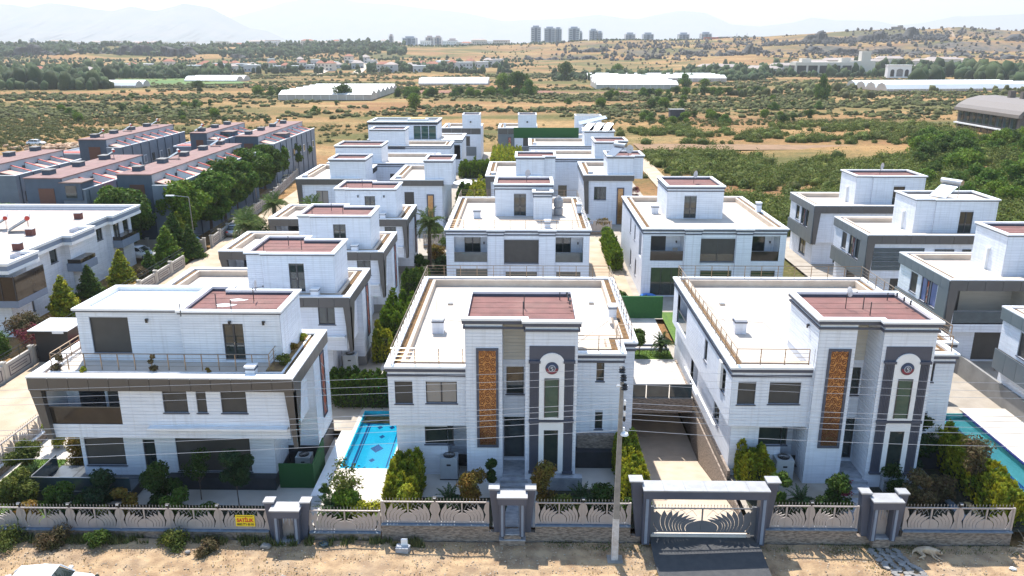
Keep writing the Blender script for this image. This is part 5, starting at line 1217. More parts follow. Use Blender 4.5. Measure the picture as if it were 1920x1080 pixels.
dish('white satellite dish on the red tower roof of the big corner villa', -15.9, 44.6, 9.6, 1.7, .36)
dish('white satellite dish on the red tower roof of the right front villa', 18.3, 43.6, 9.72, 1.75, .3)
dish('satellite dish on the tower of the railed-roof villa behind the centre one', .2, 88.0, 9.7, .8, .42)
dish('satellite dish on the tower of the villa behind the right front one', 18.5, 87.5, 9.7, .8, .42)
dish('round satellite dish on the farthest tower of the right column', 41.7, 94.5, 9.65, .7, .42)
dish('satellite dish on the tower of the back villa beside the dirt track', 14.6, 113.5, 9.3, .4, .6)
def solar(label, x, y, z, rz, red=False, s=1):
    r = thing('solar_water_heater', label, 'solar heater', (x, y, z), rz); r.scale = (s, s, s)
    q = MB(); q.poly([(-.9, -1.9, .25), (.9, -1.9, .25), (.9, 0, 1.35), (-.9, 0, 1.35)]); q.poly([(-.9, 0, 1.29), (.9, 0, 1.29), (.9, -1.9, .19), (-.9, -1.9, .19)])
    q.build('collector', mat('collector_glass', (.22, .25, .29), .15, metal=.5), r); MB().tube((-1.05, .15, 1.6), (1.05, .15, 1.6), .27, 12).build('tank', mat('tank_steel', (.5, .5, .5), .35, metal=.4), r)
    for sx in (-1, 1): MB().tube((sx * 1.05, .15, 1.6), (sx * 1.09, .15, 1.6), .27, 12).build('tank_end', M_rred if red else M_metal, r)
    f = MB()
    for sx in (-.85, .85): f.tube((sx, .1, 0), (sx, .1, 1.4), .025, 4); f.tube((sx, -1.9, 0), (sx, -1.9, .25), .025, 4); f.tube((sx, -1.9, .2), (sx, .1, 1.3), .025, 4)
    f.build('stand', M_metal, r); return r
solar('steel solar water heater on the pale tower roof in the right column', 42.2, 79.5, 9.65, R_(-60))
solar('solar water heater with red tank ends on the apartment roof, the nearer of the pair', -50.8, 79.3, 6.0, R_(-60), True, .9); solar('solar water heater with red tank ends on the apartment roof, the farther of the pair', -53.5, 80.0, 6.0, R_(-60), True, .8)
solar('tilted solar heater on the back villa beside the dirt track', 13.2, 112.8, 9.3, R_(-50))
for k in range(3):
    r = thing('solar_array', ('left', 'middle', 'right')[k] + ' of the three tilted solar panels on the far villa tower', 'solar array', (11.4 + k * 1.75, 147.5, 9.4), R_(-35)); q = MB()
    q.poly([(-.6, -1.1, .1), (.7, -1.1, .1), (.7, 1.1, 1.3), (-.6, 1.1, 1.3)]); q.build('panel_face', mat('solar_panel_bright', (.45, .5, .56), .15), r); MB().box(-.5, .9, 0, .6, 1.0, 1.2).build('stand', M_black, r)
for x, y, z in ((-48.6, 112, 9), (-48.4, 127, 9), (-73.5, 140, 9), (-73.4, 150, 9), (-73.3, 161, 9), (-60, 150, 9), (-48.8, 160, 9), (-57.8, 112, 9)):
    solar(f'roof solar heater with red tank on the row house block, {int(y)} steps back' if 0 else 'small solar heater with a red-ended tank on a row house roof', x, y, z, R_(-60), True, .7)['group'] = 'solar heaters on the row house roofs'
# street lamps
for k, (x, y, h, lab) in enumerate(((-39.6, 93, 7, 'curved street lamp beside the conifers and the street wall'), (-42.2, 124, 7, 'street lamp between the street trees and the palms'), (-45, 158, 7, 'farthest street lamp by the row house corner'))):
    r = thing('street_lamp', lab, 'street lamp', (x, y, 0)); MB().tube((0, 0, 0), (-.1, 0, h), .09, 7, .05).build('post', M_metal, r); MB().tube((-.1, 0, h), (-2.0, .2, h + .15), .04, 6).build('arm', M_metal, r)
    MB().box(-2.9, .1, h + .08, -1.9, .35, h + .2).build('lamp_head', M_cap, r)

# ---------------------------------------------------------------- vehicles
def car(label, x, y, z, rz, paint, L=4.4, hatch=False):
    r = thing('parked_car', label, 'car', (x, y, z), rz); h = L / 2; W2 = .88
    def loft(secs, nm, m, par, sm=True):
        q = MB(); k = len(secs[0])
        for s_ in secs: q.v += s_
        for i in range(len(secs) - 1):
            for j in range(k): q.f.append((i * k + j, i * k + (j + 1) % k, (i + 1) * k + (j + 1) % k, (i + 1) * k + j))
        q.f += [tuple(reversed(range(k))), tuple(range((len(secs) - 1) * k, len(secs) * k))]
        return q.build(nm, m, par, sm)
    def sec(xx, zb, zt, w, r_=.1): return [(xx, -w, zb), (xx, w, zb), (xx, w + .02, (zb + zt) / 2), (xx, w - .04, zt - .04), (xx, w - r_ * 1.6, zt), (xx, -w + r_ * 1.6, zt), (xx, -w + .04, zt - .04), (xx, -w - .02, (zb + zt) / 2)]
    B = [(-h, .4, .72, .66), (-h + .15, .25, .9, .8), (-h + .9, .22, .98, .87), (-.2, .22, .96, .89), (h - 1.1, .22, .9, .87), (h - .35, .25, .8, .82), (h, .38, .62, .66)]
    loft([sec(*b) for b in B], 'body', paint, r)
    G = [(-h + .45 if not hatch else -h + .2, .95, .97, .74), (-h + 1.05, .95, 1.4, .64), (-.1, .95, 1.46, .63), (.45, .95, 1.4, .64), (h - 1.15, .9, .93, .76)]
    loft([sec(g[0], g[1], g[2], g[3], .06) for g in G], 'greenhouse', M_glass, r)
    q = [(-h + .95, 1.375, 1.405, .66), (-.1, 1.45, 1.485, .64), (.5, 1.375, 1.405, .66)]; loft([sec(g[0], g[1], g[2], g[3], .06) for g in q], 'roof', paint, r)
    for sy in (-1, 1):
        for a, b in (((-h + 1.0, 1.4), (-h + .5, .97)), ((.5, 1.4), (h - 1.15, .93)), ((-.2, 1.45), (-.15, .96))): MB().tube((a[0], sy * .66, a[1]), (b[0], sy * .8, b[1]), .035, 5).build('pillar', paint, r)
        for wx in (-h + .8, h - .85):
            o = MB().tube((wx, sy * .74, .32), (wx, sy * .92, .32), .32, 16).build('wheel', M_black, r); MB().tube((wx, sy * .92, .32), (wx, sy * .935, .32), .2, 10).build('rim', M_metal, o)
        MB().box(h - .22, sy * .6 - .16, .6, h - .05, sy * .6 + .16, .72).build('headlight', M_glass, r); MB().box(-h - .0, sy * .6 - .14, .66, -h + .14, sy * .6 + .14, .82).build('tail_light', M_sred, r)
        MB().box(.75, sy * .9 - .06, .98, .9, sy * .9 + .12 * sy, 1.1).build('wing_mirror', paint, r)
    return r
M_cw = mat('car_white', (.8, .8, .8), .2); M_cs = mat('car_silver', (.4, .42, .44), .25, metal=.6); M_cr = mat('car_red', (.6, .02, .02), .25); M_cb = mat('car_blue_grey', (.3, .4, .5), .25, metal=.3)
car('white parked car cut by the bottom left edge of the dirt road', -22.0, 30.9, -.46, R_(4), M_cw); car('red parked car half hidden behind the railing of the corner villa roof', -35.3, 60.5, .03, R_(85), M_cr)
car('silver car parked in the tree shade on the left street', -38.6, 104, .03, R_(97), M_cs); car('pale blue car parked left of the conifers behind the apartment', -47.3, 95.3 + 5, .0, R_(5), M_cb)
car('pale blue car parked just behind the tall conifer', -43.8, 99.0, .0, R_(-10), M_cb); car('white car parked nearest the apartment balcony, roof in sunlight', -45.8, 91.3, .0, R_(-8), M_cw)
car('white car parked on the sandy field beside the rubble heap', -124.6, 204, .0, R_(6), M_cw); car('pale van-like car parked beyond the left row houses', -137, 199, .0, R_(10), M_cw)
car('yellowish car parked at the end of the street by the row houses', -44.6, 147, .0, R_(100), mat('car_cream', (.6, .5, .3), .3))

# ---------------------------------------------------------------- dog asleep against the stone wall
def blob(secs, nm, m, par, n=10):
    q = MB()
    for (x, y, z, rx, rz_) in secs: q.v += [(x, y + rx * cos(2 * pi * k / n), z + rz_ * sin(2 * pi * k / n)) for k in range(n)]
    for i in range(len(secs) - 1):
        for k in range(n): q.f.append((i * n + k, i * n + (k + 1) % n, (i + 1) * n + (k + 1) % n, (i + 1) * n + k))
    q.f += [tuple(reversed(range(n))), tuple(range((len(secs) - 1) * n, len(secs) * n))]; return q.build(nm, m, par, True)
def skinned(nm, V, E_, Rr, m, par, lvl=2):
    me = bpy.data.meshes.new(nm); me.from_pydata(V, E_, []); o = link(nm, me, par); s = o.modifiers.new('skin', 'SKIN'); d = me.skin_vertices[0].data
    for i, r_ in enumerate(Rr): d[i].radius = (r_ if isinstance(r_, tuple) else (r_, r_))
    d[0].use_root = True; sb = o.modifiers.new('sub', 'SUBSURF'); sb.levels = lvl; sb.render_levels = lvl
    dg = bpy.context.evaluated_depsgraph_get(); me2 = bpy.data.meshes.new_from_object(o.evaluated_get(dg)); o.modifiers.clear(); o.data = me2; me2.materials.clear(); me2.materials.append(m)
    me2.polygons.foreach_set('use_smooth', [True] * len(me2.polygons)); return o
M_dog = mat('dog_fur', (.5, .4, .28), 1, (.34, .25, .17), 5, 1, bump=.5)
r = thing('dog', 'sand-coloured dog lying asleep on the dirt at the foot of the right fence', 'dog', (20.35, 35.1, -.44), R_(-12)); r.scale = (1.25, 1.25, 1.25)
V = [(-.28, 0, .17), (-.05, .01, .18), (.2, 0, .17), (.36, -.03, .16), (.46, -.07, .13), (.56, -.12, .09), (-.42, -.02, .13), (-.55, -.12, .05), (-.6, -.28, .03),
     (-.3, -.16, .1), (-.12, -.3, .06), (-.3, -.42, .04), (-.22, -.54, .03), (.22, -.14, .08), (.34, -.3, .04), (.5, -.42, .03), (.15, -.16, .06), (.2, -.34, .04), (.36, -.5, .03), (-.34, -.14, .12), (-.2, -.36, .09), (-.4, -.5, .05)]
E_ = [(0, 1), (1, 2), (2, 3), (3, 4), (4, 5), (0, 6), (6, 7), (7, 8), (0, 9), (9, 10), (10, 11), (11, 12), (2, 13), (13, 14), (14, 15), (2, 16), (16, 17), (17, 18), (0, 19), (19, 20), (20, 21)]
skinned('body', V, E_, [.15, .15, .16, .1, .1, .045, .09, .035, .02, .08, .045, .03, .03, .06, .035, .025, .06, .035, .025, .08, .04, .025], M_dog, r)
for s in (-1, 1): MB().prism([(.42, s * .06 - .08), (.47, s * .06 - .1), (.43, s * .12 - .08)], .18, .26).build('ear', mat('dog_ear', (.15, .1, .07), 1), r)

# ---------------------------------------------------------------- plants
def leafmesh(name, blobs, n, size, m, seed=0, inner=.45, flat=0.0, up=0.25, asp=1.6):
    n = int(n * 1.75); size = size * .72
    rs = np.random.RandomState(seed); B = np.array(blobs, float); wt = (B[:, 3] * B[:, 4] + B[:, 3] * B[:, 5]); wt /= wt.sum()
    b = B[rs.choice(len(B), n, p=wt)]; d = rs.randn(n, 3); d /= np.linalg.norm(d, axis=1)[:, None]
    rad = 1 - (1 - inner) * rs.rand(n) ** 1.7; ph = np.sin(d[:, 0] * 7 + b[:, 0] * 5) * np.sin(d[:, 1] * 6 + b[:, 1] * 3 + d[:, 2] * 5); rad = rad * (1 + .16 * ph)
    c = b[:, :3] + d * b[:, 3:6] * rad[:, None]
    nrm = d * .8 + rs.randn(n, 3) * .65 + np.array([0, 0, up]); nrm /= np.linalg.norm(nrm, axis=1)[:, None]
    t = np.cross(nrm, rs.randn(n, 3)); t /= np.linalg.norm(t, axis=1)[:, None]; u = np.cross(nrm, t)
    s = size * (.55 + .9 * rs.rand(n))[:, None]; a, c2 = t * s * .5 * asp, u * s * .5 / asp * 1.3
    V = np.stack([c - a, c + c2 - a * .1, c + a, c - c2 - a * .1], 1).reshape(-1, 3); F = np.arange(4 * n).reshape(n, 4)
    return npmesh(name, V, F, m)
def leafmat(nm, a, b): return mat(nm, a, .55, b, 1.3, 1, leaf=1, spec=.3)
L_dark = leafmat('leaf_dark', (.022, .048, .008), (.045, .08, .012)); L_mid = leafmat('leaf_mid', (.045, .09, .012), (.075, .12, .015)); L_yel = leafmat('leaf_yellow', (.36, .34, .02), (.14, .2, .02))
L_ficus = leafmat('leaf_ficus', (.06, .125, .013), (.1, .17, .02)); L_gold = leafmat('leaf_gold', (.26, .15, .025), (.1, .1, .02)); L_blue = leafmat('leaf_blue', (.018, .045, .02), (.03, .06, .018)); L_olive = leafmat('leaf_olive', (.13, .14, .02), (.06, .09, .018))
L_pink = leafmat('leaf_pink', (.3, .03, .08), (.08, .08, .03)); L_brown = leafmat('leaf_brown', (.13, .085, .04), (.07, .07, .025)); L_bright = leafmat('leaf_bright', (.14, .21, .015), (.07, .13, .013))
def crown_blobs(seed, w, h, z0, k=16, fill=.34, taper=0):
    rs = random.Random(seed); out = []
    for _ in range(k):
        t = rs.random(); z = z0 + h * t; rr = w * math.sqrt(max(.05, 1 - (2 * t - 1) ** 2)) * (1 - taper * t); a = rs.random() * 2 * pi; q = rr * rs.random() ** .5 * .72
        s = w * fill * (.75 + .6 * rs.random()); out.append((q * cos(a), q * sin(a), z, s, s, s * .8))
    return out
def trunk_mesh(h, r_, w, seed=0, k=5):
    rs = random.Random(seed); q = MB(); q.tube((0, 0, -.1), (.05, 0, h * .5), r_, 7, r_ * .75).tube((.05, 0, h * .5), (.1, .05, h), r_ * .75, 6, r_ * .3)
    for i in range(k):
        a = 2 * pi * i / k + rs.random(); z = h * (.4 + .35 * rs.random()); q.tube((.05, 0, z), (w * .6 * cos(a), w * .6 * sin(a), z + h * .35), r_ * .4, 5, r_ * .12)
    return q.mesh('trunk', M_bark)
def plant(nm, label, cat, loc, crown, trunk=None, rz=0, sc=1, group=None):
    r = thing(nm, label, cat, loc, rz, group); r.scale = sc if isinstance(sc, tuple) else (sc, sc, sc)
    if trunk: link('trunk', trunk, r)
    link('crown', crown, r); return r
# broad street trees (ficus) behind the far wall
C_f = [leafmesh('crown', crown_blobs(s, 3.9, 4.9, 2.3, 34, .27), 12000, .36, m, s) for s, m in ((1, L_ficus), (2, L_bright), (3, L_mid))]; T_f = trunk_mesh(4, .22, 3, 1)
spots = [(-43.4, 99, 1.0, 1), (-42.6, 106, 1.05, 0), (-43.2, 113, 1.1, 2), (-43.8, 119.5, 1.05, 0), (-44.4, 126, 1.1, 2), (-44.8, 132.5, 1.0, 0), (-45.6, 139, 1.0, 2), (-46.4, 147, .95, 0), (-46.6, 157, .95, 2), (-46.8, 165, .9, 0),
         (-48.2, 97.5 - 4, 1.0, 2), (-50.5, 99.0 - 4, 1.0, 0), (-55.5, 94.5, .85, 1), (-60, 95.5, .85, 1), (-65, 96.5, .85, 1), (-69.5, 97, .8, 1), (-74.5, 97, .8, 1)]
for i, (x, y, s, k) in enumerate(spots):
    lab = 'rounded light green tree on the street corner under the row house wall' if i == 0 else (f"{('', 'nearest', 'second', 'third', 'fourth', 'fifth', 'sixth', 'seventh', 'eighth', 'farthest')[i]} tree of the dense row lining the far wall of the left street" if i < 10 else ((('right' if i == 10 else 'left') + ' one of the two dark trees at the right end of the apartment roof') if i < 12 else 'bright green low tree seen over the apartment roof'))
    plant('street_tree', lab, 'tree', (x, y, 0), C_f[k], T_f, i * 1.3, (s, s, s * (1.0 if i < 12 else .8)), None if i == 0 else ('trees lining the left street' if i < 10 else ('dark trees beside the apartment' if i < 12 else 'low trees behind the apartment')))
# conifers
def cone_blobs(w, h, seed=0, k=26):
    rs = random.Random(seed); o = []
    for i in range(k):
        t = i / k; rr = w * (1 - t) ** .8; a = i * 2.4; o.append((rr * .45 * cos(a), rr * .45 * sin(a), .25 + h * t, rr * .55 + .1, rr * .55 + .1, h * .09))
    return o
C_c = [leafmesh('crown', cone_blobs(1.75, 3.7, 1), 4200, .24, m, 4, .5, up=.8) for m in (L_bright, L_mid, L_yel)]
for i, (x, y, s, k, lab) in enumerate(((-42.9, 70.3, .95, 2, 'yellow-green conifer nearest the corner villa, below the apartment'), (-43.2, 75.5, .85, 1, 'blue-green conifer second along the apartment front'), (-42.2, 80, .95, 2, 'bushy yellow-green conifer in front of the apartment middle'),
        (-40.6, 83, .75, 1, 'narrow dark conifer beside the lawn and the street wall'), (-40.8, 88, 1.15, 0, 'tall slim green conifer left of the street lamp'), (-41.6, 92, 1.3, 1, 'tall dark conifer behind the street lamp'), (-39.6, 91.5, 1.0, 1, 'blue-green conifer right at the foot of the street lamp'), (-42.3, 95, 1.2, 2, 'yellowish conifer at the corner where the street bends'))):
    plant('conifer', lab, 'tree', (x, y, 0), C_c[k], trunk_mesh(3, .1, .4) if i == 0 else link and CACHE.setdefault('ct', trunk_mesh(3, .1, .4)), i * 1.1, s)
# thuja hedges: box-like leafy volumes with peaks
def spraymesh(name, boxes, n, size, m, seed):
    """upright feathery sprays of a thuja: pointed fans leaning outward from many small tips"""
    rs = np.random.RandomState(seed); B = np.array(boxes, float); wt = B[:, 3] * B[:, 5] + B[:, 4] * B[:, 5]; wt /= wt.sum(); b = B[rs.choice(len(B), n, p=wt)]
    th = rs.rand(n) * 2 * pi; zz = rs.rand(n) ** .8; prof = np.sqrt(np.clip(1 - (zz * 1.02) ** 3.2, .02, 1)) * (.86 + .22 * rs.rand(n)); prof *= 1 + .12 * np.sin(th * 5 + b[:, 0] * 9) * np.sin(zz * 14 + b[:, 1] * 7)
    c = np.stack([b[:, 0] + b[:, 3] * prof * np.cos(th), b[:, 1] + b[:, 4] * prof * np.sin(th), b[:, 2] + b[:, 5] * zz], -1)
    out = np.stack([np.cos(th), np.sin(th), np.zeros(n)], -1); axis = out * (.55 + .3 * rs.rand(n))[:, None] + np.array([0, 0, 1.0]) + rs.randn(n, 3) * .28; axis /= np.linalg.norm(axis, axis=1)[:, None]
    sd_ = np.cross(axis, rs.randn(n, 3)); sd_ /= np.linalg.norm(sd_, axis=1)[:, None]; L_ = (size * (.6 + .9 * rs.rand(n)))[:, None]
    V = np.stack([c - axis * L_ * .35, c + sd_ * L_ * .26 + axis * L_ * .15, c + axis * L_ * .75, c - sd_ * L_ * .26 + axis * L_ * .15], 1).reshape(-1, 3)
    return npmesh(name, V, np.arange(4 * n).reshape(n, 4), m)
def hedge(label, x0, y0, x1, y1, z0, h, m, n, seed, size=.2, peaks=.25):
    rs = random.Random(seed); w, l = x1 - x0, y1 - y0; q = []; st = .5 if h < 3 else .8; nx, ny = max(1, round(w / st)), max(1, round(l / st))
    for i in range(nx):
        for j in range(ny):
            x, y = w * (i + .5) / nx + .12 * (rs.random() - .5), l * (j + .5) / ny + .12 * (rs.random() - .5); hh = h * (1 - peaks * rs.random()); q.append((x, y, 0, w / nx * .62, l / ny * .62, hh))
            if rs.random() < .5: q.append((x + .2 * (rs.random() - .5), y + .2 * (rs.random() - .5), hh * .5, w / nx * .35, l / ny * .35, hh * (.5 + .16 * rs.random())))
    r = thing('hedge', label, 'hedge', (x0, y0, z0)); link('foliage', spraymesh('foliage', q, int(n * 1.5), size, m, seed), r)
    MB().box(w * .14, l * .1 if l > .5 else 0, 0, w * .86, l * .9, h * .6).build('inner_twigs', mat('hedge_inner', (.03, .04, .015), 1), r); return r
hedge('yellow-green thuja hedge between the turquoise pool and the centre villa', -7.35, 37.0, -5.7, 41.1, 0, 2.3, L_yel, 9500, 1, .2)
hedge('yellow-green thuja hedge between the centre villa and the driveway', 5.35, 37.4, 6.7, 43.2, 0, 2.5, L_yel, 10000, 2, .2)
hedge('short yellow thuja hedge left of the heat pump of the right villa', 12.35, 39.6, 13.9, 42.6, 0, 2.3, L_yel, 7000, 3, .2)
hedge('long yellow-green thuja hedge along the narrow teal pool', 24.6, 36.8, 26.2, 45.0, 0, 2.2, L_yel, 12000, 4, .22)
hedge('dark clipped thuja hedge behind the turquoise pool', -13.6, 50.5, -7.9, 52.4, 0, 2.4, L_mid, 11000, 5, .18, .12)
hedge('tall bright thuja hedge in the gap between the second villa and the centre roof', -11.9, 61.5, -9.2, 66.5, 0, 3.6, L_bright, 9000, 6, .24)
hedge('single bright thuja column in front of the tall hedge', -11.9, 58.8, -10.6, 60.2, 0, 3.2, L_yel, 3000, 7, .2)
hedge('yellow-topped clipped hedge beside the third villa', -12.2, 76, -9.6, 78.6, 0, 2.5, L_mid, 4500, 8, .2, .1)
hedge('bright green hedge on the lot edge beside the driveway of the middle row', 9.6, 86, 10.9, 97, 0, 2.5, L_bright, 5500, 9, .28)
hedge('yellow-green hedge in front of the farthest right villa', 26.6, 71, 31.4, 73.4, 0, 3.0, L_bright, 6000, 10, .28)
hedge('bright shrub hedge beside the right front villa rear corner', 27.5, 56, 29.2, 60.5, 0, 2.8, L_bright, 4500, 11, .26)
hedge('green hedge beside the dirt track by the back villa', 16.8, 110, 19.4, 117, 0, 1.8, L_bright, 3500, 12, .3)
for i, (x0, y0, x1, y1, h, m, lab) in enumerate(((-12.5, 152, -6, 156, 3.2, L_bright, 'dark hedge crossing the middle lane'), (-6.5, 150, -.5, 166, 5, L_yel, 'tall bright thuja hedge along the far middle lane'), (-8.3, 112, -5.9, 126, 4.2, L_yel, 'yellow-green hedge lining the lane beside the middle villa'), (-10.4, 121, -8.6, 128, 3.2, L_mid, 'green shrub hedge in the garden by the parasol'),
        (-10.2, 109, -7.8, 114, 2.2, L_yel, 'low yellow clipped hedge at the near end of the lane'), (2.6, 119, 4.0, 128, 2.2, L_bright, 'green hedge behind the stone tank stack'))):
    hedge(lab, x0, y0, x1, y1, 0, h, m, 5500, 20 + i, .38)
# front garden shrubs
def shrub(label, x, y, z, w, h, m, n, seed, size=.13, k=9, stem=.2, nm='shrub', inner=.35):
    b = crown_blobs(seed, w, h, stem + h * .12, k, .42); return plant(nm, label, 'shrub' if nm == 'shrub' else 'tree', (x, y, z), leafmesh('crown', b, n, size, m, seed, inner), trunk_mesh(stem + h * .5, .035, w, seed, 6), seed)
sh = [(-30.2, 39.3, -.5, 1.3, 1.6, L_gold, 2600, 'golden-red shrub at the left end of the front garden'), (-27.0, 43.4, -.5, 1.5, 1.5, L_gold, 3600, 'orange and green shrub below the corner villa balcony'), (-29.7, 45.6, -.5, .9, 1.5, L_yel, 1800, 'yellow shrub beside the corner fin of the villa'), (-30.0, 42.6, -.5, 1.3, 1.5, L_olive, 2600, 'olive green shrub by the left side fence'),
      (-27.9, 38.4, -.5, 1.3, 1.7, L_olive, 3000, 'round olive shrub near the lawn'), (-25.1, 37.6, -.5, 1.1, 1.4, L_mid, 2600, 'green shrub behind the left part of the long fence'), (-23.0, 38.3, -.5, 1.3, 2.2, L_blue, 3200, 'dark shrub against the glass terrace'), (-21.4, 37.4, -.5, .9, 1.5, L_gold, 1500, 'thin golden shrub behind the fence'), (-19.9, 38.6, -.5, 1.6, 2.1, L_dark, 4200, 'big dark green shrub in the shade of the corner villa'),
      (-18.7, 37.2, -.5, 1.2, 1.5, L_mid, 3000, 'green shrub with yellow top beside the fence'), (-9.2, 37.3, 0, 1.3, .9, L_bright, 3000, 'low lime shrub in front of the pool'), (-2.9, 38.4, 0, 1.2, 1.7, L_gold, 3000, 'golden shrub left of the centre steps'), (-1.7, 39.5, 0, .7, 1.7, L_dark, 1700, 'dark upright shrub beside the centre steps'),
      (1.3, 38.3, 0, 1.35, 2.0, L_gold, 3600, 'large golden shrub right of the centre gate'), (5.4, 36.9, 0, .6, 1.5, L_mid, 900, 'thin green shrub behind the concrete pole'), (13.6, 37.7, 0, .75, 2.3, L_mid, 2300, 'upright green shrub right of the driveway pier'), (16.9, 38.0, 0, 1.0, 1.6, L_mid, 2600, 'green shrub with red tips beside the right steps'),
      (15.9, 37.5, 0, .8, .8, L_dark, 1500, 'low dark clipped shrub by the right fence'), (20.9, 37.9, 0, 1.35, 1.9, L_brown, 2900, 'brown and golden shrub right of the right gate'), (22.9, 39.2, 0, 1.2, 1.0, L_brown, 1500, 'low straggly brown shrub in the right garden'), (21.9, 42.0, 0, 1.7, 2.1, L_blue, 5200, 'large round dark shrub against the right villa wall'), (23.6, 43.4, 0, 1.1, 2.4, L_dark, 3800, 'tall dark thuja at the right villa corner'),
      (-1.0, 37.6, 0, .3, .3, L_dark, 200, 'small tuft beside the centre gate'), (17.6, 36.9, 0, .4, .5, L_dark, 300, 'small dark tuft beside the right gate'), (-6.2, 36.9, 0, .85, 1.6, L_yel, 2200, 'bright yellow thuja at the fence end of the pool hedge')]
for i, (x, y, z, w, h, m, n, lab) in enumerate(sh): shrub(lab, x, y, z, w * .82, h, m, n, 30 + i)
shrub('red-flowered tips on the shrub beside the right steps', 17.1, 38.0, 1.0, .55, .6, L_pink, 260, 77, .1)
shrub('small round tree with thin trunk in front of the long shutter of the corner villa', -15.8, 38.9, -.5, 1.0, 2.0, L_blue, 4200, 80, .12, 12, 1.4, 'small_tree')
shrub('thin bare-branched tree with dark leaves behind the fence of the corner villa', -18.2, 39.6, -.5, .9, 1.7, L_dark, 900, 81, .12, 8, 1.1, 'small_tree', .1)
shrub('sparse small tree at the front edge of the pool deck', -9.4, 38.2, 0, 1.2, 1.7, L_olive, 620, 82, .15, 9, .9, 'small_tree', .1)
shrub('sparse brown-leaved small tree in the right garden', 24.7, 39.6, 0, 1.15, 1.5, L_brown, 1300, 83, .14, 10, 1.7, 'small_tree', .15)
shrub('short palm-like sapling beside the left gate', -10.7, 38.0, 0, .35, 1.1, L_mid, 350, 84)
for x, y, lab in ((9.0, 58.3, 'round clipped tree on the small lawn above the garage'), (8.6, 69.0, 'clipped umbrella shrub behind the green hedge screen')): shrub(lab, x, y, 1.0, 1.0, 1.0, L_mid, 3600, int(x * 10), .14, 9, .7, 'small_tree')
for i, (x, y, z, w, h, m, lab) in enumerate(((-40.8, 57.2, 0, 1.9, 2.0, L_mid, 'green bush at the left garden wall'), (-39.6, 59.9, .5, 1.3, 1.5, L_pink, 'pink flowering bougainvillea over the street wall'), (-40.6, 61.2, 0, 1.8, 2.4, L_brown, 'reddish bush between the bougainvillea and the shelter'), (18.3, 131, 0, 1.0, 1.4, L_pink, 'pink flowering bush at the villa beside the dirt track'),
        (-41.0, 81.5, 0, 1.0, 1.0, L_brown, 'small purple-brown bush on the apartment lawn'), (-33.2, 98, 0, 2, 2.5, L_mid, 'green bush beneath the twin palms'))): shrub(lab, x, y, z, w, h, m, 4200 if m != L_pink else 1500, 90 + i, .16 if m != L_pink else .1)
# cycads and palms
def frond(L_, droop, w, lf, nm='frond', m=None, seed=0, seg=9, fan=False):
    q = MB(); rs = random.Random(seed); pr = None
    for i in range(seg + 1):
        t = i / seg; x = L_ * t * (1 - .12 * droop * t); z = L_ * (.62 * t - (.55 + .35 * droop) * t * t); p = (x, z)
        if pr:
            q.tube((pr[0], 0, pr[1]), (x, 0, z), .014, 4)
            for s in (-1, 1):
                for k in (0, .5):
                    bx, bz = pr[0] + (x - pr[0]) * k, pr[1] + (z - pr[1]) * k; ww = w * math.sin(pi * min(.98, max(.1, t))) ** .6 * (.85 + .3 * rs.random()); e = (bx + ww * .45, s * ww, bz - ww * .25 + .05 * rs.random())
                    q.quad((bx, 0, bz), (bx + lf * .5, s * ww * .5, bz + .03), e, (bx - lf * .3, s * ww * .5, bz - .02))
        pr = p
    return q.mesh(nm, m)
def palm(nm, label, x, y, z, h, n, L_, m, w=.35, up=.0, cat='palm', tr=.16):
    r = thing(nm, label, cat, (x, y, z)); key = ('frond', nm, m.name, L_)
    if key not in CACHE: CACHE[key] = [frond(L_, d, w, .1, m=m, seed=d) for d in (0, 1, 2)]
    if h > .1: MB().tube((0, 0, 0), (.1, 0, h), tr * 1.25, 9, tr).build('trunk', M_bark, r)
    for i in range(n):
        t = i / n; o = link('frond', CACHE[key][i % 3], r, (.1 if h > .1 else 0, 0, h)); o.rotation_euler = (0, -R_(62 - 115 * t + up), i * 2.399)
    return r
M_fr = leafmat('frond_green', (.05, .09, .035), (.08, .12, .04)); M_fp = leafmat('palm_green', (.16, .2, .06), (.09, .13, .04))
palm('palm_tree', 'fan palm standing between the third villa and the railed-roof villa', -10.8, 88, 0, 4.9, 52, 2.3, M_fp, .5, tr=.2); palm('palm_tree', 'palm crown rising behind the fourth villa', -27, 100, 0, 4.5, 30, 2.1, M_fp, .7, tr=.25)
palm('palm_tree', 'nearer palm of the pair on the left street', -31.6, 88.5, 0, 4.5, 36, 2.2, M_fp, .7, tr=.25); palm('palm_tree', 'palm leaning over the silver car on the left street', -33.0, 92.5, 0, 4.3, 34, 2.1, M_fp, .7, tr=.25); palm('palm_tree', 'farther palm of the pair on the left street', -32.0, 100, 0, 4.8, 34, 2.1, M_fp, .7, tr=.25)
for i, (x, y, z, lab) in enumerate(((-28.6, 41.0, -.4, 'cycad on the lawn left of the glass terrace'), (-10.3, 37.2, .1, 'cycad behind the low fence beside the pool'), (-4.0, 38.0, .1, 'dark cycad in front of the centre heat pump'), (3.1, 38.3, .1, 'dark cycad right of the centre gate'), (14.9, 38.2, .1, 'cycad right of the driveway gate'), (10.6, 58.4, 1.3, 'short palm on the small lawn above the garage'), (10.6, 68.6, 1.4, 'dark cycad behind the green hedge screen'), (-9.6, 85.5, .3, 'cycad bed below the middle palm'))):
    palm('cycad', lab, x, y, z, .55 if i in (5,) else .25, 30, 1.15, M_fr, .2, 8, 'cycad', .14)

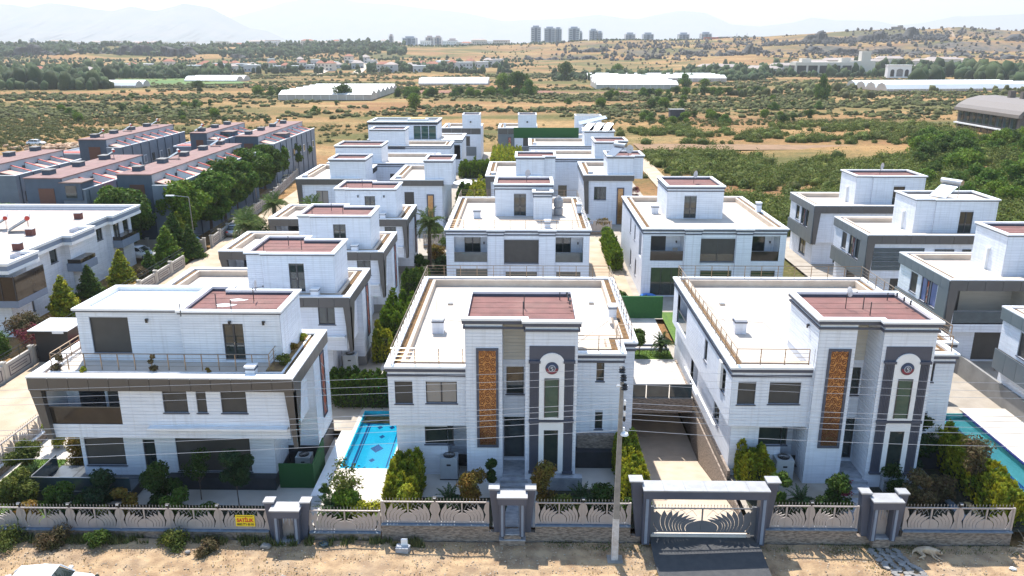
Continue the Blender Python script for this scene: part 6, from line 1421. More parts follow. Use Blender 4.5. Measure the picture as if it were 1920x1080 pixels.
# planted bed and inner gate beside the middle palm
sheet('garden_bed', rect(-12.2, 84, -8.2, 93), .0, M_bed)
for i, (x, y, w, h, m, lab) in enumerate(((-11.6, 86, .9, 1.3, L_mid, 'green shrub left of the middle palm trunk'), (-9.0, 87, .9, 1.2, L_dark, 'dark shrub right of the middle palm trunk'), (-10.2, 91, 1.1, 1.3, L_gold, 'golden shrub behind the middle palm'), (-11.5, 82.6, .8, .8, L_yel, 'low yellow shrub in front of the middle palm'), (-8.9, 95, 1.2, 1.8, L_mid, 'green shrub by the inner garden gate'), (-11.3, 99, 1.3, 2.0, L_bright, 'bright shrub near the inner garden gate'),
        (10.5, 99, 1.1, 1.6, L_bright, 'bright shrub at the far end of the middle driveway'), (8.3, 106.3, 1.0, 1.3, L_mid, 'green shrub below the far band villa'), (10.9, 107, 1.1, 1.2, L_gold, 'golden shrub below the far band villa'), (13.9, 106.5, 1.2, 1.6, L_mid, 'round green shrub below the gold strip of the far villa'))):
    shrub(lab, x, y, 0, w, h, m, 1500, 130 + i, .2)
fence('low taupe inner fence between the middle palm and the left band villas', -12.6, -8.3, 97.0, -.1, .4, 1.7, 2, 0, False)
fence('low taupe inner fence across the far end of the middle driveway', 7.0, 11.6, 104.4, -.1, .5, 1.9, 2, 0, False)

for i, (x, y, w, h, m, lab) in enumerate(((-13.55, 45.6, .35, .35, L_yel, 'small yellow-green plant at the back of the dark roof planter of the corner villa'), (-13.6, 43.6, .4, .4, L_gold, 'orange-flowered plant in the middle of the dark roof planter'), (-13.5, 41.6, .55, .5, L_olive, 'grey-green bushy plant at the front corner of the dark roof planter'), (-20.4, 40.55, .35, .8, L_brown, 'feathery straw-coloured grass tuft at the roof rail of the corner villa'), (-25.7, 40.7, .5, .7, L_brown, 'dry straw grass tuft at the left roof corner of the corner villa'), (-24.2, 40.4, .22, .2, L_yel, 'tiny yellow plant on the left roof edge'), (-17.3, 40.4, .2, .2, L_gold, 'tiny orange plant on the roof edge left of the chimney'))):
    shrub(lab, x, y, 6.85, w, h, m, 420, 160 + i, .1, 5, .05)

for i, (x, y, w, h, m, lab) in enumerate(((-28.9, 36.9, .9, 1.0, L_yel, 'bright yellow shrub in the left front corner behind the fence'), (-26.3, 36.8, .8, .9, L_gold, 'orange shrub behind the second panel of the long fence'), (-24.2, 37.1, .9, 1.2, L_dark, 'dark shrub behind the third panel of the long fence'), (-17.2, 36.9, .8, .9, L_mid, 'green shrub behind the sixth panel of the long fence'), (-22.6, 36.8, .7, .8, L_olive, 'olive shrub low behind the long fence'),
        (-14.6, 37.0, .6, .7, L_dark, 'dark shrub beside the left gate pier'), (-8.2, 37.0, .8, .8, L_yel, 'yellow-green low shrub at the low fence by the pool'), (2.2, 37.1, .8, .9, L_olive, 'olive shrub behind the fence right of the centre gate'), (4.2, 37.6, .9, 1.3, L_dark, 'dark shrub behind the fence left of the pole'), (-5.0, 37.0, .7, .8, L_dark, 'low dark shrub between the thuja and the cycad'),
        (25.6, 46.3, 1.0, 1.8, L_yel, 'yellow-green thuja at the far end of the right hedge'), (20.6, 40.2, 1.0, 1.2, L_dark, 'dark shrub in the middle of the right garden'))):
    shrub(lab, x, y, -.5 if x < -12 else 0, w, h, m, 1800, 180 + i, .12)
# ---------------------------------------------------------------- far fields
TH = R_(16.77); YA = R_(.914)
def at(px, py, Y):
    """world point at distance Y on the bearing of a photo pixel (1920 wide)"""
    cx, cy = (px - 960) / 1500, (540 - py) / 1500; d = (cx, cos(TH) + cy * sin(TH), -sin(TH) + cy * cos(TH))
    c, s = cos(YA), sin(YA); r = (c * d[0] - s * d[1], s * d[0] + c * d[1], d[2]); return (r[0] / r[1] * Y, Y, 24 + r[2] / r[1] * Y)
rs = np.random.RandomState(11)
def vnoise(X, Y, s, seed):
    r = np.random.RandomState(seed); G = r.rand(256, 256); x, y = X / s + 500, Y / s + 500
    i, j = np.floor(x).astype(int), np.floor(y).astype(int); fx, fy = x - i, y - j; fx = fx * fx * (3 - 2 * fx); fy = fy * fy * (3 - 2 * fy)
    g = lambda a, b: G[a % 256, b % 256]
    return g(i, j) * (1 - fx) * (1 - fy) + g(i + 1, j) * fx * (1 - fy) + g(i, j + 1) * (1 - fx) * fy + g(i + 1, j + 1) * fx * fy
def ico(sub=1):
    t = (1 + 5 ** .5) / 2; V = [(-1, t, 0), (1, t, 0), (-1, -t, 0), (1, -t, 0), (0, -1, t), (0, 1, t), (0, -1, -t), (0, 1, -t), (t, 0, -1), (t, 0, 1), (-t, 0, -1), (-t, 0, 1)]
    F = [(0, 11, 5), (0, 5, 1), (0, 1, 7), (0, 7, 10), (0, 10, 11), (1, 5, 9), (5, 11, 4), (11, 10, 2), (10, 7, 6), (7, 1, 8), (3, 9, 4), (3, 4, 2), (3, 2, 6), (3, 6, 8), (3, 8, 9), (4, 9, 5), (2, 4, 11), (6, 2, 10), (8, 6, 7), (9, 8, 1)]
    V = [tuple(np.array(v) / np.linalg.norm(v)) for v in V]
    for _ in range(sub):
        c = {}; F2 = []
        def mid(a, b):
            k = (min(a, b), max(a, b))
            if k not in c: m = np.array(V[a]) + np.array(V[b]); V.append(tuple(m / np.linalg.norm(m))); c[k] = len(V) - 1
            return c[k]
        for a, b, d in F: x, y, z = mid(a, b), mid(b, d), mid(d, a); F2 += [(a, x, z), (b, y, x), (d, z, y), (x, y, z)]
        F = F2
    return np.array(V), np.array(F)
def scatter(name, X, Y, R, m, H=.75, sub=1, lump=.3, hf=hfun, tall=None):
    V0, F0 = ico(sub); n = len(X); out = []; Z = hf(X, Y)
    a = rs.rand(n) * 6.28; ca, sa = np.cos(a), np.sin(a)
    j = 1 + lump * (rs.rand(n, len(V0)) - .5) * 2
    P = V0[None] * j[..., None] * R[:, None, None]; hh = (np.full(n, H) if tall is None else tall)[:, None]
    x = P[..., 0] * ca[:, None] - P[..., 1] * sa[:, None]; y = P[..., 0] * sa[:, None] + P[..., 1] * ca[:, None]; z = P[..., 2] * hh
    V = np.stack([x + X[:, None], y + Y[:, None], z + (Z + R * (hh[:, 0]) * .55)[:, None] - .2], -1).reshape(-1, 3)
    F = (F0[None] + (np.arange(n) * len(V0))[:, None, None]).reshape(-1, 3)
    return link(name, npmesh(name, V, F, m), kind='stuff')
def cards(name, X, Y, R, k, size, m, H=.8, hf=hfun):
    n = len(X); Z = hf(X, Y); d = rs.randn(n, k, 3); d /= np.linalg.norm(d, axis=2)[..., None]; d[..., 2] = np.abs(d[..., 2]) * 1.1 - .15
    lob = 1 + .25 * np.sin(d[..., 0] * 5 + X[:, None]) * np.sin(d[..., 1] * 5 + Y[:, None])
    c = d * (R[:, None] * lob * (.62 + .42 * rs.rand(n, k)))[..., None] * np.array([1, 1, H]); c[..., 0] += X[:, None]; c[..., 1] += Y[:, None]; c[..., 2] += (Z + R * H * .3)[:, None]
    c = c.reshape(-1, 3); d = d.reshape(-1, 3); N_ = len(c); nr = d * .8 + rs.randn(N_, 3) * .6 + [0, 0, .3]; nr /= np.linalg.norm(nr, axis=1)[:, None]
    t = np.cross(nr, rs.randn(N_, 3)); t /= np.linalg.norm(t, axis=1)[:, None]; u = np.cross(nr, t); s = (size * (.6 + .8 * rs.rand(N_)))[:, None]
    V = np.stack([c - t * s, c + u * s * .6, c + t * s, c - u * s * .6], 1).reshape(-1, 3)
    return link(name, npmesh(name, V, np.arange(4 * N_).reshape(N_, 4), m), kind='stuff')
GH = []                                        # keep-out boxes
def blocked(X, Y):
    b = (X > -31) & (X < 31) & (Y < 107) | (X > -40) & (X < 22.5) & (Y < 178) | (X > -22) & (X < 8) & (Y < 192) | (X > -33) & (X < 0) & (Y < 174) | (X > 28) & (X < 52) & (Y < 104)
    b |= (X < -36) & (X > -82) & (Y < 176) | (X < -36) & (Y < 96)
    b |= (np.abs(X - (25.5 + (Y - 140) * .01)) < 2.2) & (Y < 205)
    for x0, y0, x1, y1 in GH: b |= (X > x0) & (X < x1) & (Y > y0) & (Y < y1)
    return b
# greenhouses
M_gh = mat('greenhouse_plastic', (.78, .78, .76), .5, (.7, .7, .68), .05, .8); M_ghs = mat('greenhouse_side', (.45, .42, .38), .7, (.36, .33, .3), .2, .8)
def greenhouse(label, px0, px1, py, depth, bays, h=4.5, skew=0, arch=False, py1=None):
    Yb = 24 / ((py - 88) / 1500 * .9167); x0, x1 = at(px0, py, Yb)[0], at(px1, py, Yb)[0]; r = thing('greenhouse', label, 'greenhouse', (x0, Yb, 0)); w = x1 - x0
    if skew: r.rotation_euler = (0, 0, skew)
    bw = depth / bays; GH.append((x0 - 4, Yb - 6, x1 + 4, Yb + depth + 5)) if not skew else GH.append((x0 - 5, Yb - 5, x1 + 5, Yb + depth + 40))
    for i in range(bays):
        y = i * bw; q = MB()
        pr = [(y, 2.4 if not arch else 1.2), (y + bw * .2, h * .8), (y + bw * .5, h), (y + bw * .8, h * .8), (y + bw, 2.4 if not arch else 1.2)] if arch else [(y, 2.6), (y + bw * .5, h), (y + bw, 2.6)]
        for a, b in zip(pr, pr[1:]): q.quad((0, a[0], a[1]), (w, a[0], a[1]), (w, b[0], b[1]), (0, b[0], b[1]))
        q.build('roof_bay', M_gh, r); e = MB()
        for xx in (0, w): e = MB(); e.poly([(xx, a, b) for a, b in [(y, 0)] + pr + [(y + bw, 0)]]); e.build('gable', M_ghs, r)
    hs = 2.5 if not arch else 1.2; MB().box(0, -.05, 0, w, 0, hs).build('side_wall', M_ghs, r); MB().box(0, depth, 0, w, depth + .05, hs).build('side_wall', M_ghs, r)
    c = MB()
    for i in range(int(w / 4) + 1): c.box(i * 4 - .08, -.12, 0, i * 4 + .08, -.06, 2.5 if not arch else 1.2)
    c.build('side_post', M_gh, r, kind='stuff'); return r
greenhouse('big white multi-bay greenhouse in the middle of the field, left of centre', 523, 697, 190, 78, 6, 4.4)
greenhouse('long low white greenhouse beside the grove at the centre', 785, 915, 161, 24, 2, 4.5, arch=True)
greenhouse('nearer of the two white greenhouses right of centre', 1118, 1272, 168, 45, 3, 4.6)
greenhouse('farther wide white greenhouse right of centre', 1110, 1362, 154, 60, 4, 4.6)
greenhouse('long arched white tunnel greenhouse at the right edge', 1662, 1990, 172, 44, 4, 4.6, .14, True)
greenhouse('small white tunnel greenhouse at the left of the field', 168, 255, 166, 20, 2, 4, 0, True)
greenhouse('thin white greenhouse roofs beyond the green field on the left', 346, 444, 155, 30, 2, 4, 0, True)
# dark brick house on the right
gx, gy = 133, 221; r = thing('brick_house', 'grey-brown house with rounded roof, window wall and chimneys at the right edge', 'house', (gx, gy, 0)); GH.append((gx - 6, gy - 8, gx + 26, gy + 40))
M_db = mat('dark_brick', (.17, .14, .12), .9, (.12, .1, .085), 3, 1, bump=.5)
MB().box(0, 0, -3, 18, 32, 6.6).build('wall', M_db, r); q = MB(); pr = [(-.9, 6.3), (0, 7.4), (2.5, 8.9), (6, 9.8), (11, 9.9), (15.5, 8.9), (18.8, 6.6)]
for a, b in zip(pr, pr[1:]): q.quad((a[0], -.8, a[1]), (b[0], -.8, b[1]), (b[0], 32.8, b[1]), (a[0], 32.8, a[1]))
q.poly([(a, -.75, b) for a, b in pr]); q.build('roof', mat('grey_brown_roof', (.19, .165, .15), .8), r)
MB().box(-1.0, -.9, 5.6, -.02, 32.9, 6.5).build('eaves_board', mat('eaves_brick', (.25, .21, .18), .9), r)
for i in range(9):
    o = MB().box(-.16, 1 + i * 3.4, 2.4, -.02, 3.9 + i * 3.4, 5.5).build('window', M_frame, r); MB().box(-.2, 1.15 + i * 3.4, 2.6, -.17, 2.45 + i * 3.4, 5.35).build('pane', M_glass, o); MB().box(-.2, 2.5 + i * 3.4, 2.6, -.17, 3.75 + i * 3.4, 5.35).build('pane', M_bglass, o)
    MB().box(-.14, 1 + i * 3.4, -.5, -.02, 3.6 + i * 3.4, 1.7).build('ground_window', M_glass, r)
MB().box(-1.0, 0, 1.75, -.03, 32, 2.1).build('balcony', M_cap, r)
for y in (6, 14, 20): MB().box(8, y, 9.0, 9.6, y + 1.4, 11.8).build('chimney', M_db, r)
# resort complex
def block(par, x0, y0, z0, x1, y1, z1, m, nm='wall'): return MB().box(x0, y0, z0, x1, y1, z1).build(nm, m, par)
M_cream = mat('cream_render', (.62, .57, .5), .9); M_rf = mat('pale_tile_roof', (.4, .33, .29), .9)
x0, y0, z0 = at(1491, 139, 720); GH.append((240, 690, 420, 780)); r = thing('resort_building', 'long low cream building with dark shaded bays and a square tower far right', 'building', (x0, y0, max(0, z0 - 1)))
W_ = at(1597, 139, 720)[0] - x0; block(r, 0, 0, -1, W_, 14, 9.5, M_black, 'painted_bay_shade'); block(r, -.5, -.6, 8.2, W_ + .5, 14.5, 11, M_cream, 'fascia')  # black block puts the shade inside the open bays into colour
for k in range(6): block(r, k * W_ / 5 - .8, -.7, -1, k * W_ / 5 + .8, .4, 8.2, M_cream, 'column')
block(r, W_ - 2, 2, -1, W_ + 20, 14, 12, M_cream, 'wing'); block(r, W_ + 8, 3, 0, W_ + 16, 10, 20, M_cream, 'tower'); block(r, 6, 4, 11, 14, 12, 14, M_cream, 'roof_room'); block(r, 40, 4, 11, 48, 12, 14.5, M_cream, 'roof_room')
x0, y0, z0 = at(1663, 146, 660); r = thing('gate_building', 'white gateway with arched openings far right in front of the hedges', 'building', (x0, y0, max(0, z0)))
q = MB(); q.box(0, 0, 0, 18.5, 5, 9.5); q.build('wall', M_cap, r)
for a, b, h in ((2.2, 5.2, 6.5), (7, 12, 7), (13.5, 16.5, 6.5)):
    pts = [(a, 1.0), (b, 1.0), (b, h - 1.5)] + [((a + b) / 2 + (b - a) / 2 * cos(t), h - 1.5 + 1.5 * sin(t)) for t in [pi * k / 8 for k in range(1, 8)]] + [(a, h - 1.5)]; MB().prismY(pts, -.1, .1).build('arch_opening', M_greyw if a == 7 else M_black, r)
block(r, -.4, -.4, 9.5, 19, 5.4, 10, M_cap, 'cornice')
def far_house(label, px, py, Y, w, h, roof='flat', group=None, m=None, mr=None, z=None, dp=9):
    x, y, _ = at(px, py, Y); zz = h1(x, Y) if z is None else z; r = thing('far_house', label, 'house', (x, y, zz), rs.rand() * .8 - .4, group); m = m or M_cap
    block(r, -w / 2, 0, -3, w / 2, dp, h, m)
    if roof == 'hip':
        q = MB(); A = [(-w / 2 - .6, -.6, h), (w / 2 + .6, -.6, h), (w / 2 + .6, dp + .6, h), (-w / 2 - .6, dp + .6, h)]; e = min(w, dp) * .35; B = [(-w / 2 + e, dp / 2, h + 2.4), (w / 2 - e, dp / 2, h + 2.4)]
        q.poly([A[0], A[1], B[1], B[0]]); q.poly([A[2], A[3], B[0], B[1]]); q.poly([A[1], A[2], B[1]]); q.poly([A[3], A[0], B[0]]); q.build('roof', mr or M_rf, r)
    else: block(r, -w / 2 - .3, -.3, h, w / 2 + .3, dp + .3, h + .5, mr or M_cap, 'roof')
    n = max(2, int(w / 3.2)); q = MB()
    for fl in range(max(1, int(h / 3.1))):
        for i in range(n): q.box(-w / 2 + (i + .3) * w / n, -.08, .9 + fl * 3.1, -w / 2 + (i + .7) * w / n, -.01, 2.4 + fl * 3.1)
    q.build('window', M_frame, r, kind='stuff'); return r
for i, (px, py, Y, w) in enumerate(((1530, 118, 850, 30), (1560, 112, 880, 26), (1600, 115, 860, 34), (1640, 118, 830, 40), (1670, 112, 880, 34), (1715, 124, 760, 38), (1735, 116, 860, 30), (1770, 114, 900, 44), (1450, 132, 760, 30), (1475, 124, 800, 36), (1370, 124, 800, 34), (1425, 130, 780, 30), (1340, 128, 800, 36), (1800, 113, 920, 40), (1500, 122, 840, 24))):
    far_house('low resort villa with pale brown hipped roof among the trees far right', px, py, Y, w * .8, 5.0, 'hip', 'resort villas far right', M_cream)
M_farw = mat('far_white_render', (.5, .5, .5), .8)
wl = ('white two-storey house of the distant village', 'cream house with tiled roof in the distant village', 'unfinished grey concrete house in the distant village')
for (a, b, c, d, n, Ya, Yb) in ((330, 480, 118, 130, 20, 760, 900), (500, 690, 108, 128, 17, 780, 980), (690, 940, 112, 132, 20, 760, 920), (200, 330, 115, 130, 7, 800, 950), (0, 200, 118, 150, 8, 600, 800)):
    for i in range(n):
        px, Y = a + (b - a) * (i + rs.rand() * .7) / n, Ya + (Yb - Ya) * rs.rand(); k = int(rs.rand() * 10); k = 0 if k < 6 else (1 if k < 8 else 2)
        far_house(wl[k], px, 120, Y, 7 + 8 * rs.rand() ** 2, 3.5 + 4 * rs.rand(), 'hip' if k == 1 or rs.rand() < .3 else 'flat', ('white village houses', 'tiled village houses', 'unfinished village houses')[k], (M_farw, M_cream, M_greyw)[k], None if k != 1 else mat('red_tile_far', (.32, .12, .07), .9))
for i in range(46):                                  # plateau houses on the skyline
    px = 10 + 940 * (i + rs.rand()) / 46; Y = 1440 + 150 * rs.rand(); far_house('low white house among trees on the plateau skyline', px, 88, Y, 12 + 16 * rs.rand(), 4 + 5 * rs.rand(), 'hip' if rs.rand() < .5 else 'flat', 'plateau skyline houses', (M_cap, M_cream)[i % 2], None if i % 3 else mat('red_tile_far', (.32, .12, .07), .9), dp=12)
M_twr = mat('tower_concrete', (.33, .37, .43), .8); M_twp = mat('tower_pink', (.5, .42, .4), .8); M_tww = mat('tower_windows', (.08, .11, .16), .5)
def tower(label, px, wpx, ytop, ybase, Y=1560, m=None, fl=None):
    x, y, z1 = at(px, ytop, Y); zb = at(px, ybase, Y)[2]; w = wpx / 1567 * Y; r = thing('tower_block', label, 'tower block', (x, y, zb - 8)); H = z1 - zb + 8; m = m or M_twr
    block(r, -w / 2, 0, 0, w / 2, w * .8, H, m); block(r, -w * .3, w * .2, H, w * .3, w * .6, H + 3, m, 'roof_room'); block(r, -w * .12, -.8, 4, w * .12, 0, H - 1, M_tww, 'stair_bay'); n = fl or max(3, int((H - 8) / 3.4))
    for i in range(n):
        z = 9 + i * (H - 10) / n; MB().box(-w * .46, -.3, z, -w * .18, -.02, z + 1.6).build('window', M_tww, r); MB().box(w * .18, -.3, z, w * .46, -.02, z + 1.6).build('window', M_tww, r)
    for s in (-1, 1): block(r, s * w * .48 - .6, -1.0, 3, s * w * .48 + .6, .4, H + 1, M_cap, 'pier')
for k, (px, w, a, b, lab) in enumerate(((1005, 19, 51, 76, 'leftmost high-rise of the skyline cluster'), (1031, 21, 53, 77, 'broad high-rise second from the left of the skyline cluster'), (1047, 13, 54, 77, 'slim high-rise attached to the second one on the skyline'), (1077, 21, 53, 78, 'high-rise with lower wing in the middle of the skyline cluster'), (1089, 6, 61, 78, 'lower wing right of the middle skyline high-rise'), (1113, 15, 57, 78, 'rightmost high-rise of the tall skyline cluster'), (1125, 10, 61, 78, 'lower half of the rightmost tall skyline high-rise'),
        (1182, 19, 64, 77, 'first mid-rise block right of the tall cluster'), (1216, 20, 64, 76, 'second mid-rise block right of the tall cluster'), (1283, 20, 64, 75, 'third mid-rise block on the skyline'), (1325, 20, 63, 74, 'fourth mid-rise block beside the long red roof'), (59, 9, 75, 88, 'lone slim tower on the far left skyline'), (12, 10, 82, 90, 'low grey block at the left end of the skyline'), (543, 12, 79, 89, 'grey block rising behind the village'), (656, 12, 79, 88, 'small dark block left of the pink tower'), (620, 8, 82, 88, 'tiny block beside the minaret'))): tower(lab, px, w, a, b)
for px, w, a, b, lab in ((733, 8, 67, 84, 'slim pink tower on the skyline left of centre'), (767, 26, 71, 82, 'wide grey office block on the skyline'), (805, 15, 70, 82, 'left of the twin pink blocks on the skyline'), (821, 14, 70, 82, 'right of the twin pink blocks on the skyline'), (848, 19, 75, 83, 'low pink block right of the twins')): tower(lab, px, w, a, b, m=M_twp if 'pink' in lab else M_twr)
x, y, z = at(636, 73, 1550); MB_ = MB().tube((0, 0, -14), (0, 0, 0), 1.0, 8, .8).tube((0, 0, 0), (0, 0, 4), .8, 8, .05); o = MB_.build('minaret', M_cap); o.location = (x, y, z - 3); tag(o, 'thin white minaret on the skyline between village and towers', 'minaret')
for px, lab in ((1382, 'left thin mast pair on the right skyline'), (1401, 'right thin mast on the right skyline')):
    x, y, z = at(px, 62, 1500); o = MB().tube((0, 0, -8), (0, 0, 0), .6, 6, .2).build('minaret', M_greyw); o.location = (x, y, z); tag(o, lab.replace('mast pair', 'minaret').replace('mast', 'minaret'), 'minaret')
x, y, z = at(1345, 73, 1480); o = MB().box(-22, 0, -3, 22, 10, 3).build('far_shed', mat('far_red_roof', (.35, .08, .05), .9)); o.location = (x, y, z); tag(o, 'long red-roofed shed on the ridge beside the fourth mid-rise', 'shed')
x, y, z = at(1395, 70, 1480); o = MB().box(-45, 0, -1, 55, 12, 1.5).build('far_shed', M_cap); o.location = (x, y, z); tag(o, 'long white roof on the ridge right of the red shed', 'shed')
x, y, z = at(1684, 54, 1480); r = thing('ridge_house', 'lone unfinished house on top of the right ridge', 'house', (x, y, h1(x, y))); block(r, -9, 0, -2, 9, 8, 4, M_greyw); block(r, 2, 0, 4, 8, 8, 7, M_greyw, 'upper_floor'); block(r, -9.5, -.4, 4, 9.5, 8.4, 4.5, M_greyw, 'roof')
# pale tracks across the plain
M_track = mat('pale_track', (.55, .45, .34), 1)
def track(name, pts, w, m=M_track, dz=.12):
    q = MB(); pr = None; P = []
    for a, b in zip(pts, pts[1:]):
        n = max(2, int(math.hypot(b[0] - a[0], b[1] - a[1]) / 12)); P += [(a[0] + (b[0] - a[0]) * i / n, a[1] + (b[1] - a[1]) * i / n) for i in range(n)]
    P.append(pts[-1])
    for x, y in P:
        if pr: q.quad((pr[0] - w / 2, pr[1], h1(*pr) - .25 + dz), (pr[0] + w / 2, pr[1], h1(*pr) - .25 + dz), (x + w / 2, y, h1(x, y) - .25 + dz), (x - w / 2, y, h1(x, y) - .25 + dz))
        pr = (x, y)
    struct(name, q, m)
track('track', [(26.5, 104), (25.4, 140), (25.8, 175), (23, 205), (5, 220)], 3.2, M_street, .2)
track('track', [(at(590, 132, 740)[0], 740), (at(640, 110, 950)[0], 950)], 9, dz=.6); track('track', [(at(665, 132, 740)[0], 740), (at(693, 105, 1000)[0], 1000)], 9, dz=.6); track('track', [(at(1790, 70, 1300)[0], 1300), (at(1775, 57, 1430)[0], 1430)], 5, mat('dull_track', (.3, .21, .13), 1), dz=.5)
sheet('bare_soil_strip', [(28, 196), (92, 199), (88, 207), (28, 210)], .0, mat('bare_soil', (.27, .16, .085), 1, (.2, .12, .06), .4, 1, bump=.6))
sheet('bare_soil_strip', [(-62, 446), (60, 452), (58, 470), (-60, 474)], .0, mat('red_soil', (.24, .1, .055), 1, (.18, .08, .045), .2, 1))
GH.append((28, 196, 90, 208)); GH.append((-62, 446, 60, 474))
M_gf = mat('green_field', (.07, .14, .03), 1, (.12, .17, .03), .03, 1)
q = MB(); P_ = [(at(150, 165, 520)[0], 510), (at(480, 160, 560)[0], 560), (at(345, 135, 720)[0], 720), (at(190, 135, 740)[0], 730)]; q.poly([(*p, .35) for p in P_]); struct('green_field', q, M_gf)
# scrub
C = 110000; Yc = 104 * (760 / 104.) ** (rs.rand(C) ** .82); Xc = (rs.rand(C) * 2 - 1) * .78 * Yc
dn = vnoise(Xc * .5, Yc, 17, 1) * .5 + vnoise(Xc * .5, Yc, 41, 2) * .6 + vnoise(Xc, Yc, 6, 5) * .3
right = np.interp(Xc - Yc * .02, [18, 30, 130], [0, 1, 1]) * np.interp(Yc, [104, 185, 192, 206, 215, 245, 270], [1, 1, .25, .15, 1, .9, 0])
p = np.clip((dn - .61) * 3.2, 0, 1) * np.interp(Yc, [104, 190, 260, 760], [.5, .6, .75, .9]) + right * np.clip((dn - np.where(Yc > 207, .45, .655)) * 3.2, 0, .5)
keep = (rs.rand(C) < p) & ~blocked(Xc, Yc); X, Y = Xc[keep], Yc[keep]; rg = right[keep]
R = np.where(rg > .3,   .7 + 1.5 * rs.rand(len(X)) ** 2, .35 + .75 * rs.rand(len(X)) ** 2) * np.interp(Y, [100, 300, 760], [1, 1.15, 1.5])
L_scr = leafmat('scrub_leaf', (.07, .105, .015), (.13, .145, .025)); L_scr2 = leafmat('scrub_dry', (.12, .12, .032), (.065, .078, .02))
nr_ = Y < 285; h_ = hfun; fh = lambda a, b: hfun(a, b) - .25
big = (rg > .3); 
for msk, m in ((nr_ & big, L_scr), (nr_ & ~big, L_scr2)):
    if msk.sum():
        scatter('scrub', X[msk], Y[msk], R[msk] * .62, m, .85, 1, .3, fh); cards('scrub_foliage', X[msk], Y[msk], R[msk], 130 if m is L_scr else 40, .17 if m is L_scr else .13, m, .95, fh)
m_ = ~nr_; scatter('scrub', X[m_], Y[m_], R[m_], L_scr2, .75, 1, .5, fh)
print('scrub', len(X), (nr_ & big).sum(), (nr_ & ~big).sum())
# big green trees, right edge
n = 330; X = 55 + 95 * rs.rand(n); Y = 118 + 108 * rs.rand(n); k = (X > Y * .46 + 4) & ~blocked(X, Y) & (Y < 200); X, Y = X[k], Y[k]; R = 1.4 + 1.2 * rs.rand(len(X))
C_r = [leafmesh('crown', crown_blobs(s + 50, 1, 1.1, .1, 12, .42), 1500, .14, m, s) for s, m in ((1, L_ficus), (2, L_mid), (3, L_bright))]; T_r = trunk_mesh(.8, .05, .6, 3)
for i in range(len(X)): plant('field_tree', f"{('mid-green', 'dark green', 'bright green')[i % 3]} {'tall' if R[i] > 2.4 else 'low'} tree in the {'near' if Y[i] < 145 else ('middle' if Y[i] < 170 else 'far')} part of the right thicket", 'tree', (X[i], Y[i], h1(X[i], Y[i]) - .4), C_r[i % 3], T_r, i, R[i] * 1.25, 'thicket trees at the right')
# woods on the left plain, plateau trees, scarp bushes
def wood(n, a, b, Ya, Yb, r0, r1, m, tall=1.1, nm='far_trees', pw=1):
    Y = Ya + (Yb - Ya) * rs.rand(n) ** pw; px = a + (b - a) * rs.rand(n); X = (px - 985) / 1567 * Y; R = r0 + (r1 - r0) * rs.rand(n) ** 1.5
    k = vnoise(X, Y, 40, 8) + .3 * rs.rand(n) > .5; scatter(nm, X[k], Y[k], R[k], m, tall, 0, .3, fh, tall=(.8 + tall * rs.rand(k.sum())))
L_far = leafmat('far_leaf', (.03, .055, .015), (.05, .08, .022))
wood(900, -60, 190, 480, 760, 2.0, 4.5, L_far, 1.4); wood(700, 150, 420, 640, 800, 2, 4, L_far, 1.3); wood(1800, -60, 1000, 900, 1150, 1.0, 2.2, L_far, .7); wood(3200, -60, 760, 1150, 1500, 2, 4.5, L_far, 1.0); wood(900, 700, 1400, 1400, 1540, 1.0, 2.2, L_far, .7)
wood(500, 380, 960, 760, 900, 1.5, 3.5, L_far, 1.3); wood(1500, 900, 2050, 760, 1400, .6, 1.7, L_scr2, .6); wood(1300, 1200, 2050, 1000, 1440, 1.0, 2.8, mat('scarp_rock', (.16, .125, .1), 1, (.09, .08, .07), .1, 1), .5, 'rocks')
wood(800, 1280, 2050, 690, 830, 2, 4.5, L_far, 1.1); wood(420, 1720, 2000, 560, 700, 3, 6, L_far, 1.2); wood(500, 1040, 1440, 610, 720, 1.5, 3.5, L_far, .9); wood(350, 1380, 2000, 400, 520, 1.2, 2.6, L_scr2, .7)
M_cliff = mat('cliff_rock', (.07, .066, .062), 1, (.045, .045, .04), .1, 1)
def cliff(nm, n, a, b, Ya, Yb, r0, r1):
    px = a + (b - a) * rs.rand(n); Y = Ya + (Yb - Ya) * rs.rand(n) + 25 * np.sin(px * .02); X = (px - 985) / 1567 * Y; k = vnoise(px, Y * 0, 22, 31) + .35 * rs.rand(n) > .42; R = r0 + (r1 - r0) * rs.rand(n); scatter(nm, X[k], Y[k], R[k], M_cliff, 1.3, 1, .4, fh, tall=(.9 + .9 * rs.rand(k.sum())))
cliff('cliff_rocks', 700, 1430, 1770, 1230, 1330, 1.2, 2.6); cliff('cliff_rocks', 500, 1040, 1450, 1060, 1400, 1.0, 2.4); cliff('cliff_rocks', 300, 1500, 2000, 1080, 1400, 1.0, 2.4)
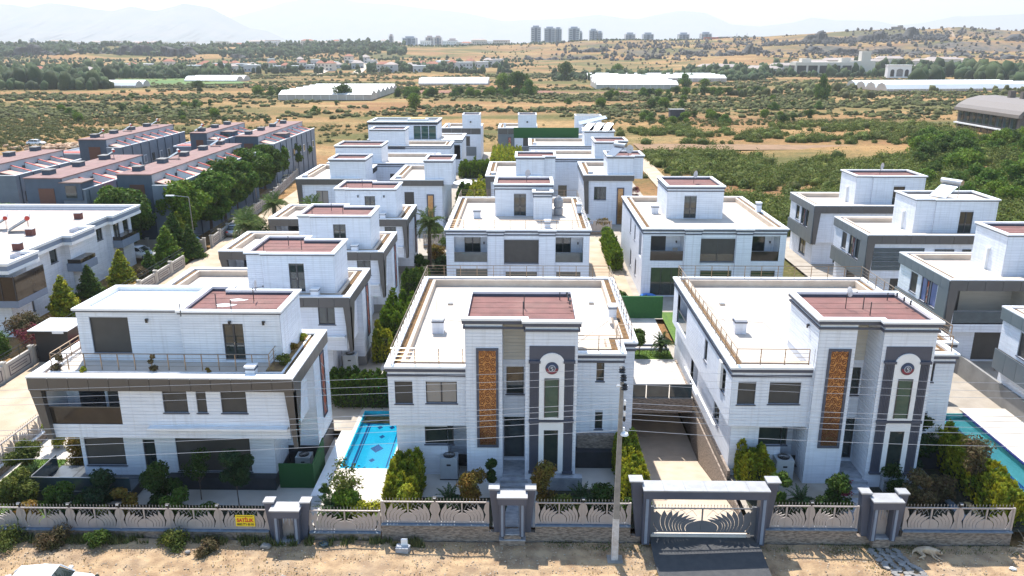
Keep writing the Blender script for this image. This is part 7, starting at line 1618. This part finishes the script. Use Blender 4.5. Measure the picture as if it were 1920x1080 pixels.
def cliff_wall(px0, px1, Y, h, seed, wob=25):
    """a ragged vertical rock face standing on the slope"""
    n = int((px1 - px0) * 1.2); K = 6; px = np.linspace(px0, px1, n); env = np.clip(np.minimum(np.arange(n), n - 1 - np.arange(n)) / (n * .12), 0, 1); r = np.random.RandomState(seed)
    Yl = Y + wob * np.sin(px * .013 + seed) + (vnoise(px, px * 0, 7, seed) - .5) * 22; X = (px - 985) / 1567 * Yl; Z = hfun(X, Yl) - 1.5; H_ = h * (.25 + 1.1 * vnoise(px, px * 0, 11, seed + 1)) * np.clip((vnoise(px, px * 0, 34, seed + 2) - .22) * 3, .12, 1) * env
    V = []
    for k in range(K):
        t = k / (K - 1); V.append(np.stack([X + r.randn(n) * .5, Yl + t * 5 + (vnoise(px, px * 0 + k * 9, 2.5, seed + 5) - .5) * 5, Z + H_ * t + r.randn(n) * .4 * t], -1))
    V.append(np.stack([X, Yl + 22, Z + H_ * .9 + 1], -1)); V = np.concatenate(V); K += 1; idx = np.arange(K * n).reshape(K, n); F = np.stack([idx[:-1, :-1], idx[:-1, 1:], idx[1:, 1:], idx[1:, :-1]], -1).reshape(-1, 4)
    link('cliff', npmesh('cliff', V, F, M_cliff), kind='structure')
cliff_wall(1425, 1775, 1300, 15, 3); cliff_wall(1275, 1460, 1120, 10, 5); cliff_wall(1480, 1700, 1110, 7, 7); cliff_wall(1030, 1260, 1230, 7, 9); cliff_wall(-60, 480, 1165, 13, 11); cliff_wall(1780, 2020, 1240, 8, 13); cliff_wall(960, 1130, 1120, 5, 15); cliff_wall(1700, 1950, 1050, 5, 17)
# countable field trees
L_pt = L_dark; k_ = 0
def ftree(px, py, s, lab, grp=None, tall=1.0, kk=None):
    global k_
    Yb = 24 / ((py - 88) / 1500 * .9167 + 1e-6); x = at(px, py, Yb)[0]; k_ += 1
    plant('field_tree', lab, 'tree', (x, Yb, h1(x, Yb) - .3), C_r[(k_ if kk is None else kk) % 3], T_r, k_, (s, s, s * tall), grp)
for px, py, s, lab, t in ((645, 189, 5.0, 'round green tree in front of the big greenhouse', 1.0), (776, 206, 3.3, 'dark round tree behind the glass-roomed villa', 1.3), (1541, 188, 3.6, 'lone dark pine standing on the right plain', 2.2), (970, 176, 6.5, 'largest tree of the green grove right of the long low greenhouse', 1.2), (945, 170, 5.5, 'left tree of the green grove beside the long low greenhouse', 1.2), (992, 180, 5, 'right tree of the grove beside the long low greenhouse', 1.1),
        (1061, 152, 6, 'tall dark tree left of the far greenhouses', 1.5), (1157, 145, 6, 'bright round tree behind the right greenhouses', 1.2), (1283, 163, 5, 'tree at the right end of the nearer right greenhouse', 1.1), (530, 188, 4.0, 'dark bush at the left corner of the big greenhouse', 1), (485, 182, 3.6, 'dark bush pair left of the big greenhouse', 1), (510, 180, 3.0, 'small dark bush left of the big greenhouse', 1), (373, 132 + 40, 4.0, 'isolated dark bush on the left plain', 1), (1320, 165, 4, 'bush behind the right greenhouses', 1)): ftree(px, py, s, lab, None, t)
for i in range(15): ftree(1200 + i * 16.5 + rs.rand() * 5, 181 - i * .35 + rs.rand() * 3, 2.4 + .8 * rs.rand(), 'olive tree in the row on the right plain', 'olive trees in a row on the right plain')
for i in range(34): ftree(730 + 240 * rs.rand(), 178 + 6 * rs.rand(), 1.8 + 1.6 * rs.rand(), 'small tree in the planted strip beside the red soil', 'planted strip trees')
for i in range(26): ftree(1190 + 330 * rs.rand(), 218 + 18 * rs.rand(), 1.3 + .9 * rs.rand(), 'grey-green olive bush on the dry grass behind the villas', 'olive bushes on the dry field')
for i in range(16): ftree(1060 + 500 * rs.rand(), 178 + 30 * rs.rand(), 1.6 + 1.4 * rs.rand(), 'scattered round bush on the right plain', 'scattered bushes right'), ftree(20 + 640 * rs.rand(), 185 + 50 * rs.rand(), 1.2 + 1.4 * rs.rand(), 'scattered round bush on the left plain', 'scattered bushes left')
r = thing('field_hut', 'small dark hut alone on the right plain', 'hut', (at(1270, 218, 292)[0], 292, -.1)); block(r, -2.5, 0, 0, 2.5, 4, 2.6, mat('hut_dark', (.06, .06, .07), .9)); block(r, -2.7, -.2, 2.6, 2.7, 4.2, 2.8, M_greyw, 'roof')
# rubble heap in the left field, weeds, litter, stones by the fence
def rubble(nm, n, cx, cy, w, l, r0, r1, m, z0, h=0, kind='stuff'):
    V0, F0 = ico(0); X = cx + rs.randn(n) * w / 2.5; Y = cy + rs.randn(n) * l / 2.5; R = r0 + (r1 - r0) * rs.rand(n) ** 2
    Z = z0 + h * np.exp(-((X - cx) / w) ** 2 * 3 - ((Y - cy) / l) ** 2 * 3); P = V0[None] * (1 + .5 * (rs.rand(n, 12) - .5))[..., None] * R[:, None, None] * np.array([1.2, 1, .7])
    V = (P + np.stack([X, Y, Z], -1)[:, None]).reshape(-1, 3); F = (F0[None] + (np.arange(n) * 12)[:, None, None]).reshape(-1, 3); return link(nm, npmesh(nm, V, F, m), kind=kind)
M_rub = mat('rubble_tan', (.4, .22, .12), 1, (.5, .38, .26), .5, 1); rubble('rubble', 900, -103, 199, 22, 7, .2, .9, M_rub, 0, 1.6)
M_peb = mat('pebble', (.36, .27, .18), 1, (.48, .4, .31), 3, 1)
def strip(nm, n, x0, x1, y0, y1, r0, r1, m, z):
    V0, F0 = ico(0); X = x0 + (x1 - x0) * rs.rand(n); Y = y0 + (y1 - y0) * rs.rand(n); R = r0 + (r1 - r0) * rs.rand(n) ** 4; P = V0[None] * (1 + .5 * (rs.rand(n, 12) - .5))[..., None] * R[:, None, None] * np.array([1.2, 1, .6])
    V = (P + np.stack([X, Y, np.full(n, z)], -1)[:, None]).reshape(-1, 3); F = (F0[None] + (np.arange(n) * 12)[:, None, None]).reshape(-1, 3); link(nm, npmesh(nm, V, F, m), kind='stuff')
strip('gravel', 14000, -32, 30, 29.5, 35.6, .01, .05, M_peb, -.44)
def weeds(nm, n, x0, x1, y0, y1, h0, h1_, m, z=-.5, clump=4.0, thr=.5):
    X = x0 + (x1 - x0) * rs.rand(n * 3); Y = y0 + (y1 - y0) * rs.rand(n * 3); k = vnoise(X * 3, Y * 3, clump, 21) + .25 * rs.rand(n * 3) > thr; X, Y = X[k][:n], Y[k][:n]; n = len(X)
    h = h0 + (h1_ - h0) * rs.rand(n) ** 2; a = rs.rand(n) * 6.28; w = .02 + .03 * rs.rand(n); le = (rs.rand(n) - .5) * h; z = np.full(n, z)
    V = np.stack([np.stack([X - w * np.cos(a), Y - w * np.sin(a), z], -1), np.stack([X + w * np.cos(a), Y + w * np.sin(a), z], -1), np.stack([X + le * np.cos(a + 1), Y + le * np.sin(a + 1), z + h], -1)], 1).reshape(-1, 3)
    link(nm, npmesh(nm, V, np.arange(3 * n).reshape(n, 3), m), kind='stuff')
L_wd = leafmat('weed_green', (.09, .12, .035), (.16, .16, .06)); L_wy = leafmat('weed_straw', (.42, .33, .16), (.3, .22, .1))
weeds('weeds', 9000, -32, -5, 35.2, 35.95, .06, .5, L_wd, clump=1.1, thr=.62); weeds('weeds', 5000, 1, 25, 35.0, 35.9, .04, .18, L_wd, thr=.5); weeds('dry_grass', 9000, -32, 30, 30, 35.8, .03, .15, L_wy, thr=.48); weeds('weeds', 1500, 12, 30, 30, 34.5, .04, .14, L_wd, thr=.82)
weeds('grass_blades', 9000, -30.8, -26.2, 36.4, 44, .03, .09, L_bright, -.5, thr=0); weeds('grass_blades', 3500, 6.8, 11.5, 57.5, 59.3, .03, .1, L_bright, 1.0, thr=0); weeds('dry_grass', 7000, 30, 36, 104, 190, .1, .5, L_wy, -.1, thr=.3)
for i, (x, y, w, h, m, lab) in enumerate(((-29.5, 35.2, 1.6, .9, L_mid, 'large green weed bush outside the fence at the left corner'), (-26.5, 35.0, 1.3, .8, L_olive, 'green weed bush outside the long fence near the car'), (-21.9, 35.2, .8, .8, L_mid, 'green weed bush outside the middle of the long fence'), (-24, 35.2, 1.0, .6, L_brown, 'dry brown weed bush outside the long fence'), (-18.0, 35.1, 1.1, .5, L_olive, 'low olive weed patch outside the long fence'), (-16, 34.8, .7, .35, L_brown, 'withered brown weed near the left gate'))):
    plant('weed_bush', lab, 'bush', (x, y, -.5), leafmesh('foliage', crown_blobs(200 + i, w, h, .05, 9, .4), 1800, .1, m, 200 + i, .2), None)
# stepping path of broken paving at the right gate
r = thing('broken_paving', 'crazy-paved stone path leading from the right gate across the dirt', 'path', (18.2, 35.3, -.44)); key = None
for i in range(52):
    t = (i // 4) / 13; x = -.75 + .42 * (i % 4) + .25 * rs.rand() + t * .55; y = -2.3 * t + .1 * rs.rand(); s = .17 + .06 * rs.rand()
    s *= .82; a0 = rs.rand() * 6; pts = [(x + s * (.8 + .4 * rs.rand()) * cos(a0 + 2 * pi * j / 6), y + s * (.6 + .3 * rs.rand()) * sin(a0 + 2 * pi * j / 6)) for j in range(6)]
    MB().prism(pts, -.02, .03 + .0007 * i).build('stone', mat('path_stone', (.3, .285, .265), .9, (.17, .16, .15), 3, 1), r)
MB().box(-.4, .1, -.02, .2, .6, .03).build('slab', M_plinth, r)
r = thing('marble_block', 'broken white marble block with an upright slab at the stone wall left of the pole', 'rubble block', (-6.1, 34.9, -.5)); r.scale = (.78, .78, .78); MB().prism([(-.42, -.3), (.4, -.35), (.5, .1), (.2, .3), (-.4, .25)], 0, .42).build('block', M_marble, r); MB().box(-.1, .05, .42, .32, .17, .85).build('slab', M_cap, r)
r = thing('entrance_step', 'stone-faced step below the open centre gate', 'step', (-.55, 35.75, -.5)); MB().box(-.65, -.32, 0, .65, .2, .32).build('base', M_stone, r); MB().box(-.68, -.35, .32, .68, .2, .38).build('tread', M_marble, r)
for i, (x, y, m, lab) in enumerate(((-13.2, 31.9, M_cap, 'crumpled white plastic bag on the dirt road at the left'), (23.9, 33.8, M_cap, 'small white paper scrap on the dirt at the right'), (-10.2, 35.3, M_bglass, 'pale blue bag by the low fence'), (-13.1, 35.1, M_conc, 'grey rock at the left gate'), (-5.0, 31.0, M_cap, 'small white pebble-like litter on the dirt'), (-11.5, 32.6, M_conc, 'tan rock on the dirt road'), (-16.9, 34.5, M_conc, 'flat grey rock in the weeds'))):
    V0, F0 = ico(1); s = .22 if i in (0, 2, 3) else .13; P = V0 * (1 + .55 * (rs.rand(len(V0)) - .5))[:, None] * s * np.array([1.2, 1, .6]); o = link('litter' if m is not M_conc else 'rock', npmesh('litter', P, F0, m), None, (x, y, -.38)); tag(o, lab, 'litter' if m is not M_conc else 'rock')
r = thing('brush_pile', 'pile of cut dry branches at the right end of the fence', 'brush pile', (26.3, 35.0, -.45)); q = MB()
for i in range(60):
    a = rs.rand() * 6.3; l = .5 + rs.rand(); x, y, z = rs.randn() * .7, rs.randn() * .35, .1 + .5 * rs.rand(); q.tube((x - l * cos(a), y - l * .6 * sin(a), z * .4), (x + l * cos(a), y + l * .6 * sin(a), z), .015, 4, .008)
q.build('branches', mat('dry_branch', (.4, .33, .25), 1), r)
# terrace clutter
r = thing('paddling_pool', 'blue inflatable paddling pool on the terrace beside the right villas', 'paddling pool', (12.3, 76.0, .0)); q = MB(); n = 16
for i in range(n):
    a, b = 2 * pi * i / n, 2 * pi * (i + 1) / n; q.tube((.7 * cos(a), .7 * sin(a), .25), (.7 * cos(b), .7 * sin(b), .25), .17, 8)
q.build('ring', mat('inflatable_blue', (.05, .2, .6), .3), r)
r = thing('toy_car', 'red toy car on the terrace between the middle villas', 'toy', (9.5, 75, 0)); MB().prismX([(-.4, .1), (.4, .1), (.4, .35), (.1, .4), (-.05, .6), (-.4, .55)], -.25, .25).build('body', M_cr, r)
for a in (-.27, .27):
    for b in (-.28, .28): MB().tube((a - .03, b, .12), (a + .03, b, .12), .12, 10).build('wheel', M_black, r)
def chair(label, x, y, z, rz, m):
    r = thing('garden_chair', label, 'chair', (x, y, z), rz); MB().box(-.25, -.25, .4, .25, .25, .45).build('seat', m, r); MB().box(-.25, .21, .45, .25, .26, .95).build('backrest', m, r)
    for a in (-.22, .22):
        for b in (-.22, .22): MB().box(a - .02, b - .02, 0, a + .02, b + .02, .4).build('leg', m, r)
chair('dark wooden chair on the covered terrace at the right', 36.7, 58.2, 0, 1.2, M_bark); chair('second dark chair beside the terrace wall at the right', 38.2, 58.4, 0, 2.0, M_bark)
chair('pale chair on the left balcony of the villa behind the right front one', 15.2, 78.2, 3.72, .2, M_beige)
r = thing('garden_table', 'small round table on the covered terrace at the right', 'table', (37.5, 57.8, 0)); MB().lathe(0, 0, [(.4, .7), (.4, .74)], 14).build('top', M_bark, r); MB().tube((0, 0, 0), (0, 0, .7), .04).build('leg', M_bark, r)
r = thing('garden_parasol', 'white garden parasol in the garden of the middle lane', 'parasol', (-9.9, 133, 0)); MB().lathe(0, 0, [(2.3, 2.3), (1.2, 2.6), (.05, 2.9)], 8).build('canopy', M_cap, r); MB().tube((0, 0, 0), (0, 0, 2.9), .04).build('pole', M_metal, r)
for i, (x, y) in enumerate(((-11.0, 37.6), (-12.2, 38.6), (-13.4, 37.4))):
    r = thing('garden_bollard_light', ('right', 'middle', 'left')[i] + ' of the slim black bollard lights on the path behind the left gate', 'bollard light', (x, y, -.5)); MB().tube((0, 0, 0), (0, 0, .6), .035, 6).build('post', M_black, r); MB().tube((0, 0, .6), (0, 0, .7), .05, 6).build('head', M_cap, r)
